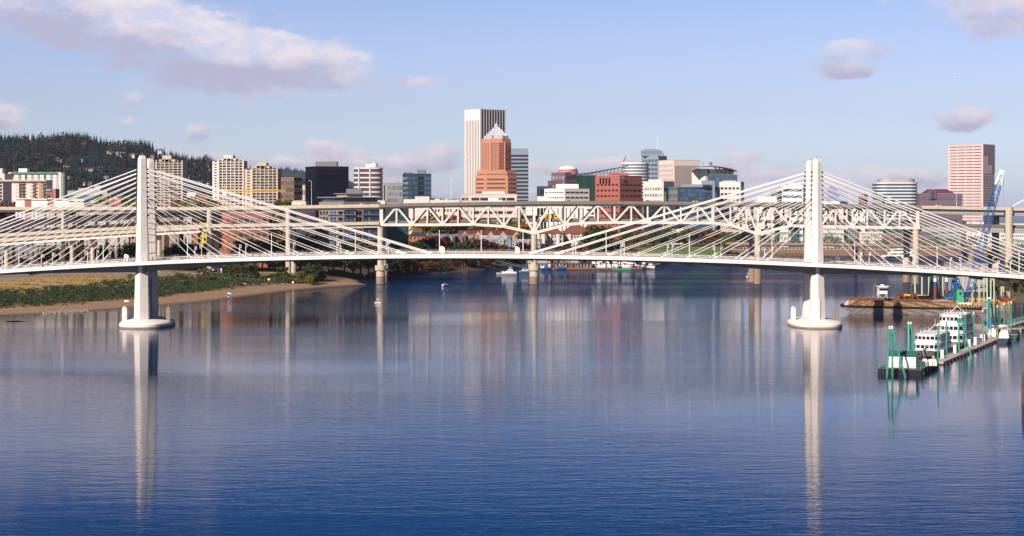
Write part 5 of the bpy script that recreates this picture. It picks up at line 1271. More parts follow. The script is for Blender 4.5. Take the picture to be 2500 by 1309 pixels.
# flagpole on the red building
D = 1780; t = thing('flag_pole', 'flag flying on a pole above the curved white block', 'flag', (wx(1527, D), D, wz(404, D)))
MB().cyl((wx(1527, D), D, wz(404, D)), (wx(1528, D), D, wz(382, D)), .2, .12, 6).build('pole', lampw_m, t)
b = MB(); b.loft([[(wx(1527.6 - k * 1.6, D), D + math.sin(k) * .4, wz(382.5 + k * 2.3, D)), (wx(1527.6 - k * 1.6, D), D + math.sin(k) * .4 + .12, wz(382.5 + k * 2.3, D)), (wx(1527.6 - k * 1.2, D), D + .12 + math.sin(k) * .4, wz(387.5 + k * 2.6, D)), (wx(1527.6 - k * 1.2, D), D + math.sin(k) * .4, wz(387.5 + k * 2.6, D))] for k in (0, 1, 2, 3, 4)])
b.cur = 0; b.build('flag', mat('flag_red', (.5, .12, .12), .7), t)
bx_part('flag_canton', mat('flag_blue', (.05, .06, .25), .7), t, (wx(1526.5, D), D - .25, wz(385.5, D)), (1, 0), 1.2, .1, 1.6)
for o in list(bpy.data.objects):
    for k in ('_P', '_zt'):
        if k in o: del o[k]
# ================================================================== hills with forest and houses
def quads_mesh(name, V, m, mats=None):
    """V: (n,4,3) array of loose quads"""
    n = len(V); me = bpy.data.meshes.new(name)
    me.vertices.add(n * 4); me.vertices.foreach_set('co', V.reshape(-1).astype(np.float32))
    me.loops.add(n * 4); me.loops.foreach_set('vertex_index', np.arange(n * 4, dtype=np.int32))
    me.polygons.add(n); me.polygons.foreach_set('loop_start', np.arange(0, n * 4, 4, dtype=np.int32))
    me.materials.append(m); me.update(calc_edges=True); return me
def tris_mesh(name, V, m):
    n = len(V); me = bpy.data.meshes.new(name)
    me.vertices.add(n * 3); me.vertices.foreach_set('co', V.reshape(-1).astype(np.float32))
    me.loops.add(n * 3); me.loops.foreach_set('vertex_index', np.arange(n * 3, dtype=np.int32))
    me.polygons.add(n); me.polygons.foreach_set('loop_start', np.arange(0, n * 3, 3, dtype=np.int32))
    me.materials.append(m); me.update(calc_edges=True); return me
def leaf_quads(C, size, seed, flat=0.0):
    r = np.random.default_rng(seed); n = len(C)
    a = r.normal(size=(n, 3)); a /= np.linalg.norm(a, axis=1)[:, None]
    b = r.normal(size=(n, 3)); b -= (b * a).sum(1)[:, None] * a; b /= np.linalg.norm(b, axis=1)[:, None]
    s = size * r.uniform(.6, 1.3, (n, 1)); s2 = size * r.uniform(.5, 1.1, (n, 1))
    return np.stack([C - a * s - b * s2 * .3, C + b * s2, C + a * s + b * s2 * .2, C - b * s2], 1)
def foliage_mat(name, cols):
    m = mat(name, (0, 0, 0), .75, island=cols, spec=.2, var=.25, scale=.25)
    return m
FM = dict(
    conifer=foliage_mat('needles_hazy_green', [(.005, .014, .020), (.009, .023, .028), (.018, .036, .034), (.007, .019, .026)]),  # the hill's bluish haze is put into the needle colours
    dark=foliage_mat('leaves_dark_green', [(.014, .028, .008), (.035, .055, .014), (.06, .08, .018), (.022, .04, .01)]),
    olive=foliage_mat('leaves_olive', [(.05, .055, .010), (.11, .105, .02), (.17, .15, .03), (.07, .075, .014)]),
    yellow=foliage_mat('leaves_yellow', [(.22, .14, .01), (.42, .27, .015), (.52, .36, .03), (.20, .16, .02)]),
    orange=foliage_mat('leaves_orange', [(.20, .065, .012), (.36, .13, .018), (.42, .19, .03), (.15, .05, .012)]),
    red=foliage_mat('leaves_red', [(.16, .018, .014), (.28, .04, .022), (.34, .07, .03), (.10, .014, .012)]),
    maroon=foliage_mat('leaves_maroon', [(.035, .008, .010), (.075, .014, .014), (.11, .022, .018), (.05, .010, .012)]),
    russet=foliage_mat('leaves_russet', [(.09, .035, .014), (.16, .06, .02), (.22, .09, .03), (.07, .03, .014)]),
    ygreen=foliage_mat('leaves_yellow_green', [(.09, .095, .012), (.16, .155, .018), (.23, .20, .025), (.07, .08, .012)]))
bark = mat('bark', (.09, .065, .045), .9, var=.3, scale=1.5)
def broad_crown(seed, n=900, wide=1.0):
    """unit tree, 1 m high in total; crown from .22 up"""
    r = np.random.default_rng(seed); C = []
    k = 26; cl_ = []
    for i in range(k):
        z = r.uniform(.28, .93); rad = .36 * wide * math.sqrt(max(0.02, 1 - ((z - .55) / .46) ** 2)); a = r.uniform(0, 6.28); q = rad * r.uniform(.35, .95)
        cl_.append((q * math.cos(a), q * math.sin(a), z, r.uniform(.075, .14)))
    for (x, y, z, s) in cl_:
        m = int(n / k); d = r.normal(size=(m, 3)); d /= np.linalg.norm(d, axis=1)[:, None]; q = s * r.uniform(.55, 1.05, (m, 1)); C.append(np.array([x, y, z]) + d * q * np.array([1, 1, .8]))
    C = np.concatenate(C); C[:, 2] = np.clip(C[:, 2], .16, 1.0)
    return leaf_quads(C, .034, seed + 1)
def broad_trunk(seed):
    r = random.Random(seed); b = MB(); b.cyl((0, 0, -.03), (0.01, 0, .30), .030, .018, 7)
    for i in range(5):
        a = i * 1.26 + r.random(); b.cyl((0.01, 0, .22 + .03 * i), (.20 * math.cos(a), .20 * math.sin(a), .48 + .06 * i), .014, .005, 5)
    b.cyl((0.01, 0, .30), (0, 0.01, .75), .018, .006, 5)
    return b
def conifer_tris(seed, layers=11, n=9):
    r = np.random.default_rng(seed); T = []
    for l in range(layers):
        f = l / layers; z = .10 + .84 * f; rad = .20 * (1 - f) ** .85 + .018; h = .13 * (1 - f) + .05; ph = r.uniform(0, 6.28)
        for i in range(n):
            a = ph + 6.28 * i / n + r.uniform(-.2, .2); q = rad * r.uniform(.7, 1.15); w = 6.28 / n * .62
            tip = (q * math.cos(a), q * math.sin(a), z - h * .35 * r.uniform(.4, 1.2)); top = (0, 0, z + h * .9)
            l_ = (q * .55 * math.cos(a - w), q * .55 * math.sin(a - w), z + .01); r_2 = (q * .55 * math.cos(a + w), q * .55 * math.sin(a + w), z + .01)
            T += [[top, l_, tip], [top, tip, r_2]]
    T.append([(.02, 0, .9), (-.02, 0, .9), (0, 0, 1.0)]); T.append([(0, .02, .9), (0, -.02, .9), (0, 0, 1.0)])
    return np.array(T)
BR = [quads_mesh('crown', broad_crown(s, 900, w), FM['dark']) for s, w in ((1, 1.0), (5, 1.15), (9, .85), (12, 1.0))]
CN = [tris_mesh('crown', conifer_tris(s), FM['conifer']) for s in (2, 4, 7)]
BT = []
for s in range(3):
    o = broad_trunk(s).build('trunk', bark); BT.append(o.data); bpy.data.objects.remove(o)
o = MB().cyl((0, 0, -.04), (0, 0, .9), .02, .004, 7).build('trunk', bark); CT = o.data; bpy.data.objects.remove(o)
_ti = [0]
def gz(x, y): return float(ground_z(np.array([x]), np.array([y]))[0])
def tree(px, D, ytop, kind, lab, grp, wide=1.0, z0=None, cat='tree'):
    while z0 is None and float(sdist((np.array([wx(px, D)]), np.array([float(D)])), west_shore, len(west_shore) - 3)[0]) < 4 and wx(px, D) < 230 + (D > 1200) * 900 and D < 1600: D += 6
    x = wx(px, D); zg = gz(x, D) if z0 is None else z0; h = max(1.5, wz(ytop, D) - zg); _ti[0] += 1; i = _ti[0]
    t = thing('conifer_tree' if kind == 'conifer' else ('shrub' if cat == 'shrub' else 'tree'), lab, cat, (x, D, zg - .1), i * 1.7 % 6.28, grp)
    t.scale = (h * wide, h * wide, h)
    tr = bpy.data.objects.new('trunk', CT if kind == 'conifer' else BT[i % 3]); COL.objects.link(tr); tr.parent = t
    cr = bpy.data.objects.new('crown', CN[i % 3] if kind == 'conifer' else BR[i % 4]); COL.objects.link(cr); cr.parent = t
    if kind != 'conifer': setmat(cr, FM[kind])
    if 'bush' in grp or 'low autumn' in grp: cr.location = (0, 0, -.17); cr.scale = (1, 1, 1.18)
    return t
CW = dict(conifer='dark green conifer', dark='dark green tree', olive='olive green tree', yellow='bright yellow autumn tree', orange='orange autumn tree', red='bright red autumn tree', maroon='dark maroon tree', russet='russet brown tree', ygreen='yellow green tree')
def grove(items, where, grp, D=None):
    """items: (px, D, ytop, kind[, wide]); the label counts trees of one kind from the left"""
    items = sorted(items, key=lambda v: v[0]); tot = {}; cnt = {}
    for v in items: tot[v[3]] = tot.get(v[3], 0) + 1
    for v in items:
        k = v[3]; cnt[k] = cnt.get(k, 0) + 1; c = cnt[k]
        if tot[k] == 1: lab = 'the only %s %s' % (CW[k], where)
        else: lab = '%s %s from the left, %s' % (nth(c), CW[k], where)
        tree(v[0], v[1], v[2], k, lab, grp, v[4] if len(v) > 4 else 1.0)

# ridge: skyline of the wooded hill at the left
HD = 3000.0
ridge_px = [-2600, -1200, -500, -200, 0, 60, 100, 170, 215, 250, 300, 340, 360, 380, 400, 440, 470, 500, 540, 600, 660, 720, 790, 860, 930, 1010, 1120]
ridge_py = [380, 350, 345, 340, 344, 344, 348, 338, 340, 357, 360, 358, 358, 378, 386, 390, 400, 398, 408, 425, 440, 452, 464, 474, 484, 492, 500]
RX = np.array([wx(p, HD) for p in ridge_px]); RZ = np.array([wz(p, HD) for p in ridge_py])
def hill_z(x, y):
    rz = np.interp(x * HD / np.maximum(y, 1) * .35 + x * .65, RX, RZ)
    t = np.clip((y - 1800) / (HD - 1800), 0, 1); s = t * t * (3 - 2 * t) * .55 + t * .45
    back = np.clip((y - HD) / 1500, 0, 1)
    return 14 + (rz - 14) * s * (1 - .6 * back) + vnoise(x, y, .006, 21) * 9 * np.sin(np.pi * np.clip(t, 0, 1)) + vnoise(x, y, .02, 22) * 3 * t * (t < 1)
hx = np.linspace(-2600, -60, 150); hy = np.concatenate([np.linspace(1750, 3000, 70), np.linspace(3040, 4600, 12)])
HX, HY = np.meshgrid(hx, hy)
hillm = mat('hill_ground', (.016, .022, .012), .95, var=.4, scale=.02)
struct(grid_obj('hills', HX, HY, hill_z(HX, HY), hillm))
# farther blue ridge
fd = 6500.0
fpx = [300, 500, 620, 660, 700, 740, 800, 860, 900, 940, 1000, 1060, 1120, 1180, 1260]; fpy = [470, 420, 418, 410, 411, 415, 424, 446, 456, 464, 480, 484, 490, 497, 503]
FX = np.array([wx(p, fd) for p in fpx]); FZ = np.array([wz(p + 3, fd) for p in fpy])
def far_z(x, y):
    t = np.clip((y - 5200) / 1300, 0, 1); return 10 + (np.interp(x, FX, FZ) - 10) * t * (3 - 2 * t) * t
fx = np.linspace(FX[0], FX[-1], 90); fy = np.linspace(5200, 6900, 24); A_, B_2 = np.meshgrid(fx, fy)
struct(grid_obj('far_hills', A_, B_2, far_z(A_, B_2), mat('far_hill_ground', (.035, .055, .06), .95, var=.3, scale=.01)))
def forest(name, n, seed, region, zf, hmin, hmax, m, conif=True, label=''):
    r = np.random.default_rng(seed); x = r.uniform(region[0], region[1], n); y = r.uniform(region[2], region[3], n)
    z = zf(x, y); h = r.uniform(hmin, hmax, n); out = []
    if conif:
        base = [conifer_tris(s, 5, 5) for s in (31, 32, 33)]
        for k in range(3):
            sel = np.arange(k, n, 3); a = r.uniform(0, 6.28, len(sel)); ca, sa = np.cos(a), np.sin(a); B0 = base[k]
            X_ = B0[None, :, :, 0] * ca[:, None, None] - B0[None, :, :, 1] * sa[:, None, None]; Y_ = B0[None, :, :, 0] * sa[:, None, None] + B0[None, :, :, 1] * ca[:, None, None]
            w = (h[sel] * r.uniform(.8, 1.25, len(sel)))[:, None, None]
            V = np.stack([X_ * w + x[sel][:, None, None], Y_ * w + y[sel][:, None, None], B0[None, :, :, 2] * h[sel][:, None, None] + z[sel][:, None, None] - 1], -1)
            out.append(V.reshape(-1, 3, 3))
        me = tris_mesh(name, np.concatenate(out), m)
    else:
        k = 26; d = r.normal(size=(n, k, 3)); d /= np.linalg.norm(d, axis=2)[..., None]; q = r.uniform(.5, 1.0, (n, k, 1))
        C = np.stack([x, y, z + h * .55], -1)[:, None, :] + d * q * (h * .5)[:, None, None]
        me = quads_mesh(name, leaf_quads(C.reshape(-1, 3), 1.9, seed + 3), m)
    o = bpy.data.objects.new(name, me); COL.objects.link(o); return tag(o, label, 'forest', kind='stuff')
forest('conifer_forest', 15000, 51, (-1500, -180, 1900, 3060), hill_z, 8, 18, FM['conifer'], True, 'dense dark conifers covering the hill at the left')
forest('autumn_woods', 1100, 52, (-1500, -180, 1850, 2950), hill_z, 9, 15, foliage_mat('woods_brown', [(.05, .028, .016), (.085, .045, .022), (.045, .04, .02), (.03, .04, .02)]), False, 'brown and orange broadleaf patches among the hill conifers')
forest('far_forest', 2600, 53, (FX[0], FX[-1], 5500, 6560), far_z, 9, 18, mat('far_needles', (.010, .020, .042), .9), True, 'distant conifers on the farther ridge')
rt = [(12, 323), (26, 326), (40, 326), (53, 332), (62, 328), (69, 322), (81, 328), (106, 327), (118, 330), (130, 326), (142, 327), (160, 323), (167, 325), (176, 321), (184, 323), (193, 322), (200, 325), (207, 325), (214, 330), (226, 337), (234, 338), (246, 331), (259, 337), (270, 340), (287, 342), (302, 338), (311, 340), (320, 342), (332, 337), (343, 342), (354, 342), (365, 341), (372, 346),
      (381, 358), (401, 357), (417, 364), (430, 370), (445, 370), (455, 374), (467, 376), (484, 382), (496, 383), (507, 400), (603, 400), (611, 399)]
for i, (px, py) in enumerate(rt):
    D_ = HD - 30 - (i * 37 % 60); x = wx(px, D_)
    _ti[0] += 1; zg = float(hill_z(np.array([x]), np.array([D_]))[0]); h = max(12, wz(py, D_) - zg)
    t = thing('conifer_tree', 'tall dark conifer standing on the hill ridge, %s from the left' % nth(i + 1), 'tree', (x, D_, zg - .5), i * 2.1, 'conifers along the hill ridge')
    t.scale = (h * .9, h * .9, h)
    for me in (CT, CN[i % 3]):
        o = bpy.data.objects.new('trunk' if me is CT else 'crown', me); COL.objects.link(o); o.parent = t
# houses on the hill
hh = [(203, 348, 10, 'red', 'maroon'), (264, 369, 10, 'white', 'dgrey'), (272, 372, 8, 'white', 'slate'), (288, 373, 12, 'white', 'grey'), (299, 374, 9, 'pinkw', 'grey'), (318, 376, 20, 'white', 'brown'), (135, 387, 12, 'dbrick', 'slate'), (145, 391, 10, 'white', 'slate'), (103, 397, 6, 'orange', 'brown'), (162, 404, 14, 'white', 'green'),
      (200, 390, 6, 'pinkw', 'grey'), (208, 411, 8, 'pinkw', 'brown'), (222, 412, 12, 'beige', 'brown'), (243, 409, 12, 'white', 'slate'), (165, 432, 14, 'white', 'grey'), (172, 446, 10, 'beige', 'slate'), (213, 446, 20, 'white', 'slate'), (258, 432, 10, 'white', 'grey'), (372, 381, 8, 'white', 'grey'), (390, 366, 10, 'white', 'brown'),
      (384, 381, 12, 'beige', 'slate'), (452, 396, 12, 'white', 'brown'), (475, 400, 8, 'white', 'slate'), (486, 427, 8, 'white', 'brown'), (457, 430, 10, 'pinkw', 'brown'), (505, 402, 8, 'white', 'slate'), (512, 414, 8, 'beige', 'brown'), (35, 420, 8, 'pinkw', 'brown'), (488, 444, 10, 'beige', 'slate'), (508, 446, 9, 'white', 'brown')]
W['red'] = W['brick']; RF['dgrey'] = RF['slate']
ocn = {}
hh.sort(key=lambda v: v[0])
for i, (px, py, wpx, wk, rk) in enumerate(hh):
    D_ = 2900
    for D_c in np.arange(1900, 2990, 12.0):
        if float(hill_z(np.array([wx(px, D_c)]), np.array([D_c]))[0]) >= wz(py + 6, D_c): D_ = D_c; break
    zg = wz(py + 6, D_) - 1.0
    cw = {'white': 'white', 'red': 'red', 'pinkw': 'pinkish', 'dbrick': 'brown', 'orange': 'orange', 'beige': 'beige'}[wk]
    t = gable_house('hill_house', '%s house among the trees on the hill, %s hill house from the left' % (cw, nth(i + 1)), px - wpx / 2, px + wpx / 2, py + 1, py - 2.5, D_ - 9, W[wk], RF[rk], 10, 3, 2, gables=0, z0=zg, grp='houses among the trees on the hill')

# ================================================================== trees of the city and banks
Rr = random.Random(5)
grove([(4, 1140, 487, 'maroon', 1.3), (22, 1140, 486, 'maroon', 1.2), (40, 1145, 491, 'maroon', 1.1), (55, 1145, 497, 'maroon')], 'above the ramp fence at the far left', 'trees above the ramp fence')
grove([(272, 1360, 474, 'ygreen', 1.1), (284, 1365, 470, 'ygreen', 1.2), (296, 1360, 476, 'olive', 1.2), (307, 1360, 480, 'ygreen', 1.0), (318, 1365, 482, 'orange', 1.0), (200, 1200, 495, 'ygreen', 1.1), (214, 1200, 496, 'olive', 1.1), (229, 1200, 498, 'orange', 1.1), (244, 1200, 494, 'ygreen', 1.1), (330, 1250, 490, 'olive', 1.1), (340, 1250, 488, 'ygreen'), (356, 1300, 496, 'olive')], 'behind the stay cables left of the left tower', 'trees behind the left tower cables')
grove([(446, 1400, 484, 'orange', 1.1), (458, 1400, 480, 'olive', 1.1), (470, 1400, 482, 'russet', 1.1), (483, 1400, 478, 'olive', 1.2), (496, 1400, 482, 'orange'), (507, 1400, 484, 'ygreen'), (690, 1300, 484, 'dark', 1.1), (703, 1300, 486, 'olive'), (715, 1300, 482, 'dark')], 'below the balcony towers', 'trees below the balcony towers')
grove([(110, 1000, 604, 'dark', 1.3), (125, 1005, 600, 'dark', 1.3), (168, 1000, 602, 'dark', 1.3), (186, 1005, 598, 'dark', 1.3), (236, 1000, 600, 'dark', 1.3), (246, 1005, 594, 'conifer', 1.4), (140, 1000, 600, 'conifer'), (212, 1010, 600, 'conifer'), (258, 1005, 588, 'conifer', 1.3), (276, 1010, 597, 'conifer', 1.3), (292, 1000, 590, 'conifer', 1.3), (305, 1008, 583, 'conifer', 1.3), (322, 1000, 590, 'dark', 1.2), (336, 1005, 595, 'dark', 1.2), (345, 1005, 592, 'dark', 1.2), (404, 1005, 597, 'conifer', 1.3), (418, 1000, 600, 'dark', 1.3), (430, 1005, 582, 'conifer', 1.5), (440, 1000, 590, 'dark', 1.3), (453, 1005, 577, 'conifer', 1.5), (466, 1000, 592, 'dark', 1.3),
       (478, 1000, 598, 'dark', 1.2), (491, 1005, 590, 'dark', 1.3), (500, 1000, 600, 'olive', 1.2)], 'behind the left tower under the ramps', 'trees under the ramps')
grove([(8, 985, 622, 'red', 1.4), (20, 985, 628, 'maroon', 1.4), (46, 985, 628, 'red', 1.4), (60, 985, 632, 'maroon', 1.4), (93, 985, 626, 'red', 1.5), (104, 985, 632, 'maroon', 1.3), (124, 985, 631, 'russet', 1.3), (158, 985, 625, 'maroon', 1.2), (68, 990, 630, 'olive', 1.3), (200, 985, 630, 'russet', 1.2), (226, 985, 628, 'maroon', 1.2), (272, 990, 628, 'red', 1.0)], 'just above the bridge deck at the left', 'low autumn trees above the left deck')
grove([(578, 960, 612, 'olive', 1.2), (592, 975, 592, 'olive', 1.2), (606, 980, 580, 'olive', 1.25), (622, 975, 583, 'ygreen', 1.2), (640, 980, 590, 'dark', 1.2), (655, 975, 594, 'dark', 1.2), (671, 975, 585, 'dark', 1.2), (684, 975, 594, 'olive', 1.2), (695, 980, 600, 'olive', 1.1), (718, 975, 578, 'dark', 1.25), (733, 980, 565, 'dark', 1.25), (748, 975, 570, 'dark', 1.2), (760, 975, 585, 'dark', 1.1), (672, 1100, 516, 'ygreen', .9), (680, 1100, 522, 'olive', .9)], 'in front of the orange building', 'trees before the orange building')
grove([(800, 985, 602, 'russet', 1.2), (815, 985, 598, 'olive', 1.2), (842, 985, 600, 'russet', 1.2), (862, 985, 590, 'olive', 1.3), (880, 985, 587, 'olive', 1.3), (900, 985, 592, 'olive', 1.3), (914, 985, 598, 'olive', 1.2), (960, 985, 600, 'dark', 1.2), (985, 990, 600, 'dark', 1.2), (1012, 1090, 586, 'dark', 1.2), (1026, 1095, 590, 'dark', 1.2)], 'below the large condominium', 'trees below the condominium')
it = []
for i in range(26):
    px = 1028 + i * 10.6 + Rr.uniform(-3, 3); k = Rr.choice(['yellow', 'yellow', 'orange', 'olive', 'ygreen', 'red', 'yellow', 'orange', 'dark']); it.append((px, 1335 + (i * 31 % 40), 540 + Rr.uniform(-6, 5) + (6 if px > 1180 else 0), k, 1.25))
grove(it, 'under the left half of the truss', 'bright autumn trees under the truss')
grove([(1037 + i * 13 + Rr.uniform(-3, 3), 1320 + i % 3 * 15, 522 + Rr.uniform(-4, 10), Rr.choice(['orange', 'ygreen', 'olive', 'yellow']), 1.2) for i in range(6)], 'seen between the truss diagonals', 'trees seen through the truss')
grove([(1216, 1330, 533, 'olive', 1.2), (1228, 1330, 538, 'orange', 1.2), (1243, 1335, 528, 'olive', 1.2), (1256, 1330, 535, 'ygreen', 1.2), (1270, 1330, 540, 'orange', 1.1), (1281, 1330, 545, 'orange', 1.1), (1290, 1290, 560, 'dark', 1.3), (1281, 1290, 566, 'dark', 1.2)], 'left of the middle river pier', 'trees left of the middle river pier')
grove([(1040, 1135, 583, 'maroon', 1.3), (1052, 1135, 574, 'maroon', 1.3), (1064, 1135, 580, 'maroon', 1.3), (1076, 1135, 573, 'maroon', 1.3), (1088, 1140, 584, 'maroon', 1.2), (1100, 1135, 592, 'dark', 1.2), (1113, 1135, 590, 'dark', 1.2), (1128, 1135, 590, 'dark', 1.2), (1144, 1135, 586, 'dark', 1.3), (1155, 1236, 588, 'olive', 1.2), (1168, 1172, 579, 'maroon', 1.3), (1180, 1176, 583, 'maroon', 1.3), (1196, 1172, 590, 'maroon', 1.3), (1216, 1172, 589, 'russet', 1.3), (1229, 1172, 592, 'russet', 1.3),
       (1262, 1172, 587, 'conifer', 1.5), (1278, 1172, 589, 'maroon', 1.3), (1289, 1172, 594, 'maroon', 1.2), (1245, 1172, 598, 'dark', 1.2)], 'in front of the riverside townhouses', 'trees before the riverside townhouses')
grove([(1333, 1236, 586, 'conifer', 1.5), (1345, 1236, 600, 'olive', 1.4), (1358, 1244, 594, 'russet', 1.3), (1366, 1236, 598, 'conifer', 1.3), (1380, 1244, 598, 'russet', 1.3), (1393, 1244, 600, 'red', 1.2), (1410, 1244, 597, 'russet', 1.3), (1425, 1244, 600, 'orange', 1.2), (1436, 1252, 592, 'olive', 1.3)], 'in front of the brown roofed hotels', 'trees before the hotels')
it = [(1445, 1250, 561, 'dark', 1.2), (1456, 1260, 556, 'dark', 1.2), (1468, 1280, 548, 'dark', 1.2), (1440, 1300, 545, 'russet', 1.2), (1452, 1310, 548, 'orange', 1.2), (1448, 1190, 590, 'olive', 1.3), (1462, 1200, 580, 'dark', 1.3), (1476, 1200, 588, 'ygreen', 1.2), (1484, 1390, 572, 'olive', 1.2), (1494, 1300, 585, 'orange', .8), (1506, 1390, 590, 'olive', 1.2), (1514, 1395, 585, 'dark', 1.2), (1545, 1300, 592, 'russet', 1.1), (1540, 1395, 575, 'olive', 1.2),
      (1498, 1560, 560, 'olive', 1.3), (1515, 1560, 566, 'yellow', 1.2)]
grove(it, 'between the hotels and the lawn', 'trees beside the lawn')
it = []
for i in range(24):
    px = 1530 + i * 11.3 + Rr.uniform(-3, 3); k = Rr.choice(['dark', 'olive', 'olive', 'dark', 'russet', 'dark']); it.append((px, 1545 + (i * 23 % 40), 562 + Rr.uniform(-8, 8), k, 1.35))
it += [(1600, 1480, 561, 'dark', 1.3), (1630, 1490, 566, 'dark', 1.3), (1562, 1500, 562, 'olive', 1.3), (1720, 1540, 556, 'russet', 1.3), (1738, 1540, 558, 'russet', 1.2)]
grove(it, 'behind the riverside lawn', 'trees behind the lawn')
grove([(1768, 1420, 592, 'olive', 1.4), (1782, 1425, 580, 'ygreen', 1.3), (1796, 1425, 574, 'dark', 1.4), (1812, 1480, 566, 'dark', 1.4), (1826, 1480, 562, 'dark', 1.4), (1838, 1480, 572, 'olive', 1.4), (1868, 1500, 571, 'maroon', 1.3), (1880, 1500, 578, 'maroon', 1.3), (1893, 1500, 584, 'maroon', 1.3), (1858, 1490, 580, 'dark', 1.3), (1910, 1500, 590, 'maroon', 1.3), (1930, 1500, 588, 'russet', 1.4), (1950, 1500, 590, 'maroon', 1.3)], 'left of the right tower above the river wall', 'trees above the river wall')
it = [(2020 + i * 24 + Rr.uniform(-5, 5), 1500 + i * 13 % 30, 580 + Rr.uniform(-6, 6), Rr.choice(['dark', 'olive', 'russet', 'maroon']), 1.5) for i in range(16)]
grove(it, 'behind the green bridge', 'trees behind the green bridge')
it = [(2395 + i * 9 + Rr.uniform(-2, 2), 1900 + i * 17 % 60, 568 + Rr.uniform(-5, 5), Rr.choice(['olive', 'dark', 'russet', 'olive']), 1.3) for i in range(13)]
grove(it, 'on the far bank at the right edge', 'trees on the far right bank')
grove([(2488, 778, 628, 'dark', 1.1), (2500, 770, 622, 'dark', 1.2), (2478, 800, 650, 'olive', 1.2), (2408, 800, 690, 'olive', 1.3), (2422, 795, 682, 'ygreen', 1.3), (2436, 790, 680, 'ygreen', 1.4), (2450, 800, 680, 'ygreen', 1.3), (2464, 790, 684, 'olive', 1.2), (2482, 760, 693, 'olive', 1.3), (2498, 755, 690, 'olive', 1.3)], 'on the near right bank', 'trees on the near right bank')
grove([(750, 912, 652, 'dark', 1.5), (762, 916, 642, 'dark', 1.4), (776, 918, 648, 'dark', 1.4), (768, 905, 664, 'dark', 1.6), (738, 905, 660, 'olive', 1.6), (788, 925, 656, 'dark', 1.3), (757, 898, 670, 'ygreen', 1.6), (560, 905, 645, 'dark', 1.3), (575, 905, 643, 'olive', 1.2), (606, 905, 642, 'dark', 1.3), (620, 910, 644, 'dark', 1.2), (690, 900, 648, 'dark', 1.2), (440, 850, 664, 'olive', 1.8), (319, 850, 668, 'olive', 1.8), (497, 880, 652, 'olive', 1.6)], 'under the deck on the left bank', 'trees and bushes on the left bank')
it = [(955 + i * 15 + Rr.uniform(-4, 4), 1022 + (i * 9) + Rr.uniform(-4, 6), 639 + Rr.uniform(-3, 4) - i * .2, Rr.choice(['dark', 'dark', 'maroon', 'russet']), 1.9) for i in range(20)]
grove(it, 'on the shaded bank under the deck', 'bushes on the shaded bank')

# shrub belt and dry grass on the left bank (nobody could count them)
def bank_scatter(n, smin, smax, seed, xr=(-330, -60), yr=(520, 930)):
    r = np.random.default_rng(seed); x = r.uniform(*xr, n * 9); y = r.uniform(*yr, n * 9)
    s = sdist((x, y), west_shore, len(west_shore) - 3); w = smin + 5 * vnoise(x, y, .06, 9); k = (s > w) & (s < smax + 6 * vnoise(x, y, .05, 10)) & (x < wx(770, 1) * y + 0)
    return x[k][:n], y[k][:n]
x, y = bank_scatter(3300, 27, 72, 61); r_ = np.random.default_rng(62); z = ground_z(x, y); k = 30
sz = r_.uniform(.8, 2.1, len(x)); d = r_.normal(size=(len(x), k, 3)); d /= np.linalg.norm(d, axis=2)[..., None]; d[..., 2] = np.abs(d[..., 2])
C = np.stack([x, y, z], -1)[:, None, :] + d * sz[:, None, None] * r_.uniform(.6, 1, (len(x), k, 1))
o = bpy.data.objects.new('shrubs', quads_mesh('shrubs', leaf_quads(C.reshape(-1, 3), .30, 63), foliage_mat('shrub_leaves', [(.018, .034, .014), (.035, .055, .02), (.07, .085, .03), (.028, .046, .02), (.045, .065, .035)]))); COL.objects.link(o)
tag(o, 'belt of dense green shrubs along the left beach', 'shrubs', kind='stuff')
x, y = bank_scatter(900, 22, 32, 66); z = ground_z(x, y); k = 10; sz = r_.uniform(.3, .8, len(x)); d = r_.normal(size=(len(x), k, 3)); d /= np.linalg.norm(d, axis=2)[..., None]; d[..., 2] = np.abs(d[..., 2])
C = np.stack([x, y, z], -1)[:, None, :] + d * sz[:, None, None]
o = bpy.data.objects.new('weeds', quads_mesh('weeds', leaf_quads(C.reshape(-1, 3), .28, 68), foliage_mat('weed_leaves', [(.12, .06, .02), (.16, .12, .02), (.09, .10, .02), (.10, .04, .02)]))); COL.objects.link(o)
tag(o, 'brown and yellow weeds at the top of the left beach', 'weeds', kind='stuff')
x, y = bank_scatter(5200, 58, 112, 71); z = ground_z(x, y); n = len(x); a = r_.uniform(0, 6.28, (n, 6)); h = r_.uniform(.2, .6, (n, 6)); w = .16
bx_ = x[:, None] + r_.normal(0, .35, (n, 6)); by_ = y[:, None] + r_.normal(0, .35, (n, 6)); zz = np.repeat(z[:, None], 6, 1)
T = np.stack([np.stack([bx_ - w * np.cos(a), by_ - w * np.sin(a), zz - .05], -1), np.stack([bx_ + w * np.cos(a), by_ + w * np.sin(a), zz - .05], -1), np.stack([bx_ + .3 * np.sin(a), by_, zz + h], -1)], 2).reshape(-1, 3, 3)
o = bpy.data.objects.new('dry_grass', tris_mesh('dry_grass', T, foliage_mat('straw', [(.36, .24, .09), (.26, .18, .065), (.44, .30, .12), (.15, .13, .045)]))); COL.objects.link(o)
tag(o, 'golden dry grass on the slope of the left bank', 'grass', kind='stuff')
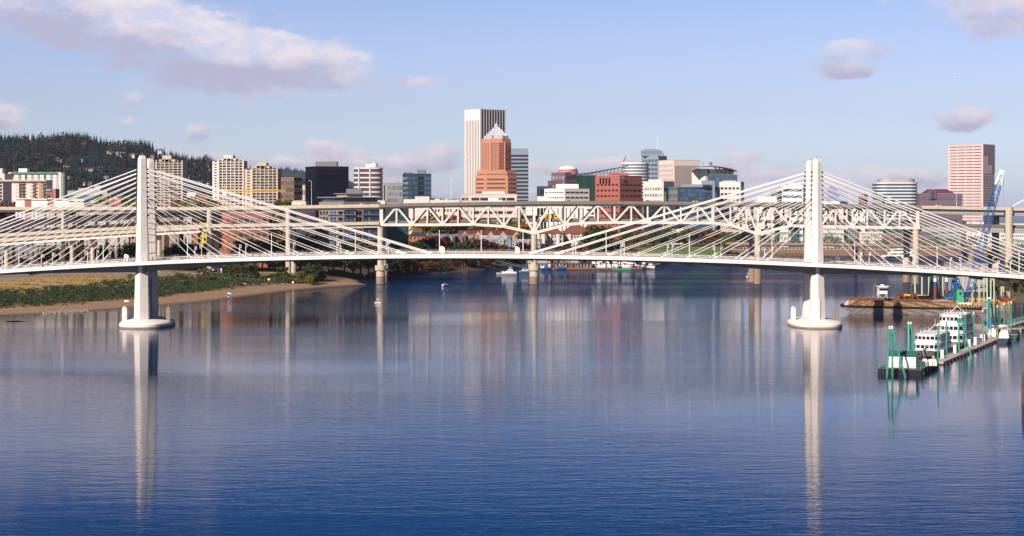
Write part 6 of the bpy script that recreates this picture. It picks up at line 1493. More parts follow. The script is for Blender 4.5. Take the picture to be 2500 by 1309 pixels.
# stones along the spit and shore
r = np.random.default_rng(80); V = []
for i in range(260):
    px = r.uniform(105, 215); t_ = (px - 105) / 110; py = 766 - 7 * t_ + r.uniform(-2.5, 2.5); p = gp(px, py); s = r.uniform(.2, .6)
    c = np.array([p[0], p[1], .35]); q = [c + s * np.array(v) for v in ((-1, -1, -1), (1, -1, -.8), (1.1, 1, -1), (-1, 1, -1), (0, .1, .7))]
    for a_, b_ in ((0, 1), (1, 2), (2, 3), (3, 0)): V.append([q[a_], q[b_], q[4]])
o = bpy.data.objects.new('stones', tris_mesh('stones', np.array(V), mat('stone', (.22, .18, .14), .9, var=.4, scale=2))); COL.objects.link(o); tag(o, 'loose stones on the gravel spit', 'stones', kind='stuff')
# ================================================================== boats, docks and work barges
hullw = mat('hull_white', (.78, .76, .72), .35); hullk = mat('hull_black', (.009, .009, .011), .6, spec=.25); hullg = mat('hull_grey', (.33, .31, .28), .6, var=.2, scale=.6); hullb = mat('hull_dark_blue', (.02, .035, .06), .4)
teal_paint = mat('green_pile_paint', (.03, .27, .21), .45, var=.15, scale=.5, stain=(1.2, .4, (.10, .24, .17))); whitecap = mat('pile_cap_white', (.82, .82, .78), .5)
woodp = mat('old_wood', (.10, .055, .035), .9, var=.35, scale=1.0); dockm = mat('dock_planks', (.42, .35, .30), .85, var=.2, scale=.8)
rustm = mat('rust', (.16, .065, .035), .85, var=.4, scale=.8, stain=(.9, .6, (.06, .03, .025))); rusty = mat('rusty_yellow', (.33, .19, .085), .8, var=.35, scale=.7, stain=(.8, .9, (.14, .06, .03)))
blue_p = mat('blue_paint', (.012, .085, .27), .45, var=.15); green_p = mat('green_paint', (.05, .40, .20), .5, var=.1)
def local_boat(L, Wd, H, sheer=.35, bow=.45):
    """hull with a pointed bow along +x, deck height H"""
    st = [(-.5, .86), (-.3, 1), (0, 1), (.2, .93), (.36, .66), (.46, .28), (.5, .03)]
    rings = []
    for u, w in st:
        x = u * L; hw = Wd / 2 * w; z1 = H * (1 + sheer * max(0, u + .1) ** 2 * 2); rk = -.07 * L if u > .3 else 0
        rings.append([(x + rk * .8, -hw * .55, -.35), (x + rk * .8, hw * .55, -.35), (x + rk * .3, hw * .92, H * .35), (x, hw, z1), (x, -hw, z1), (x + rk * .3, -hw * .92, H * .35)])
    return MB().loft(rings)
def motorboat(lab, p, rz, L=9, hull=None, cab=None, grp=None, cat='boat', name='motor_boat', cover=None, fly=True):
    t = thing(name, lab, cat, p, rz, grp); Wd = L * .32; H = L * .13
    local_boat(L, Wd, H).build('hull', hull or hullw, t, True)
    b = local_boat(L, Wd * 1.02, H); b = MB(); b.box(-L * .46, L * .3, -Wd * .43, Wd * .43, H * .98, H * 1.05); b.build('deck', dockm, t, True)
    c = cab or hullw
    b = MB(); b.loft([[(-L * .28, -Wd * .36, H), (L * .22, -Wd * .3, H), (L * .22, Wd * .3, H), (-L * .28, Wd * .36, H)], [(-L * .24, -Wd * .32, H + L * .13), (L * .08, -Wd * .26, H + L * .13), (L * .08, Wd * .26, H + L * .13), (-L * .24, Wd * .32, H + L * .13)]]); cb_ = b.build('cabin', c, t, True)
    b = MB()
    for s_ in (-1, 1): b.add([(-L * .22, s_ * Wd * .352, H + L * .05), (L * .12, s_ * Wd * .315, H + L * .05), (L * .06, s_ * Wd * .30, H + L * .10), (-L * .2, s_ * Wd * .345, H + L * .10)], [(0, 1, 2, 3)])
    b.add([(L * .185, -Wd * .27, H + L * .05), (L * .185, Wd * .27, H + L * .05), (L * .12, Wd * .25, H + L * .105), (L * .12, -Wd * .25, H + L * .105)], [(0, 1, 2, 3)]); 
    for v in range(len(b.v)): b.v[v] = (b.v[v][0] * 1.01 + .02, b.v[v][1] * 1.03, b.v[v][2])
    w = b.build('cabin_windows', GL['dark'], cb_, True, fix=False); w.parent = cb_
    if fly:
        b = MB(); b.box(-L * .2, L * .02, -Wd * .26, Wd * .26, H + L * .13, H + L * .18); b.build('flybridge', c, t, True)
        b = MB()
        for sx in (-L * .18, -.01): 
            for sy in (-1, 1): b.bar((sx, sy * Wd * .24, H + L * .17), (sx, sy * Wd * .24, H + L * .29), .06)
        b.box(-L * .2, L * .02, -Wd * .27, Wd * .27, H + L * .29, H + L * .305); b.build('canopy', cover or c, t, True)
    b = MB(); b.cyl((-L * .1, 0, H + L * .13), (-L * .1, 0, H + L * .42), .03, .02, 5); b.build('antenna', lampw_m, t, True)
    return t
# free boats
x, y, z = gp(1243, 668.5); motorboat('white cabin cruiser moored alone left of the middle river pier', (x, y, 0), math.pi * .97, 9.5)
b = MB(); x, y, z = gp(1220, 668); t = thing('dinghy', 'small flat dinghy tied behind the lone white cruiser', 'boat', (x, y, 0), math.pi)
local_boat(4.2, 1.5, .45).build('hull', hullw, t, True); b = MB(); b.box(-.2, .2, -.6, .6, .3, .46); b.build('bench', dockm, t, True)
x, y, z = gp(1283, 665); motorboat('low teal and white boat at the gangway foot left of the middle pier', (x, y, 0), 0.05, 8.5, hull=mat('hull_teal', (.10, .30, .33), .4), fly=False)
def rowboat(px, py, lab, n=2):
    x, y, z = gp(px, py); t = thing('rowing_boat', lab, 'boat', (x, y, 0), .9)
    local_boat(4.6, 1.5, .5).build('hull', hullw, t, True); b = MB(); b.box(-.15, .15, -.65, .65, .3, .42); b.build('bench', woodp, t, True)
    b = MB(); b.bar((0, -2.0, .2), (0, -.3, .6), .06); b.bar((0, .3, .6), (0, 2.0, .2), .06); b.build('oars', woodp, t, True); return (x, y)
row1 = rowboat(1087, 697, 'tiny white rowing boat on the open water left of centre')
x, y, z = gp(922, 739); t = thing('float', 'small white float with a square sign board near the left pier reflection', 'float', (x, y, 0), .2)
b = MB(); b.box(-1.3, 1.3, -.8, .8, -.1, .3); b.build('pontoon', hullw, t, True); b = MB(); b.bar((-.4, 0, .3), (-.4, 0, 1.7), .07); b.bar((.4, 0, .3), (.4, 0, 1.7), .07); b.build('post', rail_m, t, True); b = MB(); b.box(-.55, .55, -.05, .05, .9, 1.8); b.build('sign_board', mat('board_grey', (.4, .4, .42), .6), t, True)
x, y, z = gp(1608 + 225, 677); t = thing('sailing_boat', 'small sailing boat half hidden behind the left pier of the right tower', 'boat', (x, y, 0), .6)
local_boat(6, 2, .7).build('hull', hullw, t, True); b = MB(); b.cyl((.4, 0, .6), (.4, 0, 7.6), .06, .04, 6); b.build('sail_mast', rail_m, t, True)
b = MB(); b.add([(.3, 0, 1.3), (-2.6, .25, 1.4), (.3, 0, 7.2), (.3, .06, 1.3), (-2.6, .31, 1.4), (.3, .06, 7.2)], [(0, 1, 2), (3, 5, 4), (0, 3, 4, 1), (1, 4, 5, 2), (2, 5, 3, 0)]); b.build('sail', hullw, t, True)

# marina under the deck
DMA = 1153
t = thing('marina_dock', 'long brown floating dock of the marina seen under the bridge deck', 'dock', (wx(1440, DMA), DMA, 0))
b = MB(); b.box(wx(1306, DMA), wx(1562, DMA), DMA, DMA + 3, -.2, .7); b.build('dock_deck', mat('dock_brown', (.22, .12, .08), .9, var=.2), t)
b = MB(); p0, p1 = Vector((wx(1562, DMA), DMA + 1, .25)), Vector((wx(1636, 1290), 1290, .25)); b.bar(p0, p1, 3, .9); b.build('dock_arm', MATS['dock_brown'], t)
b = MB(); b.bar((wx(1210, 1160), 1175, 5.2), (wx(1287, 1140), 1140, .8), 1.6, .25); 
for k in (-1, 1): b.bar((wx(1210, 1160), 1175 + k * .8, 6.3), (wx(1287, 1140), 1140 + k * .8, 1.9), .12)
tag(b.build('gangway', mat('gangway_green', (.06, .13, .12), .6)), 'dark green gangway sloping down to the marina left of the middle pier', 'gangway')
pl = [(1286, 628), (1337, 622), (1345, 625), (1352, 622), (1376, 625), (1391, 628), (1413, 622), (1428, 634), (1444, 630), (1455, 634), (1480, 628), (1493, 640), (1509, 632), (1515, 634), (1557, 636), (1580, 644), (1600, 646)]
for i, (px, py) in enumerate(pl):
    y = DMA + 3.6 if px < 1560 else 1185; x = wx(px, y); t = thing('wood_piling', 'brown marina piling, %s from the left under the bridge deck' % nth(i + 1), 'piling', (x, y, 0), 0, 'brown pilings of the marina')
    MB().cyl((x, y, -1), (x, y, wz(py, y)), .45, .38, 8).build('shaft', rustm, t)
for i, (a_, c_, rk, lab) in enumerate(((1290, 1303, 'grey', 'small grey roofed boathouse left of the marina row'), (1312, 1336, 'grey', 'boathouse with brown sides and grey roof, first right of the middle pier'), (1356, 1384, 'slate', 'boathouse with dark roof and open front in the marina'), (1388, 1414, 'grey', 'boathouse with grey gable roof in the middle of the marina'), (1417, 1443, 'dark', 'boathouse with dark umbrella-like roof in the marina'))):
    gable_house('boathouse', lab, a_, c_, 643, 637, DMA + 8, W['taupe'] if i != 3 else W['dbrick'], RF[rk], 9, 3, 1, gables=0, z0=.6, grp='boathouses of the marina', cat='boathouse')
mb = [(1322, 654, 10), (1338, 648, 11), (1372, 647, 9), (1404, 646, 10), (1424, 645, 11), (1448, 648, 12), (1466, 646, 12), (1487, 648, 13), (1502, 650, 12), (1518, 648, 11), (1530, 649, 12), (1542, 648, 11), (1553, 650, 9), (1572, 646, 10), (1590, 644, 9), (1460, 640, 12), (1482, 641, 12), (1520, 641, 12), (1536, 641, 11), (1500, 642, 12)]
proto = None
for i, (px, py, L_) in enumerate(sorted(mb)):
    D_ = DMA + 10 + (i * 29 % 42); x = wx(px, D_); lab = 'white motor boat in the marina, %s from the left' % nth(i + 1)
    if proto is None: o = proto = motorboat(lab, (x, D_, 0), -1.2, 10, grp='white boats moored in the marina')
    else: o = dup(proto, (x, D_, 0), -1.9 + (i * .7 % 1.4), lab, scale=L_ / 9.0)
for px, py, lab, m in ((1337, 660, 'small blue covered boat at the marina edge right of the middle pier', 'blue_paint'), (1372, 658, 'bright blue low boat at the marina dock edge', 'blue_paint')):
    x, y, z = gp(px, py + 1); motorboat(lab, (x, DMA - 4, 0), 0.1, 7, hull=blue_p, cab=blue_p, fly=(px == 1337), cover=blue_p)
x, y = wx(1518, DMA - 5), DMA - 6; t = thing('fuel_float', 'green low float at the right end of the marina dock', 'float', (x, y, 0))
b = MB(); b.box(-6, 6, -2, 2, -.2, .5); b.build('deck', green_p, t, True); b = MB(); b.box(-2, 0, -1, 1, .5, 2); b.build('hut', hullk, t, True)
# old broken pilings near shore
for i, (px, py, h) in enumerate(((1131, 669, 6), (1134, 671, 7.5), (1138, 670, 5))):
    x, y, z = gp(px, py); tag(MB().cyl((x, y, -1), (x + (i - 1) * .8, y, h), .35, .28, 7).build('broken_piling', woodp), ('left', 'tallest middle', 'right')[i] + ' one of three broken pilings near the shaded shore', 'piling', 'three broken pilings near the shore')
# riverboat
D_ = 1412; t = thing('river_boat', 'white and green double-deck riverboat behind the right truss pier', 'boat', (wx(2196, D_), D_, 0), math.pi)
local_boat(30, 8, 1.8).build('hull', hullw, t, True)
for k, (z0, z1, s_) in enumerate(((1.8, 4.6, 1.0), (4.7, 7.3, .85), (7.4, 9.4, .4))):
    b = MB(); b.box(-13 * s_, 9 * s_ - k, -3.7 * (1 - k * .1), 3.7 * (1 - k * .1), z0, z1); o = b.build('cabin_deck', hullw, t, True)
    b = MB(); b.box(-12.6 * s_, 8.6 * s_ - k, -3.78 * (1 - k * .1), 3.78 * (1 - k * .1), z0 + .9, z0 + 1.9); b.build('window_band', GL['green'], o, True)
b = MB(); b.box(-14, 12, -4.06, 4.06, .9, 1.3); b.build('green_stripe', mat('stripe_green', (.03, .14, .10), .5), t, True)
b = MB(); b.cyl((2, 0, 9.3), (2, 0, 12), .12, .08, 6); b.build('mast', lampw_m, t, True)

# ---- gravel barge
D1, D2 = 668.0, 655.0
def bp_(px, D): return Vector((wx(px, D), D, 0))
pa, pb2 = bp_(2052, D1), bp_(2396, D2); dirb = (pb2 - pa).normalized(); LB = (pb2 - pa).length; rzb = math.atan2(dirb.y, dirb.x)
t = thing('gravel_barge', 'long rusty hopper barge with yellow ribbed side right of the right tower', 'barge', pa, rzb)
b = MB(); b.side([(0, 2.4), (0, 3.2), (LB, 2.6), (LB, 1.4), (LB - 3, -.4), (5.5, -.4), (1.0, 2.2)], 0, 12); b.build('hull', mat('barge_grey', (.20, .165, .135), .85, var=.35, scale=.4, stain=(.5, .7, (.10, .07, .05))), t, True)
b = MB(); b.side([(-.3, 2.9), (-.3, 3.3), (LB + .3, 2.75), (LB + .3, 2.2), (5, 2.4)], -.25, 12.2); b.build('rub_rail', hullk, t, True)
zt_ = lambda x: 5.5 - .9 * x / LB
b = MB(); b.add([(3, .8, 3.1), (LB - 9, .8, 2.9), (LB - 9, .8, zt_(LB - 9)), (3, .8, zt_(0)), (3, 1.05, 3.1), (LB - 9, 1.05, 2.9), (LB - 9, 1.05, zt_(LB - 9)), (3, 1.05, zt_(0))], [(0, 1, 2, 3), (4, 7, 6, 5), (3, 2, 6, 7), (0, 3, 7, 4), (1, 5, 6, 2)])
b.build('side_wall', rusty, t, True)
for i in range(20):
    x = 3.2 + (LB - 12.6) * i / 19; b = MB(); b.box(x - .13, x + .13, .55, .81, 2.9, zt_(x) + .02); b.build('side_rib', mat('rib_olive', (.18, .15, .08), .8, var=.3), t, True)
b = MB(); b.bar((3, .9, zt_(0)), (LB - 9, .9, zt_(LB - 9)), .5, .22); b.bar((3, 11, zt_(0) + .2), (LB - 9, 11, zt_(LB - 9) + .2), .5, .25); b.bar((3, 3.2, zt_(0) - 0), (7, 1, zt_(0) + .05), .4); b.build('coaming', rustm, t, True)
b = MB(); b.box(3, LB - 9, 10.9, 11.15, 3, 5.4); b.box(3, 3.3, 1.05, 10.9, 3, 5.6); b.build('far_wall', rustm, t, True)
b = MB(); b.side([(1.2, 3.2), (3.4, 3.1), (3.4, 5.3), (2.0, 4.9)], .6, .8); b.build('end_plate', mat('plate_pale', (.45, .42, .38), .7), t, True)
g_ = MB(); xs_ = np.linspace(LB - 21, LB - 8, 9)
g_.loft([[(x, 1.3, 3.4 + 1.7 * math.sin(math.pi * (i + .2) / 8.6)), (x, 5, 3.8 + 2.1 * math.sin(math.pi * (i + .2) / 8.6)), (x, 10.5, 3.4), (x, 5, 2.9)] for i, x in enumerate(xs_)]); g_.build('gravel_heap', mat('gravel', (.30, .24, .19), .95, var=.3, scale=1.5), t, True)
b = MB()
for i in range(9): x = LB - 8.5 + i * .95; b.bar((x, .6, 2.8), (x, .6, 4.2), .12)
for zz in (3.5, 4.2): b.bar((LB - 8.5, .6, zz), (LB - .6, .6, zz), .1)
b.build('end_rail', mat('rail_yellow', (.6, .38, .03), .5), t, True)
b = MB()
for i in range(5): x = LB - 7.6 + i * 1.4; b.box(x, x + .9, 1.5, 3.2, 2.9, 3.9 + .3 * (i % 2))
b.build('deck_gear', mat('gear_dark', (.07, .06, .05), .8), t, True)
# tug pilot tower
x, y = wx(2154, 684), 684; t = thing('tug_boat', 'white lattice pilot house of a tug rising behind the gravel barge', 'boat', (x, y, 0), 0); t.scale = (1.15, 1.15, 1.15)
local_boat(14, 5, 1.8).build('hull', hullk, t, True)
b = MB(); 
for sx in (-2.0, 1.6):
    for sy in (-1.3, 1.3): b.bar((sx * 1.2, sy, 1.8), (sx * .75, sy, 6.0), .16)
for s_ in (-1, 1): b.bar((-2.2, s_ * 1.3, 1.9), (1.2, s_ * 1.3, 5.8), .1); b.bar((1.9, s_ * 1.3, 1.9), (-1.5, s_ * 1.3, 5.8), .1)
b.build('tower_frame', hullw, t, True)
b = MB(); b.box(-1.6, 1.5, -1.4, 1.4, 6, 8.4); c = b.build('pilot_house', hullw, t, True)
b = MB(); b.box(-1.4, 1.56, -1.45, 1.45, 7.1, 8.0); b.build('pilot_windows', GL['dark'], c, True)
b = MB(); b.box(-2.0, 2.0, -1.7, 1.7, 8.41, 8.7); b.box(-.6, .5, -.5, .5, 8.7, 9.2); b.build('pilot_roof', hullw, t, True)
b = MB(); b.bar((-3.1, -.9, 1.8), (-3.1, -.9, 9.6), .14); b.bar((-2.2, .6, 1.8), (-2.2, .6, 10.2), .1); b.build('radio_mast', rail_m, t, True)
b = MB(); b.box(-6, 0.0, -2.0, 2.0, 1.8, 3.6); b.build('deck_house', hullw, t, True)
# clamshell buckets
def clam(px, D, zb, s, m, lab):
    x, y = wx(px, D), D; t = thing('clamshell_bucket', lab, 'bucket', (x, y, zb), .3)
    for sg in (-1, 1):
        b = MB(); b.side([(sg * .1, 0), (sg * 1.5 * s, .3 * s), (sg * 1.7 * s, 1.2 * s), (sg * .9 * s, 1.4 * s), (sg * .1, .9 * s)], -1 * s, 1 * s); b.build('jaw', m, t, True)
        b = MB(); b.bar((sg * 1.4 * s, -.8 * s, 1.1 * s), (sg * .2, -.5 * s, 3.0 * s), .28 * s); b.bar((sg * 1.4 * s, .8 * s, 1.1 * s), (sg * .2, .5 * s, 3.0 * s), .28 * s); b.build('arm', m, t, True)
    b = MB(); b.box(-.6 * s, .6 * s, -.6 * s, .6 * s, 2.6 * s, 3.3 * s); b.build('head_block', m, t, True)
clam(2198, 684, 1.6, 1.75, rustm, 'brown clamshell bucket standing on the crane barge, left one of two')
clam(2231, 684, 1.6, 1.65, rustm, 'brown clamshell bucket standing on the crane barge, right one of two')
clam(2453, 715, 2.0, 1.2, mat('bucket_red', (.28, .07, .05), .7, var=.3), 'red brown clamshell bucket lying on the right bank')
# ---- crane barge
XA, XB = wx(2176, 690), wx(2398, 690)
t = thing('crane_barge', 'flat red and white edged barge carrying the blue crane', 'barge', ((XA + XB) / 2, 690, 0))
b = MB(); b.box(XA, XB, 682, 704, -.4, 1.55); b.build('hull', mat('barge_red', (.25, .07, .06), .7, var=.3, scale=.5), t)
b = MB(); b.box(XA - .1, XB + .1, 681.9, 704.1, 1.0, 1.5); b.build('white_edge', mat('faded_white', (.55, .48, .46), .7, var=.3, scale=1), t)
b = MB()
for i in range(8): x = XA + 10 + i * 3.1; b.box(x, x + 1.4 + (i % 3) * .4, 684, 686, 1.56, 2.2 + (i * 37 % 10) * .12)
b.build('deck_gear', mat('gear_pink', (.42, .25, .22), .8, var=.5, scale=3), t)
for i, (px, yt_, lab) in enumerate(((2283, 672, 'tall brown spud pile with blue and white bands, left one on the crane barge'), (2311, 672, 'brown spud pile with banded head, right one on the crane barge'))):
    D_ = 686 + i * 14; x = wx(px, D_); s = thing('spud_pile', lab, 'pile', (x, D_, 0)); z1 = wz(yt_, D_)
    MB().cyl((x, D_, -1), (x, D_, z1 - 4.4), .62, .62, 10).build('shaft', rustm, s)
    for k, (m_, a0, a1) in enumerate(((blue_p, 4.4, 2.6), (hullw, 2.6, 1.2), (green_p, 1.2, -1.0))): MB().cyl((x, D_, z1 - a0), (x, D_, z1 - a1), .64, .64, 10).build('paint_band', m_, s)
b = MB(); b.bar((wx(2300, 690), 692, 1.6), (wx(2290, 690), 692, wz(672, 690)), .5); tag(b.build('slanting_spud', rustm), 'slanting rusty beam between the two banded spud piles', 'beam')
t = thing('crawler_crane', 'big blue lattice boom crane with green cab on the crane barge', 'crane', (wx(2340, 690), 692, 1.6))
DCR = 692.0
cz = lambda py: wz(py, DCR); cxp = lambda px: wx(px, DCR)
b = MB(); b.box(cxp(2302), cxp(2365), 688, 697, cz(744), cz(738)); b.build('base_platform', hullw, t)
b = MB(); b.box(cxp(2300), cxp(2368), 687.8, 697.2, cz(745.5), cz(743.9)); b.build('platform_skirt', blue_p, t)
b = MB(); b.box(cxp(2302), cxp(2323), 688.5, 693, cz(738), cz(725)); c = b.build('engine_house', blue_p, t)
b = MB(); b.box(cxp(2303), cxp(2320), 688.2, 688.49, cz(736), cz(726)); b.build('green_frame', green_p, c)
b = MB(); b.box(cxp(2304.5), cxp(2318.5), 688.0, 688.19, cz(734.5), cz(727.5)); b.build('dark_panel', GL['black'], c)
b = MB(); b.box(cxp(2330), cxp(2347), 688.2, 694, cz(738), cz(723.5)); b.box(cxp(2331), cxp(2344), 688.6, 693.5, cz(723.4), cz(707)); c = b.build('cab', green_p, t)
b = MB(); b.box(cxp(2336.5), cxp(2341), 688.3, 688.58, cz(718), cz(713)); b.build('cab_window', GL['black'], c)
b = MB(); b.box(cxp(2310), cxp(2320), 689, 692, cz(725), cz(717)); b.build('winch_box', blue_p, t)
b = MB(); P_ = lambda px, py, yy=690: Vector((cxp(px), yy, cz(py)))
for yy in (689.5, 693.5):
    for a_, c_ in (((2323, 738), (2327, 684)), ((2327, 684), (2346, 703)), ((2327, 684), (2338, 722)), ((2346, 703), (2353, 737)), ((2330, 692), (2340, 706)), ((2323, 712), (2336, 700)), ((2336, 680), (2344, 706)), ((2327, 684), (2336, 680)), ((2346, 722), (2360, 727))): b.bar(P_(*a_, yy), P_(*c_, yy), .42)
for a_ in ((2327, 684), (2336, 680), (2346, 703)): b.bar(P_(*a_, 689.5), P_(*a_, 693.5), .35)
b.build('gantry', blue_p, t)
b = MB(); A_ = P_(2357, 738, 691.5); B__ = P_(2360 + (2447 - 2360) * .16, 738 - 326 * .16, 691.5); C__ = P_(2436, 452, 691.5); E_ = P_(2444, 425, 691.5)
def boomlat(b, p, q, w0, w1, n, th):
    p, q = Vector(p), Vector(q); d = (q - p).normalized(); u = Vector((0, 1, 0)); a = d.cross(u).normalized()
    cs = lambda w: [a * w / 2 + u * w / 2, a * w / 2 - u * w / 2, -a * w / 2 - u * w / 2, -a * w / 2 + u * w / 2]
    for k in range(4): b.bar(p + cs(w0)[k], q + cs(w1)[k], th)
    for i in range(n):
        f0, f1 = i / n, (i + 1) / n; s, e = p + (q - p) * f0, p + (q - p) * f1; c0, c1 = cs(w0 + (w1 - w0) * f0), cs(w0 + (w1 - w0) * f1)
        for j in range(4):
            k0, k1 = (j, (j + 1) % 4) if i % 2 else ((j + 1) % 4, j); b.bar(s + c0[k0], e + c1[k1], th * .55)
boomlat(b, A_, B__, .8, 2.5, 5, .22); boomlat(b, B__, C__, 2.5, 2.1, 26, .22); b.build('boom', blue_p, t)
b = MB(); boomlat(b, C__, P_(2446, 415, 691.5), 2.2, 1.2, 4, .3); b.box(cxp(2441), cxp(2447), 690.5, 692.5, cz(428), cz(420)); b.build('boom_tip', lampw_m, t)
b = MB(); b.bar(P_(2449, 414, 691.5), P_(2449, 500, 691.5), .12); b.build('hoist_rope', rail_m, t)
b = MB()
for k in (-.6, .6): b.bar(P_(2336, 680, 691.5 + k), P_(2438, 440, 691.5 + k), .12)
b.build('pendant_line', blue_p, t)
b = MB(); b.box(cxp(2413), cxp(2421), 690.2, 693, cz(499), cz(494)); b.build('boom_box', blue_p, t)
# yellow boom floating on the water
b = MB(); pts = [gp(2207, 722), gp(2280, 726), gp(2365, 731), gp(2420, 735), gp(2462, 738.5), gp(2476, 735)]
for p, q in zip(pts, pts[1:]): b.cyl((p[0], p[1], .25), (q[0], q[1], .25), .55, .55, 8)
tag(b.build('floating_boom', mat('boom_orange_yellow', (.75, .36, .02), .5, var=.1)), 'long yellow floating boom stretched behind the barges', 'boom')
# black hull and grey building on the right
x, y = wx(2258, 745), 745; t = thing('submarine', 'black rounded hull lying behind the yellow boom', 'vessel', (x, y, 0), .12)
b = MB(); b.loft([[(u * 14, 2.6 * w * math.cos(a), .2 + 2.9 * w * max(-.4, math.sin(a))) for a in np.linspace(0, 2 * math.pi, 12, endpoint=False)] for u, w in ((-1, .15), (-.85, .6), (-.5, .92), (0, 1), (.5, .95), (.85, .6), (1, .2))]); b.build('hull', hullk, t, True)
b = MB(); b.side([(2, 3), (6, 3), (5.6, 9.5), (2.4, 9.5)], -.8, .8); b.build('conning_tower', hullk, t, True)
t = thing('shore_shed', 'large plain grey windowless shed on the right bank under the deck', 'building', (wx(2370, 800), 800, 4))
MB().box(wx(2334, 800), wx(2412, 800), 800, 822, 2, 14.5).build('wall', mat('shed_grey_pink', (.40, .34, .33), .8, var=.06), t); MB().box(wx(2333, 800), wx(2413, 800), 799.6, 822.4, 14.5, 15).build('roof', RF['grey'], t)
for k in range(9): bx_part('wall_seam', W['grey'], t, (wx(2340 + k * 8.2, 800), 799.95, 8), (1, 0), .2, .1, 12)
b = MB(); 
for k in range(2): b.bar((wx(2360, 765), 765, 4.6 + k * 1.0), (wx(2492, 770), 770, 8.4 + k * 1.0), 2.4 - k * 2.2, .4 - k * .2)
for k in range(14): b.bar((wx(2365 + k * 9.4, 766), 766 - 1, 4.8 + k * .27), (wx(2365 + k * 9.4, 766), 766 - 1, 5.8 + k * .27), .12)
tag(b.build('walkway', mat('walk_dark', (.05, .045, .04), .8)), 'dark timber walkway sloping up to the right bank', 'walkway')
pls = [(2234, 722, 755), (2251, 722, 757), (2268, 727, 752), (2290, 724, 757), (2302, 728, 750), (2352, 726, 752), (2374, 728, 748), (2382, 726, 752), (2391, 728, 748), (2402, 727, 752), (2410, 728, 748), (2419, 727, 750), (2427, 726, 750), (2445, 722, 752), (2450, 720, 752), (2459, 716, 758), (2464, 715, 756)]
for i, (px, py, D_) in enumerate(pls):
    x = wx(px, D_); t = thing('pale_piling', 'slim pale green piling, %s from the left behind the crane barge' % nth(i + 1), 'piling', (x, D_, 0), 0, 'pale green pilings behind the crane barge')
    MB().cyl((x, D_, -1), (x, D_, wz(676 if i < 13 else (699 if i < 15 else 712), D_)), .36, .36, 8).build('shaft', mat('pale_green', (.40, .52, .36), .6, var=.1), t)

# ---- dock with green pilings
dv = Vector((.42, .9075, 0)); nv = Vector((.9075, -.42, 0)); dock0 = Vector((wx(2288, 451), 451, 0))
rd = math.atan2(dv.y, dv.x)
t = thing('floating_dock', 'long narrow floating dock running to the right past the moored yachts', 'dock', dock0, rd)
LD = 150
b = MB(); b.box(0, LD, -1.6, 1.6, .25, .75); b.build('dock_deck', dockm, t, True)
b = MB(); b.box(0, LD, -1.75, 1.75, -.3, .24); b.build('float_tank', hullk, t, True)
b = MB()
for i in range(30):
    x = 2 + i * 5; b.box(x, x + .35, -1.95, -1.76, -.05, .5)
b.build('fender_row', rustm, t, True)
def onto(s, off=0.0, z=0.0): v = dock0 + dv * s + nv * off; return Vector((v.x, v.y, z))
def pile_at(x, y, ztop, r=.22, name='green_piling', lab='', grp='green dock pilings', lean=None, box=True):
    t = thing(name, lab, 'piling', (x, y, 0), 0, grp)
    MB().cyl((x, y, -1.5), (x, y, ztop - .6), r, r, 10).build('shaft', teal_paint, t)
    MB().lathe([(r * 1.15, ztop - .62), (r * 1.15, ztop - .3), (.03, ztop + .15)], (x, y, 0), 10).build('cone_cap', whitecap, t)
    return t
pd = [(2290, 790, 897), (2311, 779, 872), (2357, 763, 852), (2377, 762, 845), (2399, 757, 836), (2435, 745, 812), (2451, 740, 806), (2469, 736, 815)]
for i, (px, pt, pb3) in enumerate(pd):
    D_ = gd(pb3); pile_at(wx(px, D_), D_, wz(pt, D_), lab='green dock piling with white cone cap, %s single pile from the left' % nth(i + 1))
def dolphin(px, pt, pb3, lab, legs, r=.22, D0=None):
    D_ = D0 or gd(pb3); x, y = wx(px, D_), D_; zt_ = wz(pt, D_); t = thing('dolphin', lab, 'piling', (x, y, 0), 0, 'green leaning pile groups of the dock')
    for (lx, lpy) in legs:
        d2 = gd(lpy); MB().cyl((wx(lx, d2), d2, -.6), (x + (0.3 if lx > px else -.3), y, zt_ - .5), r, r, 9).build('leg', teal_paint, t)
    for s_ in (-.3, .3):
        MB().lathe([(r * 1.1, zt_ - .7), (r * 1.1, zt_ - .2), (.03, zt_ + .1)], (x + s_, y, 0), 9).build('cone_cap', whitecap, t)
    MB().box(x - .75, x + .75, y - .35, y + .35, zt_ - 1.9, zt_ - 1.2).build('collar', teal_paint, t)
dolphin(2175, 796, 905, 'green three-legged pile group at the left end of the platform', ((2165, 921), (2212, 922), (2179, 919)), D0=418.5)
dolphin(2221, 786, 884, 'green three-legged pile group behind the white hut', ((2218, 888), (2222, 880), (2238, 893)))
dolphin(2343, 772, 868, 'green pile pair with long leg leaning to the right of the dock', ((2342, 870), (2375, 878)))
dolphin(2414, 726, 815, 'tallest green pile group at the far part of the dock', ((2411, 818), (2419, 820), (2434, 806)))
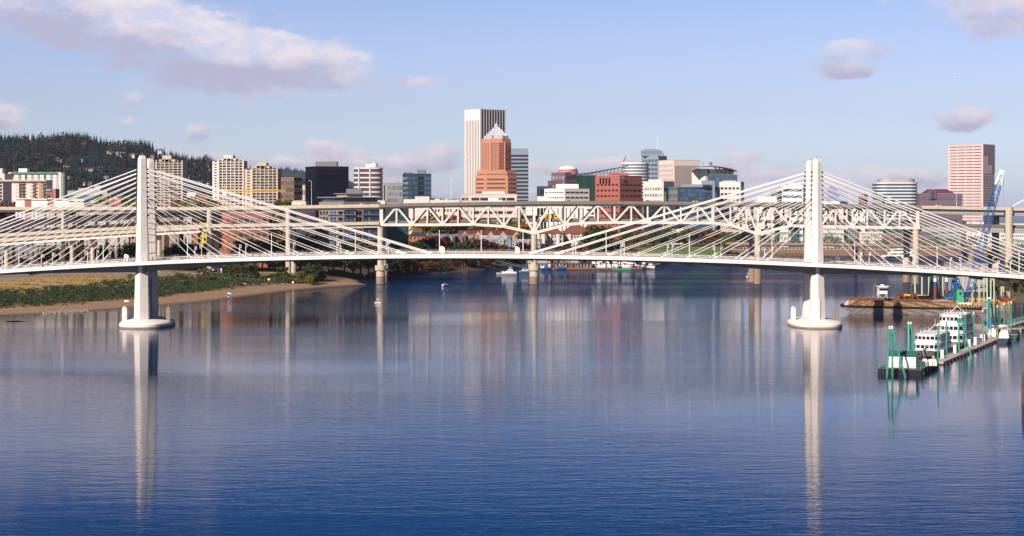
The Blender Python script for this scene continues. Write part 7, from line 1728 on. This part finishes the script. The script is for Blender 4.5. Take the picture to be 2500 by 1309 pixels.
# platform with white hut
A_ = Vector((89.1, 423, 0)); px_, py_ = Vector((.93, -.367, 0)), Vector((.367, .93, 0)); rp = math.atan2(-.30, 10.7)
A_ = Vector((wx(2143, 424), 424, 0)); B_3 = Vector((wx(2250, 420), 420, 0)); E2 = Vector((wx(2287, 446), 446, 0)); d1 = (B_3 - A_); w1 = d1.length; rzp = math.atan2(d1.y, d1.x); dep = 27
t = thing('work_platform', 'black floating platform with green railing at the near end of the dock', 'platform', A_, rzp)
def skew(b):  # the platform's long sides run along the dock
    return b
b = MB(); b.box(0, w1, 0, dep, -.4, 1.45); skew(b).build('hull', hullk, t, True)
b = MB(); b.box(-.02, w1 + .02, -.02, dep + .02, 1.45, 1.58); skew(b).build('deck', mat('deck_dark', (.09, .08, .08), .8), t, True)
b = MB()
for zz in (2.1, 2.7):
    b.bar((.3, .2, zz), (w1 - .2, .2, zz), .09); b.bar((.3, .2, zz), (.3, 4, zz), .09); b.bar((w1 - .2, .2, zz), (w1 - .2, dep - .5, zz), .09)
for i in range(7): b.bar((.3 + (w1 - .5) * i / 6, .2, 1.5), (.3 + (w1 - .5) * i / 6, .2, 2.75), .1)
for i in range(1, 13): f = i / 12; b.bar((w1 - .2 + 0 * f, .2 + (dep - .7) * f, 1.5), (w1 - .2 + 0 * f, .2 + (dep - .7) * f, 2.75), .1); b.bar((w1 - .2 + 0 * f, .2 + (dep - .7) * (f - .083), 1.6), (w1 - .2 + 0 * f, .2 + (dep - .7) * f, 2.7), .06)
b.build('railing', teal_paint, t, True)
b = MB()
for i in range(5): b.box(w1 + .03, w1 + .4, 1.2 + i * 5.0, 2.4 + i * 5.0, .1, 1.1)
b.build('tyre_fender', mat('fender_brown', (.10, .05, .04), .9), t, True)
hut = thing('white_hut', 'white hut with dark green roof standing on the black platform', 'hut', A_ + Vector((3.0, 2.0, 1.6)), rzp + .02)
b = MB(); b.box(0, 6.7, 0, 5.5, 0, 3.0); b.build('wall', W['white'], hut, True)
b = MB(); b.add([(-.3, -.3, 2.9), (7, -.3, 2.9), (7, 5.8, 2.9), (-.3, 5.8, 2.9), (-.3, 2.75, 4.0), (7, 2.75, 4.0)], [(0, 1, 5, 4), (2, 3, 4, 5), (0, 4, 3), (1, 2, 5), (0, 3, 2, 1)]); b.build('roof', mat('hut_roof_green', (.02, .13, .09), .6, var=.1), hut, True)
b = MB()
for k in range(9): b.bar((-.3 + k * .91, -.32, 2.95), (-.3 + k * .91, 2.75, 4.05), .07)
b.build('roof_seams', teal_paint, hut, True)
b = MB(); b.box(6.7, 6.76, .5, 2, 0, 2.2); b.build('door', W['grey'], hut, True)
bb_ = MB(); 
for k in range(6): bb_.box(k * 1.1 - (k // 3) * 3.3, k * 1.1 + .9 - (k // 3) * 3.3, (k // 3) * 1.3, (k // 3) * 1.3 + 1, 0, 1.2 + .4 * (k % 2))
o = bb_.build('white_tank', hullw); o.location = A_ + Vector((12.9, 6, 1.6)); tag(o, 'group of white tanks behind the hut on the platform', 'tank')
# utility boxes along the dock
for i, (s, lab) in enumerate(((12, 'white utility box on the dock at the bow of the nearest yacht'), (30, 'white utility box on the dock beside the nearest yacht'), (52, 'white utility box on the dock between the two yachts'), (62, 'white utility box on the dock beside the taller yacht'), (76, 'white utility box on the dock behind the taller yacht'), (96, 'white utility box on the dock near the covered boat'))):
    p = onto(s, -.9, .75); t = thing('utility_box', lab, 'box', p, rd, 'white utility boxes on the dock'); b = MB(); b.box(-.8, .8, -.4, .4, 0, 2.2); b.build('cabinet', hullw, t, True); b = MB(); b.box(-.5, .5, -.44, -.401, 1.2, 1.8); b.build('panel', W['grey'], t, True)
for i, (s, lab) in enumerate(((0, 'orange life ring box at the near end of the dock'), (34, 'orange life ring box on the dock beside the utility box'), (100, 'yellow rescue box near the far huts on the dock'))):
    o = MB().box(-.3, .3, -.25, .25, 0, 1.5).build('rescue_box', mat('rescue_orange', (.8, .35, .03), .5)); o.location = onto(s, -1.0, .75); tag(o, lab, 'box')
# yachts
def yacht(lab, s, off, L, Wd, decks, hull_m, rz=rd, scale=1.0):
    p = onto(s, off); t = thing('yacht', lab, 'yacht', (p.x, p.y, 0), rz + math.pi)
    local_boat(L, Wd, 2.0, .25).build('hull', hull_m, t, True)
    z = 2.0
    for k, (x0, x1, h, wf_) in enumerate(decks):
        w = Wd * wf_ / 2
        def ringz(zz, k2=1.0): return [(x0, -w * k2, zz), (x1 - 2.2, -w * k2, zz), (x1 - .5, -w * .72 * k2, zz), (x1, -w * .3 * k2, zz), (x1, w * .3 * k2, zz), (x1 - .5, w * .72 * k2, zz), (x1 - 2.2, w * k2, zz), (x0, w * k2, zz)]
        b = MB(); b.loft([ringz(z), ringz(z + h * .92, .97)]); c = b.build('deck_cabin', hullw, t, True)
        b = MB(); b.loft([[(p_[0] * 1.0 + (.04 if p_[0] > 0 else 0), p_[1] * 1.015, p_[2]) for p_ in ringz(z + h * .34, .995)], [(p_[0] + (.04 if p_[0] > 0 else 0), p_[1] * 1.015, p_[2]) for p_ in ringz(z + h * .74, .985)]], cap=False); b.build('window_band', GL['black'], c, True)
        b = MB()
        n = 7
        for i in range(n):
            xx = x0 + (x1 - 2.4 - x0) * i / (n - 1)
            for sg in (-1, 1): b.box(xx - .14, xx + .14, sg * w * 1.0 - .07, sg * w * 1.0 + .07, z + h * .3, z + h * .78)
        for i in range(5):
            yy = -w * .68 + 1.36 * w * i / 4; xx = x1 - (.02 if abs(yy) < w * .4 else .5); b.box(xx - .1, xx + .12, yy - .1, yy + .1, z + h * .3, z + h * .78)
        b.build('window_pillar', hullw, c, True)
        b = MB()
        for sg in (-1, 1):
            for hh_ in (.35, .7): b.bar((x0, sg * w * 1.03, z + h + hh_), (x1 - 2.2, sg * w * 1.03, z + h + hh_), .035)
            for i in range(9): xx = x0 + (x1 - 2.2 - x0) * i / 8; b.bar((xx, sg * w * 1.03, z + h), (xx, sg * w * 1.03, z + h + .7), .04)
        b.build('deck_rail', rail_m, c, True)
        b = MB(); b.loft([ringz(z + h * .92, 1.04), ringz(z + h, 1.04)]); b.build('deck_roof', hullw, t, True)
        z += h
    b = MB(); xx0, xx1 = decks[-1][0] * .8, decks[-1][1] * .5
    for sx in (xx0, (xx0 + xx1) / 2, xx1):
        for sg in (-1, 1): b.bar((sx, sg * Wd * .3, z), (sx, sg * Wd * .3, z + 1.0), .07)
    for sg in (-1, 1): b.bar((xx0, sg * Wd * .3, z + 1), (xx1, sg * Wd * .3, z + 1), .07)
    b.build('top_rail', lampw_m, t, True)
    b = MB(); b.bar((xx0 + 1, -Wd * .28, z), (xx0 + 2.2, 0, z + 1.9), .14); b.bar((xx0 + 1, Wd * .28, z), (xx0 + 2.2, 0, z + 1.9), .14); b.cyl((xx0 + 2.2, 0, z + 1.8), (xx0 + 2.2, 0, z + 3.6), .06, .04, 6); b.build('radar_mast', lampw_m, t, True)
    b = MB(); b.bar((L * .2, -Wd * .44, 2.9), (L * .47, 0, 3.6), .07); b.bar((L * .2, Wd * .44, 2.9), (L * .47, 0, 3.6), .07); b.build('bow_rail', lampw_m, t, True)
    return t
yacht('nearest white double-deck yacht with black window bands beside the dock', 26, -6.6, 24, 7.4, ((-9.5, 9.2, 2.3, .96), (-9, 7.6, 2.2, .9)), hullg)
yacht('taller white triple-deck yacht moored behind the nearest yacht', 61, -6.8, 27, 7.8, ((-11, 10, 2.6, .96), (-10, 8.4, 2.6, .92), (-8, 7.2, 2.6, .86)), hullw)
p = onto(84, 4.2); motorboat('dark blue tour boat with white canopy at the outer side of the dock', (p.x, p.y, 0), rd, 12, hull=hullb, cab=hullw, cover=hullw)
p = onto(104, 4.0); motorboat('dark green launch behind the canopied tour boat', (p.x, p.y, 0), rd, 10, hull=mat('hull_green', (.02, .09, .06), .4), cab=hullk, fly=False)
p = onto(90, -3.2); motorboat('small green workboat with white wheelhouse on the inner side of the dock', (p.x, p.y, 0), rd, 7, hull=MATS['hull_green'], cab=hullw, fly=False)
p = onto(114, -4.5); motorboat('small white boat moored by the far dock huts', (p.x, p.y, 0), rd, 7)
# far huts and gangway
D_ = 582
gable_house('dock_hut', 'open sided hut with green roof and blue drum beyond the yachts', 2412, 2440, 790, 784, D_, W['dgrey'], mat('hut_roof_green', (0, 0, 0)), 5, 2, 1, z0=.9, cat='hut')
gable_house('dock_hut', 'small white gabled hut with green roof beyond the yachts', 2440, 2454, 790, 782, D_ - 1, W['white'], MATS['hut_roof_green'], 5, 1, 1, z0=.9, cat='hut')
o = MB().lathe([(1.0, 0), (1.0, 2.6), (.9, 2.8)], (0, 0, 0), 12).build('blue_drum', blue_p); o.location = (wx(2416, 578), 577, .9); tag(o, 'tall blue drum beside the green roofed hut', 'drum')
t = thing('far_platform', 'wide grey floating platform carrying the green roofed huts', 'platform', (wx(2440, 575), 575, 0)); MB().box(wx(2398, 575), wx(2478, 575), 568, 594, -.3, .85).build('deck', dockm, t)
t = thing('gangway', 'green truss gangway rising from the dock to the right edge', 'gangway', (wx(2480, 575), 575, 0))
b = MB(); pA, pB = Vector((wx(2462, 576), 576, 1.6)), Vector((wx(2560, 590), 592, 4.4))
for yy in (-1, 1): lattice_pts = None
u = Vector((0, 1.0, 0)); zv = Vector((0, 0, 1.5))
for s_ in (-1, 1):
    b.bar(pA + u * s_, pB + u * s_, .18); b.bar(pA + u * s_ + zv, pB + u * s_ + zv, .18); n = 14
    for i in range(n): a0 = pA + (pB - pA) * i / n + u * s_; a1 = pA + (pB - pA) * (i + 1) / n + u * s_; b.bar(a0, a0 + zv, .1); b.bar(a0 + zv, a1, .1)
b.build('truss_side', mat('gangway_mint', (.16, .42, .32), .5), t); MB().bar(pA, pB, 2, .12).build('walk_deck', dockm, t)
# wooden pile at the right edge of the picture
x, y, z = gp(2503, 985); t = thing('wood_piling', 'thick weathered wooden pile at the right edge of the picture', 'piling', (x, y, 0)); MB().cyl((x, y, -2), (x, y, wz(909, y)), .62, .55, 12).build('shaft', woodp, t)
MB().cyl((x + .2, y + 1.6, -2), (x + .2, y + 1.6, wz(925, y)), .5, .45, 12).build('rear_shaft', woodp, t)

# ================================================================== vehicles on the road bridge
tyre_m = mat('tyre_black', (.02, .02, .02), .8)
def car_proto(body_m, kind='car'):
    t = thing('car', '', 'car')
    if kind == 'car': prof = [(-2.2, .35), (2.2, .35), (2.25, .8), (1.3, 1.0), (.7, 1.5), (-1.0, 1.52), (-1.8, 1.05), (-2.25, .95)]
    else: prof = [(-2.7, .4), (2.7, .4), (2.75, .95), (1.7, 1.1), (1.2, 1.8), (-.6, 1.8), (-.7, 1.15), (-2.75, 1.15)]
    b = MB(); b.side(prof, -.9, .9); b.build('body', body_m, t, True)
    b = MB(); top = 1.45 if kind == 'car' else 1.72; b.box(-.95 if kind == 'car' else -.5, .65 if kind == 'car' else 1.15, -.92, .92, 1.05, top); b.build('window_glass', GL['black'], t, True)
    for sx in (-1.45, 1.45):
        for sy in (-.86, .86): b = MB(); b.cyl((sx, sy - .1, .34), (sx, sy + .1, .34), .34, .34, 10); b.build('wheel', tyre_m, t, True)
    return t
CC = dict(white=mat('car_white', (.75, .75, .75), .3), red=mat('car_red', (.45, .02, .03), .3), black=mat('car_black', (.02, .02, .03), .3), blue=mat('car_blue', (.03, .08, .25), .3), silver=mat('car_silver', (.45, .46, .48), .3, .4), grey=mat('car_grey', (.15, .15, .16), .3))
cars = [(402, 'u', 'grey'), (475, 'u', 'silver'), (737, 'u', 'white'), (885, 'u', 'white'), (896, 'u', 'blue'), (1390, 'u', 'silver'), (1583, 'u', 'silver'), (1700, 'u', 'white'), (2296, 'u', 'white'), (1780, 'u', 'black'), (975, 'l', 'silver'), (1025, 'l', 'red'), (1035, 'l', 'red'), (1120, 'l', 'red'), (1130, 'l', 'black'), (1430, 'l', 'grey'), (1553, 'l', 'silver'), (1900, 'l', 'white'), (570, 'l', 'black'), (620, 'l', 'silver'), (532, 'l', 'white')]
proto = None; n_u = n_l = 0
for (px, dk_, c) in sorted(cars):
    tb_ = upd if dk_ == 'u' else (lod if px > 928 else lod_w); z = mbz(ip(tb_, px)) - .93; x = mbx(px)
    if dk_ == 'u': n_u += 1; lab = '%s car on the upper road deck, %s car from the left up there' % (c, nth(n_u))
    else: n_l += 1; lab = '%s car on the lower road deck, %s car from the left down there' % (c, nth(n_l))
    if proto is None: proto = o = car_proto(CC['white'])
    else: o = dup(proto)
    o.location = (x, DM + 4.5, z); o.rotation_euler = (0, 0, 0); o['label'] = lab; o['group'] = 'cars on the truss bridge'
    for ch in o.children:
        if ch.name.startswith('body'): setmat(ch, CC[c])
def truck(px, D_, z, L, H_, m, cabm, lab, name='truck'):
    x = wx(px, D_); t = thing(name, lab, 'truck', (x, D_, z))
    b = MB(); b.box(-L / 2, L / 2 - 2.4, -1.25, 1.25, 1.0, H_); b.build('cargo_box', m, t, True)
    b = MB(); b.side([(L / 2 - 2.2, .5), (L / 2, .5), (L / 2, 1.6), (L / 2 - .5, 2.6), (L / 2 - 2.2, 2.7)], -1.15, 1.15); b.build('cab', cabm, t, True)
    b = MB(); b.box(L / 2 - 1.9, L / 2 - .7, -1.18, 1.18, 1.7, 2.4); b.build('cab_window', GL['black'], t, True)
    b = MB(); b.box(-L / 2, L / 2 - 2.3, -.5, .5, .7, .99); b.build('chassis', dark_m, t, True)
    for sx in (-L / 2 + 1, -L / 2 + 2.2, L / 2 - 1.2):
        for sy in (-1.1, 1.1): b = MB(); b.cyl((sx, sy - .13, .5), (sx, sy + .13, .5), .5, .5, 10); b.build('wheel', tyre_m, t, True)
truck(1346, DM + 4, mbz(ip(lod, 1346)) - .93, 7.4, 3.6, mat('truck_yellow', (.75, .42, .01), .4), MATS['truck_yellow'], 'yellow box truck on the lower deck right of the middle pier')
truck(1298, DM + 4, mbz(ip(lod, 1298)) - .93, 12, 2.6, CC['black'], CC['white'], 'long dark flatbed truck with white cab on the lower deck')
truck(1209, DM + 4, mbz(ip(upd, 1209)) - .93, 7.5, 3.0, CC['white'], CC['white'], 'white camper van on the upper deck before the orange tower', 'camper_van')
truck(1115, DM + 4, mbz(ip(lod, 1115)) - .93, 7, 2.7, CC['red'], CC['red'], 'dark red truck on the lower deck left of the middle pier')
o = car_proto(CC['white'], 'pickup'); o.location = (wx(46, 962), 962, wz(ip([(0, 541), (170, 527)], 46), 930) - .9 - .0); o.name = 'pickup_truck'; tag(o, 'white pickup truck driving up the ramp at the far left', 'pickup truck')

# ================================================================== people
def human_mesh(pose):
    """one continuous skinned body; facing +x"""
    J = dict(pelvis=(0, 0, .95), chest=(.02, 0, 1.28), neck=(.03, 0, 1.48), head=(.05, 0, 1.60), crown=(.05, 0, 1.72))
    if pose == 'walk': L_ = [(.05, .1, .9), (.22, .11, .5), (.12, .11, .08), (.30, .11, .03)]; R_ = [(-.02, -.1, .9), (-.05, -.11, .48), (-.38, -.11, .14), (-.26, -.11, .03)]; AL = [(.02, .2, 1.42), (-.12, .24, 1.14), (-.02, .25, .90)]; AR = [(.02, -.2, 1.42), (.14, -.24, 1.14), (.30, -.24, .95)]
    elif pose == 'sit': J = dict(pelvis=(0, 0, .45), chest=(.08, 0, .78), neck=(.14, 0, .97), head=(.17, 0, 1.08), crown=(.18, 0, 1.2)); L_ = [(.05, .1, .43), (.45, .12, .5), (.42, .12, .1), (.55, .12, .05)]; R_ = [(.05, -.1, .43), (.45, -.12, .5), (.42, -.12, .1), (.55, -.12, .05)]; AL = [(.1, .2, .92), (.3, .25, .72), (.5, .2, .75)]; AR = [(.1, -.2, .92), (.3, -.25, .72), (.5, -.2, .75)]
    else: L_ = [(0, .1, .9), (.02, .11, .5), (0, .11, .08), (.16, .12, .03)]; R_ = [(0, -.1, .9), (.02, -.12, .5), (.0, -.13, .08), (.16, -.14, .03)]; AL = [(.02, .2, 1.42), (0, .25, 1.13), (.1, .24, .9)]; AR = [(.02, -.2, 1.42), (.0, -.26, 1.13), (.12, -.24, .92)]
    V = []; E = []; Rd = []
    def add(p, r, par_): V.append(p); Rd.append(r); (E.append((par_, len(V) - 1)) if par_ is not None else None); return len(V) - 1
    pe = add(J['pelvis'], .15, None); ch = add(J['chest'], .16, pe); ne = add(J['neck'], .06, ch); he = add(J['head'], .095, ne); add(J['crown'], .085, he)
    for lg in (L_, R_):
        q = pe
        for p, r in zip(lg, (.10, .065, .045, .04)): q = add(p, r, q)
    for ar in (AL, AR):
        q = ch
        for p, r in zip(ar, (.07, .045, .035)): q = add(p, r, q)
    me = bpy.data.meshes.new('body'); me.from_pydata(V, E, [])
    o = bpy.data.objects.new('tmp_body', me); COL.objects.link(o); md = o.modifiers.new('skin', 'SKIN')
    for i, sv in enumerate(me.skin_vertices[0].data): sv.radius = (Rd[i], Rd[i]); sv.use_root = (i == 0)
    o.modifiers.new('sub', 'SUBSURF').levels = 1
    dg = bpy.context.evaluated_depsgraph_get(); dg.update(); m2 = bpy.data.meshes.new_from_object(o.evaluated_get(dg)); m2.name = 'body'
    bpy.data.objects.remove(o); m2.materials.clear(); m2.materials.append(mat('skin', (.45, .27, .19), .6)); m2.polygons.foreach_set('material_index', [0] * len(m2.polygons))
    # clothing: shells grown from the same body
    def shell(nm, lo, hi, grow):
        bm = bmesh.new(); bm.from_mesh(m2); bm.normal_update()
        for v in bm.verts: v.co += v.normal * grow
        bmesh.ops.delete(bm, geom=[v for v in bm.verts if not (lo <= v.co.z <= hi)], context='VERTS'); m3 = bpy.data.meshes.new(nm); bm.to_mesh(m3); bm.free(); return m3
    if pose == 'sit': return m2, shell('shirt', .52, .98, .02), shell('trousers', .02, .56, .018), (J['head'])
    return m2, shell('shirt', .88, 1.47, .02), shell('trousers', .10, .98, .018), (J['head'])
HMS = {p: human_mesh(p) for p in ('walk', 'stand', 'sit')}
cloth = {k: mat('cloth_' + k, c, .85) for k, c in dict(red=(.5, .05, .04), white=(.75, .73, .72), black=(.03, .03, .035), blue=(.06, .12, .35), palebl=(.42, .5, .68), grey=(.22, .22, .24), orange=(.6, .2, .05), green=(.1, .22, .1), navy=(.03, .04, .1)).items()}
for k, (bm_, sh, tr_, hd) in HMS.items(): sh.materials.append(cloth['red']); tr_.materials.append(cloth['navy'])
hair_m = mat('hair_dark', (.04, .025, .02), .7)
def hair_mesh():
    b = MB(); b.lathe([(.02, .14), (.08, .12), (.115, .05), (.112, -.01), (.09, -.03)], (0, 0, 0), 10); o = b.build('hair', hair_m, smooth=True); m = o.data; bpy.data.objects.remove(o); return m
HAIR = hair_mesh()
def person(loc, rz, pose, shirt, trousers, lab, grp=None):
    t = thing('person', lab, 'person', loc, rz, grp); bm_, sh, tr_, hd = HMS[pose]
    bo = bpy.data.objects.new('body', bm_); COL.objects.link(bo); bo.parent = t
    for nm, me, c in (('shirt', sh, shirt), ('trousers', tr_, trousers)):
        o = bpy.data.objects.new(nm, me); COL.objects.link(o); o.parent = t; setmat(o, cloth[c])
    h = bpy.data.objects.new('hair', HAIR); COL.objects.link(h); h.parent = t; h.location = (hd[0], hd[1], hd[2] + .01)
    return t
def deck_person(px, y, rz, pose, sh, tr_, lab): x = wx(px, y); return person((x, y, dz(x) + .0), rz, pose, sh, tr_, lab, 'people on the bridge walkway')
def bicycle(px, y, rz, lab, m='grey', base=None):
    x = wx(px, y); t = thing('bicycle', lab, 'bicycle', base or (x, y, dz(x)), rz, None)
    for sx in (-.52, .52):
        b = MB(); n = 16
        for i in range(n): a0, a1 = 2 * math.pi * i / n, 2 * math.pi * (i + 1) / n; b.bar((sx + .33 * math.cos(a0), 0, .34 + .33 * math.sin(a0)), (sx + .33 * math.cos(a1), 0, .34 + .33 * math.sin(a1)), .04)
        for i in range(4): a0 = math.pi * i / 4; b.bar((sx - .32 * math.cos(a0), 0, .34 - .32 * math.sin(a0)), (sx + .32 * math.cos(a0), 0, .34 + .32 * math.sin(a0)), .012)
        b.build('wheel', tyre_m, t, True)
    b = MB(); b.bar((-.52, 0, .34), (-.1, 0, .85), .035); b.bar((-.1, 0, .85), (.38, 0, .85), .035); b.bar((0, 0, .32), (.38, 0, .82), .04); b.bar((0, 0, .32), (-.15, 0, .92), .035); b.bar((.52, 0, .34), (.38, 0, .95), .035); b.bar((-.52, 0, .34), (0, 0, .32), .03); b.build('frame', cloth[m], t, True)
    b = MB(); b.box(-.27, -.02, -.07, .07, .93, .98); b.build('saddle', tyre_m, t, True)
    b = MB(); b.bar((.36, -.25, 1.0), (.36, .25, 1.0), .035); b.build('handlebar', tyre_m, t, True)
    return t
yw = 590.3
ppl = [(98, 0, 'walk', 'red', 'white', 'person in red top walking left of the left tower on the bridge'), (104, math.pi, 'walk', 'black', 'black', 'person in black walking beside a bicycle at the left of the bridge'), (117, 0, 'walk', 'grey', 'black', 'person in grey walking ahead of the bicycle at the left of the bridge'),
       (306, 0, 'walk', 'black', 'grey', 'person in black walking just left of the left tower marker block'), (313, math.pi, 'stand', 'grey', 'black', 'person in grey standing beside the left tower marker block'), (325.5, 0, 'stand', 'white', 'grey', 'person in white standing at the foot of the left tower, left of two'), (329.5, 0, 'stand', 'palebl', 'black', 'person in pale blue standing at the foot of the left tower, right of two'),
       (373, 0, 'walk', 'black', 'navy', 'person in dark clothes just right of the left tower'), (400.5, 0, 'walk', 'red', 'black', 'person in red top walking right of the left tower'), (616.5, 0, 'walk', 'navy', 'grey', 'first of three walkers midway between left tower and first pier'), (626, 0, 'walk', 'orange', 'white', 'middle one of three walkers on the left half of the bridge'), (633.5, 0, 'walk', 'black', 'navy', 'last and darkest of three walkers on the left half of the bridge'),
       (941.5, math.pi, 'walk', 'black', 'black', 'person in black beside a short lamp left of the middle'), (951.5, 0, 'walk', 'red', 'red', 'person all in red beside a short lamp left of the middle'), (1113.5, 0, 'walk', 'palebl', 'palebl', 'person in pale blue walking near the middle of the bridge'), (1330, math.pi, 'stand', 'black', 'grey', 'person in black at the bridge railing right of the middle pier'), (2385, 0, 'walk', 'orange', 'white', 'person in orange top on the bridge near its right end')]
for px, rz, pose, a_, c_, lab in ppl: deck_person(px, yw - (1.0 if 300 < px < 380 or px < 0 else 0), rz, pose, a_, c_, lab)
for px, lab, m in ((100.5, 'bicycle pushed by the person in black at the left of the bridge', 'black'), (396, 'bicycle parked beside the walker in red right of the left tower', 'grey'), (1195, 'red bicycle leaning at the railing near the middle of the bridge', 'red')): bicycle(px, yw + .7, 0, lab, m)
px_b = gp(558, 731); person((px_b[0], px_b[1], gz(px_b[0], px_b[1])), -1.2, 'stand', 'white', 'navy', 'person in white shirt standing on the beach at the water edge')
for k, sh in ((-.9, 'white'), (.7, 'red')): person((row1[0] + k * math.cos(.9), row1[1] + k * math.sin(.9), .1), .9 + math.pi, 'sit', sh, 'navy', 'person in %s sitting in the tiny rowing boat' % sh)
# tents on the beach
def tent(px, py, m1, m2, lab, s=1.0):
    x, y = gp(px, py, 1.6)[:2]; z = gz(x, y); t = thing('tent', lab, 'tent', (x, y, z), .4)
    R_ = lambda r, h: [(r * s * 1.5 * math.cos(a), r * s * math.sin(a), h * s) for a in np.linspace(0, 2 * math.pi, 12, endpoint=False)]
    b = MB(); b.loft([R_(1.0, 0), R_(.92, .5), R_(.85, .7)]); b.build('tent_wall', m1, t, True); b = MB(); b.loft([R_(.86, .7), R_(.7, 1.0), R_(.4, 1.25), R_(.05, 1.32)]); b.build('tent_fly', m2, t, True)
tent(311, 734, cloth['white'], cloth['red'], 'red topped dome tent on the beach left of the left pier', .95)
tent(562, 713, cloth['palebl'], cloth['blue'], 'blue and white dome tent on the beach right of the left pier', .95)
# shore signs, fence, portable toilet
def sign(px, py, z, w, h, hp, m, lab):
    x, y = gp(px, py, z)[:2]; z0 = gz(x, y); t = thing('shore_sign', lab, 'sign', (x, y, z0)); MB().bar((x, y, z0), (x, y, z0 + hp), .14).build('post', rail_m, t); MB().box(x - w / 2, x + w / 2, y - .12, y - .07, z0 + hp - h, z0 + hp).build('sign_board', m, t)
sign(796, 660, 6, 2.0, 1.2, 3.0, hullw, 'white notice board on the bank right of the big bush'); sign(851, 655, 5, 2.2, 1.2, 3.0, hullw, 'white notice board on the shaded bank left of the river pier'); sign(889, 668, 3, .8, 1, 1.6, hullw, 'small white sign low on the shaded bank'); sign(656, 665, 7.5, 1.2, 1.0, 2.6, mat('sign_yellow', (.7, .55, .03), .5), 'yellow sign on the dry grass flat left of the big bush'); sign(715, 679, 6, .9, .8, 4.2, hullw, 'small sign on a tall post before the big bush')
t = thing('chain_link_fence', 'long grey chain link fence along the lot on the left bank', 'fence', (wx(500, 880), 880, 7.5)); b = MB(); pts = []
for px in np.arange(-40, 735, 14): D_ = np.interp(px, [-40, 300, 735], [838, 868, 905]); x = wx(px, D_); pts.append(Vector((x, D_, gz(x, D_))))
for p in pts: b.bar(p, p + Vector((0, 0, 2.1)), .09)
b.build('fence_posts', rail_m, t); b = MB()
for hh_ in (.1, .6, 1.1, 1.6, 2.1):
    for p, q in zip(pts, pts[1:]): b.bar(p + Vector((0, 0, hh_)), q + Vector((0, 0, hh_)), .035)
b.build('fence_wires', rail_m, t)
x, y = gp(537, 658, 7.5)[:2]; t = thing('portable_toilet', 'white portable cabin with red mark on the left bank lot', 'cabin', (x, y, gz(x, y))); b = MB(); b.box(-1.2, 1.2, -1, 1, 0, 2.5); b.build('cabin_wall', hullw, t, True); b = MB(); b.box(.2, .7, -1.06, -1.01, .6, 1.6); b.build('red_panel', cloth['red'], t, True); b = MB(); b.box(-1.3, 1.3, -1.1, 1.1, 2.5, 2.7); b.build('cabin_roof', hullw, t, True)
for i, (px, py) in enumerate(((300, 682), (418, 681), (470, 678), (540, 669), (60, 690))):
    x, y = gp(px, py, 7.4)[:2]; b = MB(); rr_ = random.Random(i)
    for k in range(9): a = rr_.uniform(-4.5, 4.5); b.bar((x + a, y + rr_.uniform(-1, 1), gz(x, y) + .2), (x + a + rr_.uniform(.5, 2.6), y + rr_.uniform(-1, 1), gz(x, y) + rr_.uniform(.2, .9)), .3)
    tag(b.build('driftwood', woodp), 'heap of dark driftwood logs on the left bank path, %s from the left' % nth([2, 3, 4, 5, 1][i]), 'driftwood', 'driftwood heaps on the left bank')
# plane high in the sky at the right
t = thing('airplane', 'tiny white airplane high in the sky at the right', 'airplane', (wx(2336, 4200), 4200, wz(181, 4200)), 2.9)
b = MB(); b.loft([[(u * 6, .7 * w * math.cos(a), .7 * w * math.sin(a)) for a in np.linspace(0, 2 * math.pi, 8, endpoint=False)] for u, w in ((-1, .1), (-.6, .7), (0, 1), (.7, .9), (1, .15))]); b.build('fuselage', hullw, t, True)
b = MB(); b.box(-.8, .8, -6, 6, .3, .45); b.build('wing', hullw, t, True); b = MB(); b.box(-5.8, -5, -2, 2, .3, .4); b.box(-5.8, -5, -.07, .07, .3, 1.9); b.build('tail', hullw, t, True)

# ================================================================== haze
hz_ = MB(); hz_.box(-2700, 2700, -60, 7000, -5, 420)
hm = bpy.data.materials.new('haze_air'); hm.use_nodes = True; ht = hm.node_tree; ht.nodes.clear()
pv = ht.nodes.new('ShaderNodeVolumePrincipled'); pv.inputs['Color'].default_value = (.80, .88, 1.0, 1); pv.inputs['Density'].default_value = 0.000042; pv.inputs['Anisotropy'].default_value = 0.5
ho = ht.nodes.new('ShaderNodeOutputMaterial'); ht.links.new(pv.outputs[0], ho.inputs['Volume'])
tag(hz_.build('haze', hm), 'thin pale blue haze over the whole scene', 'haze', kind='stuff')
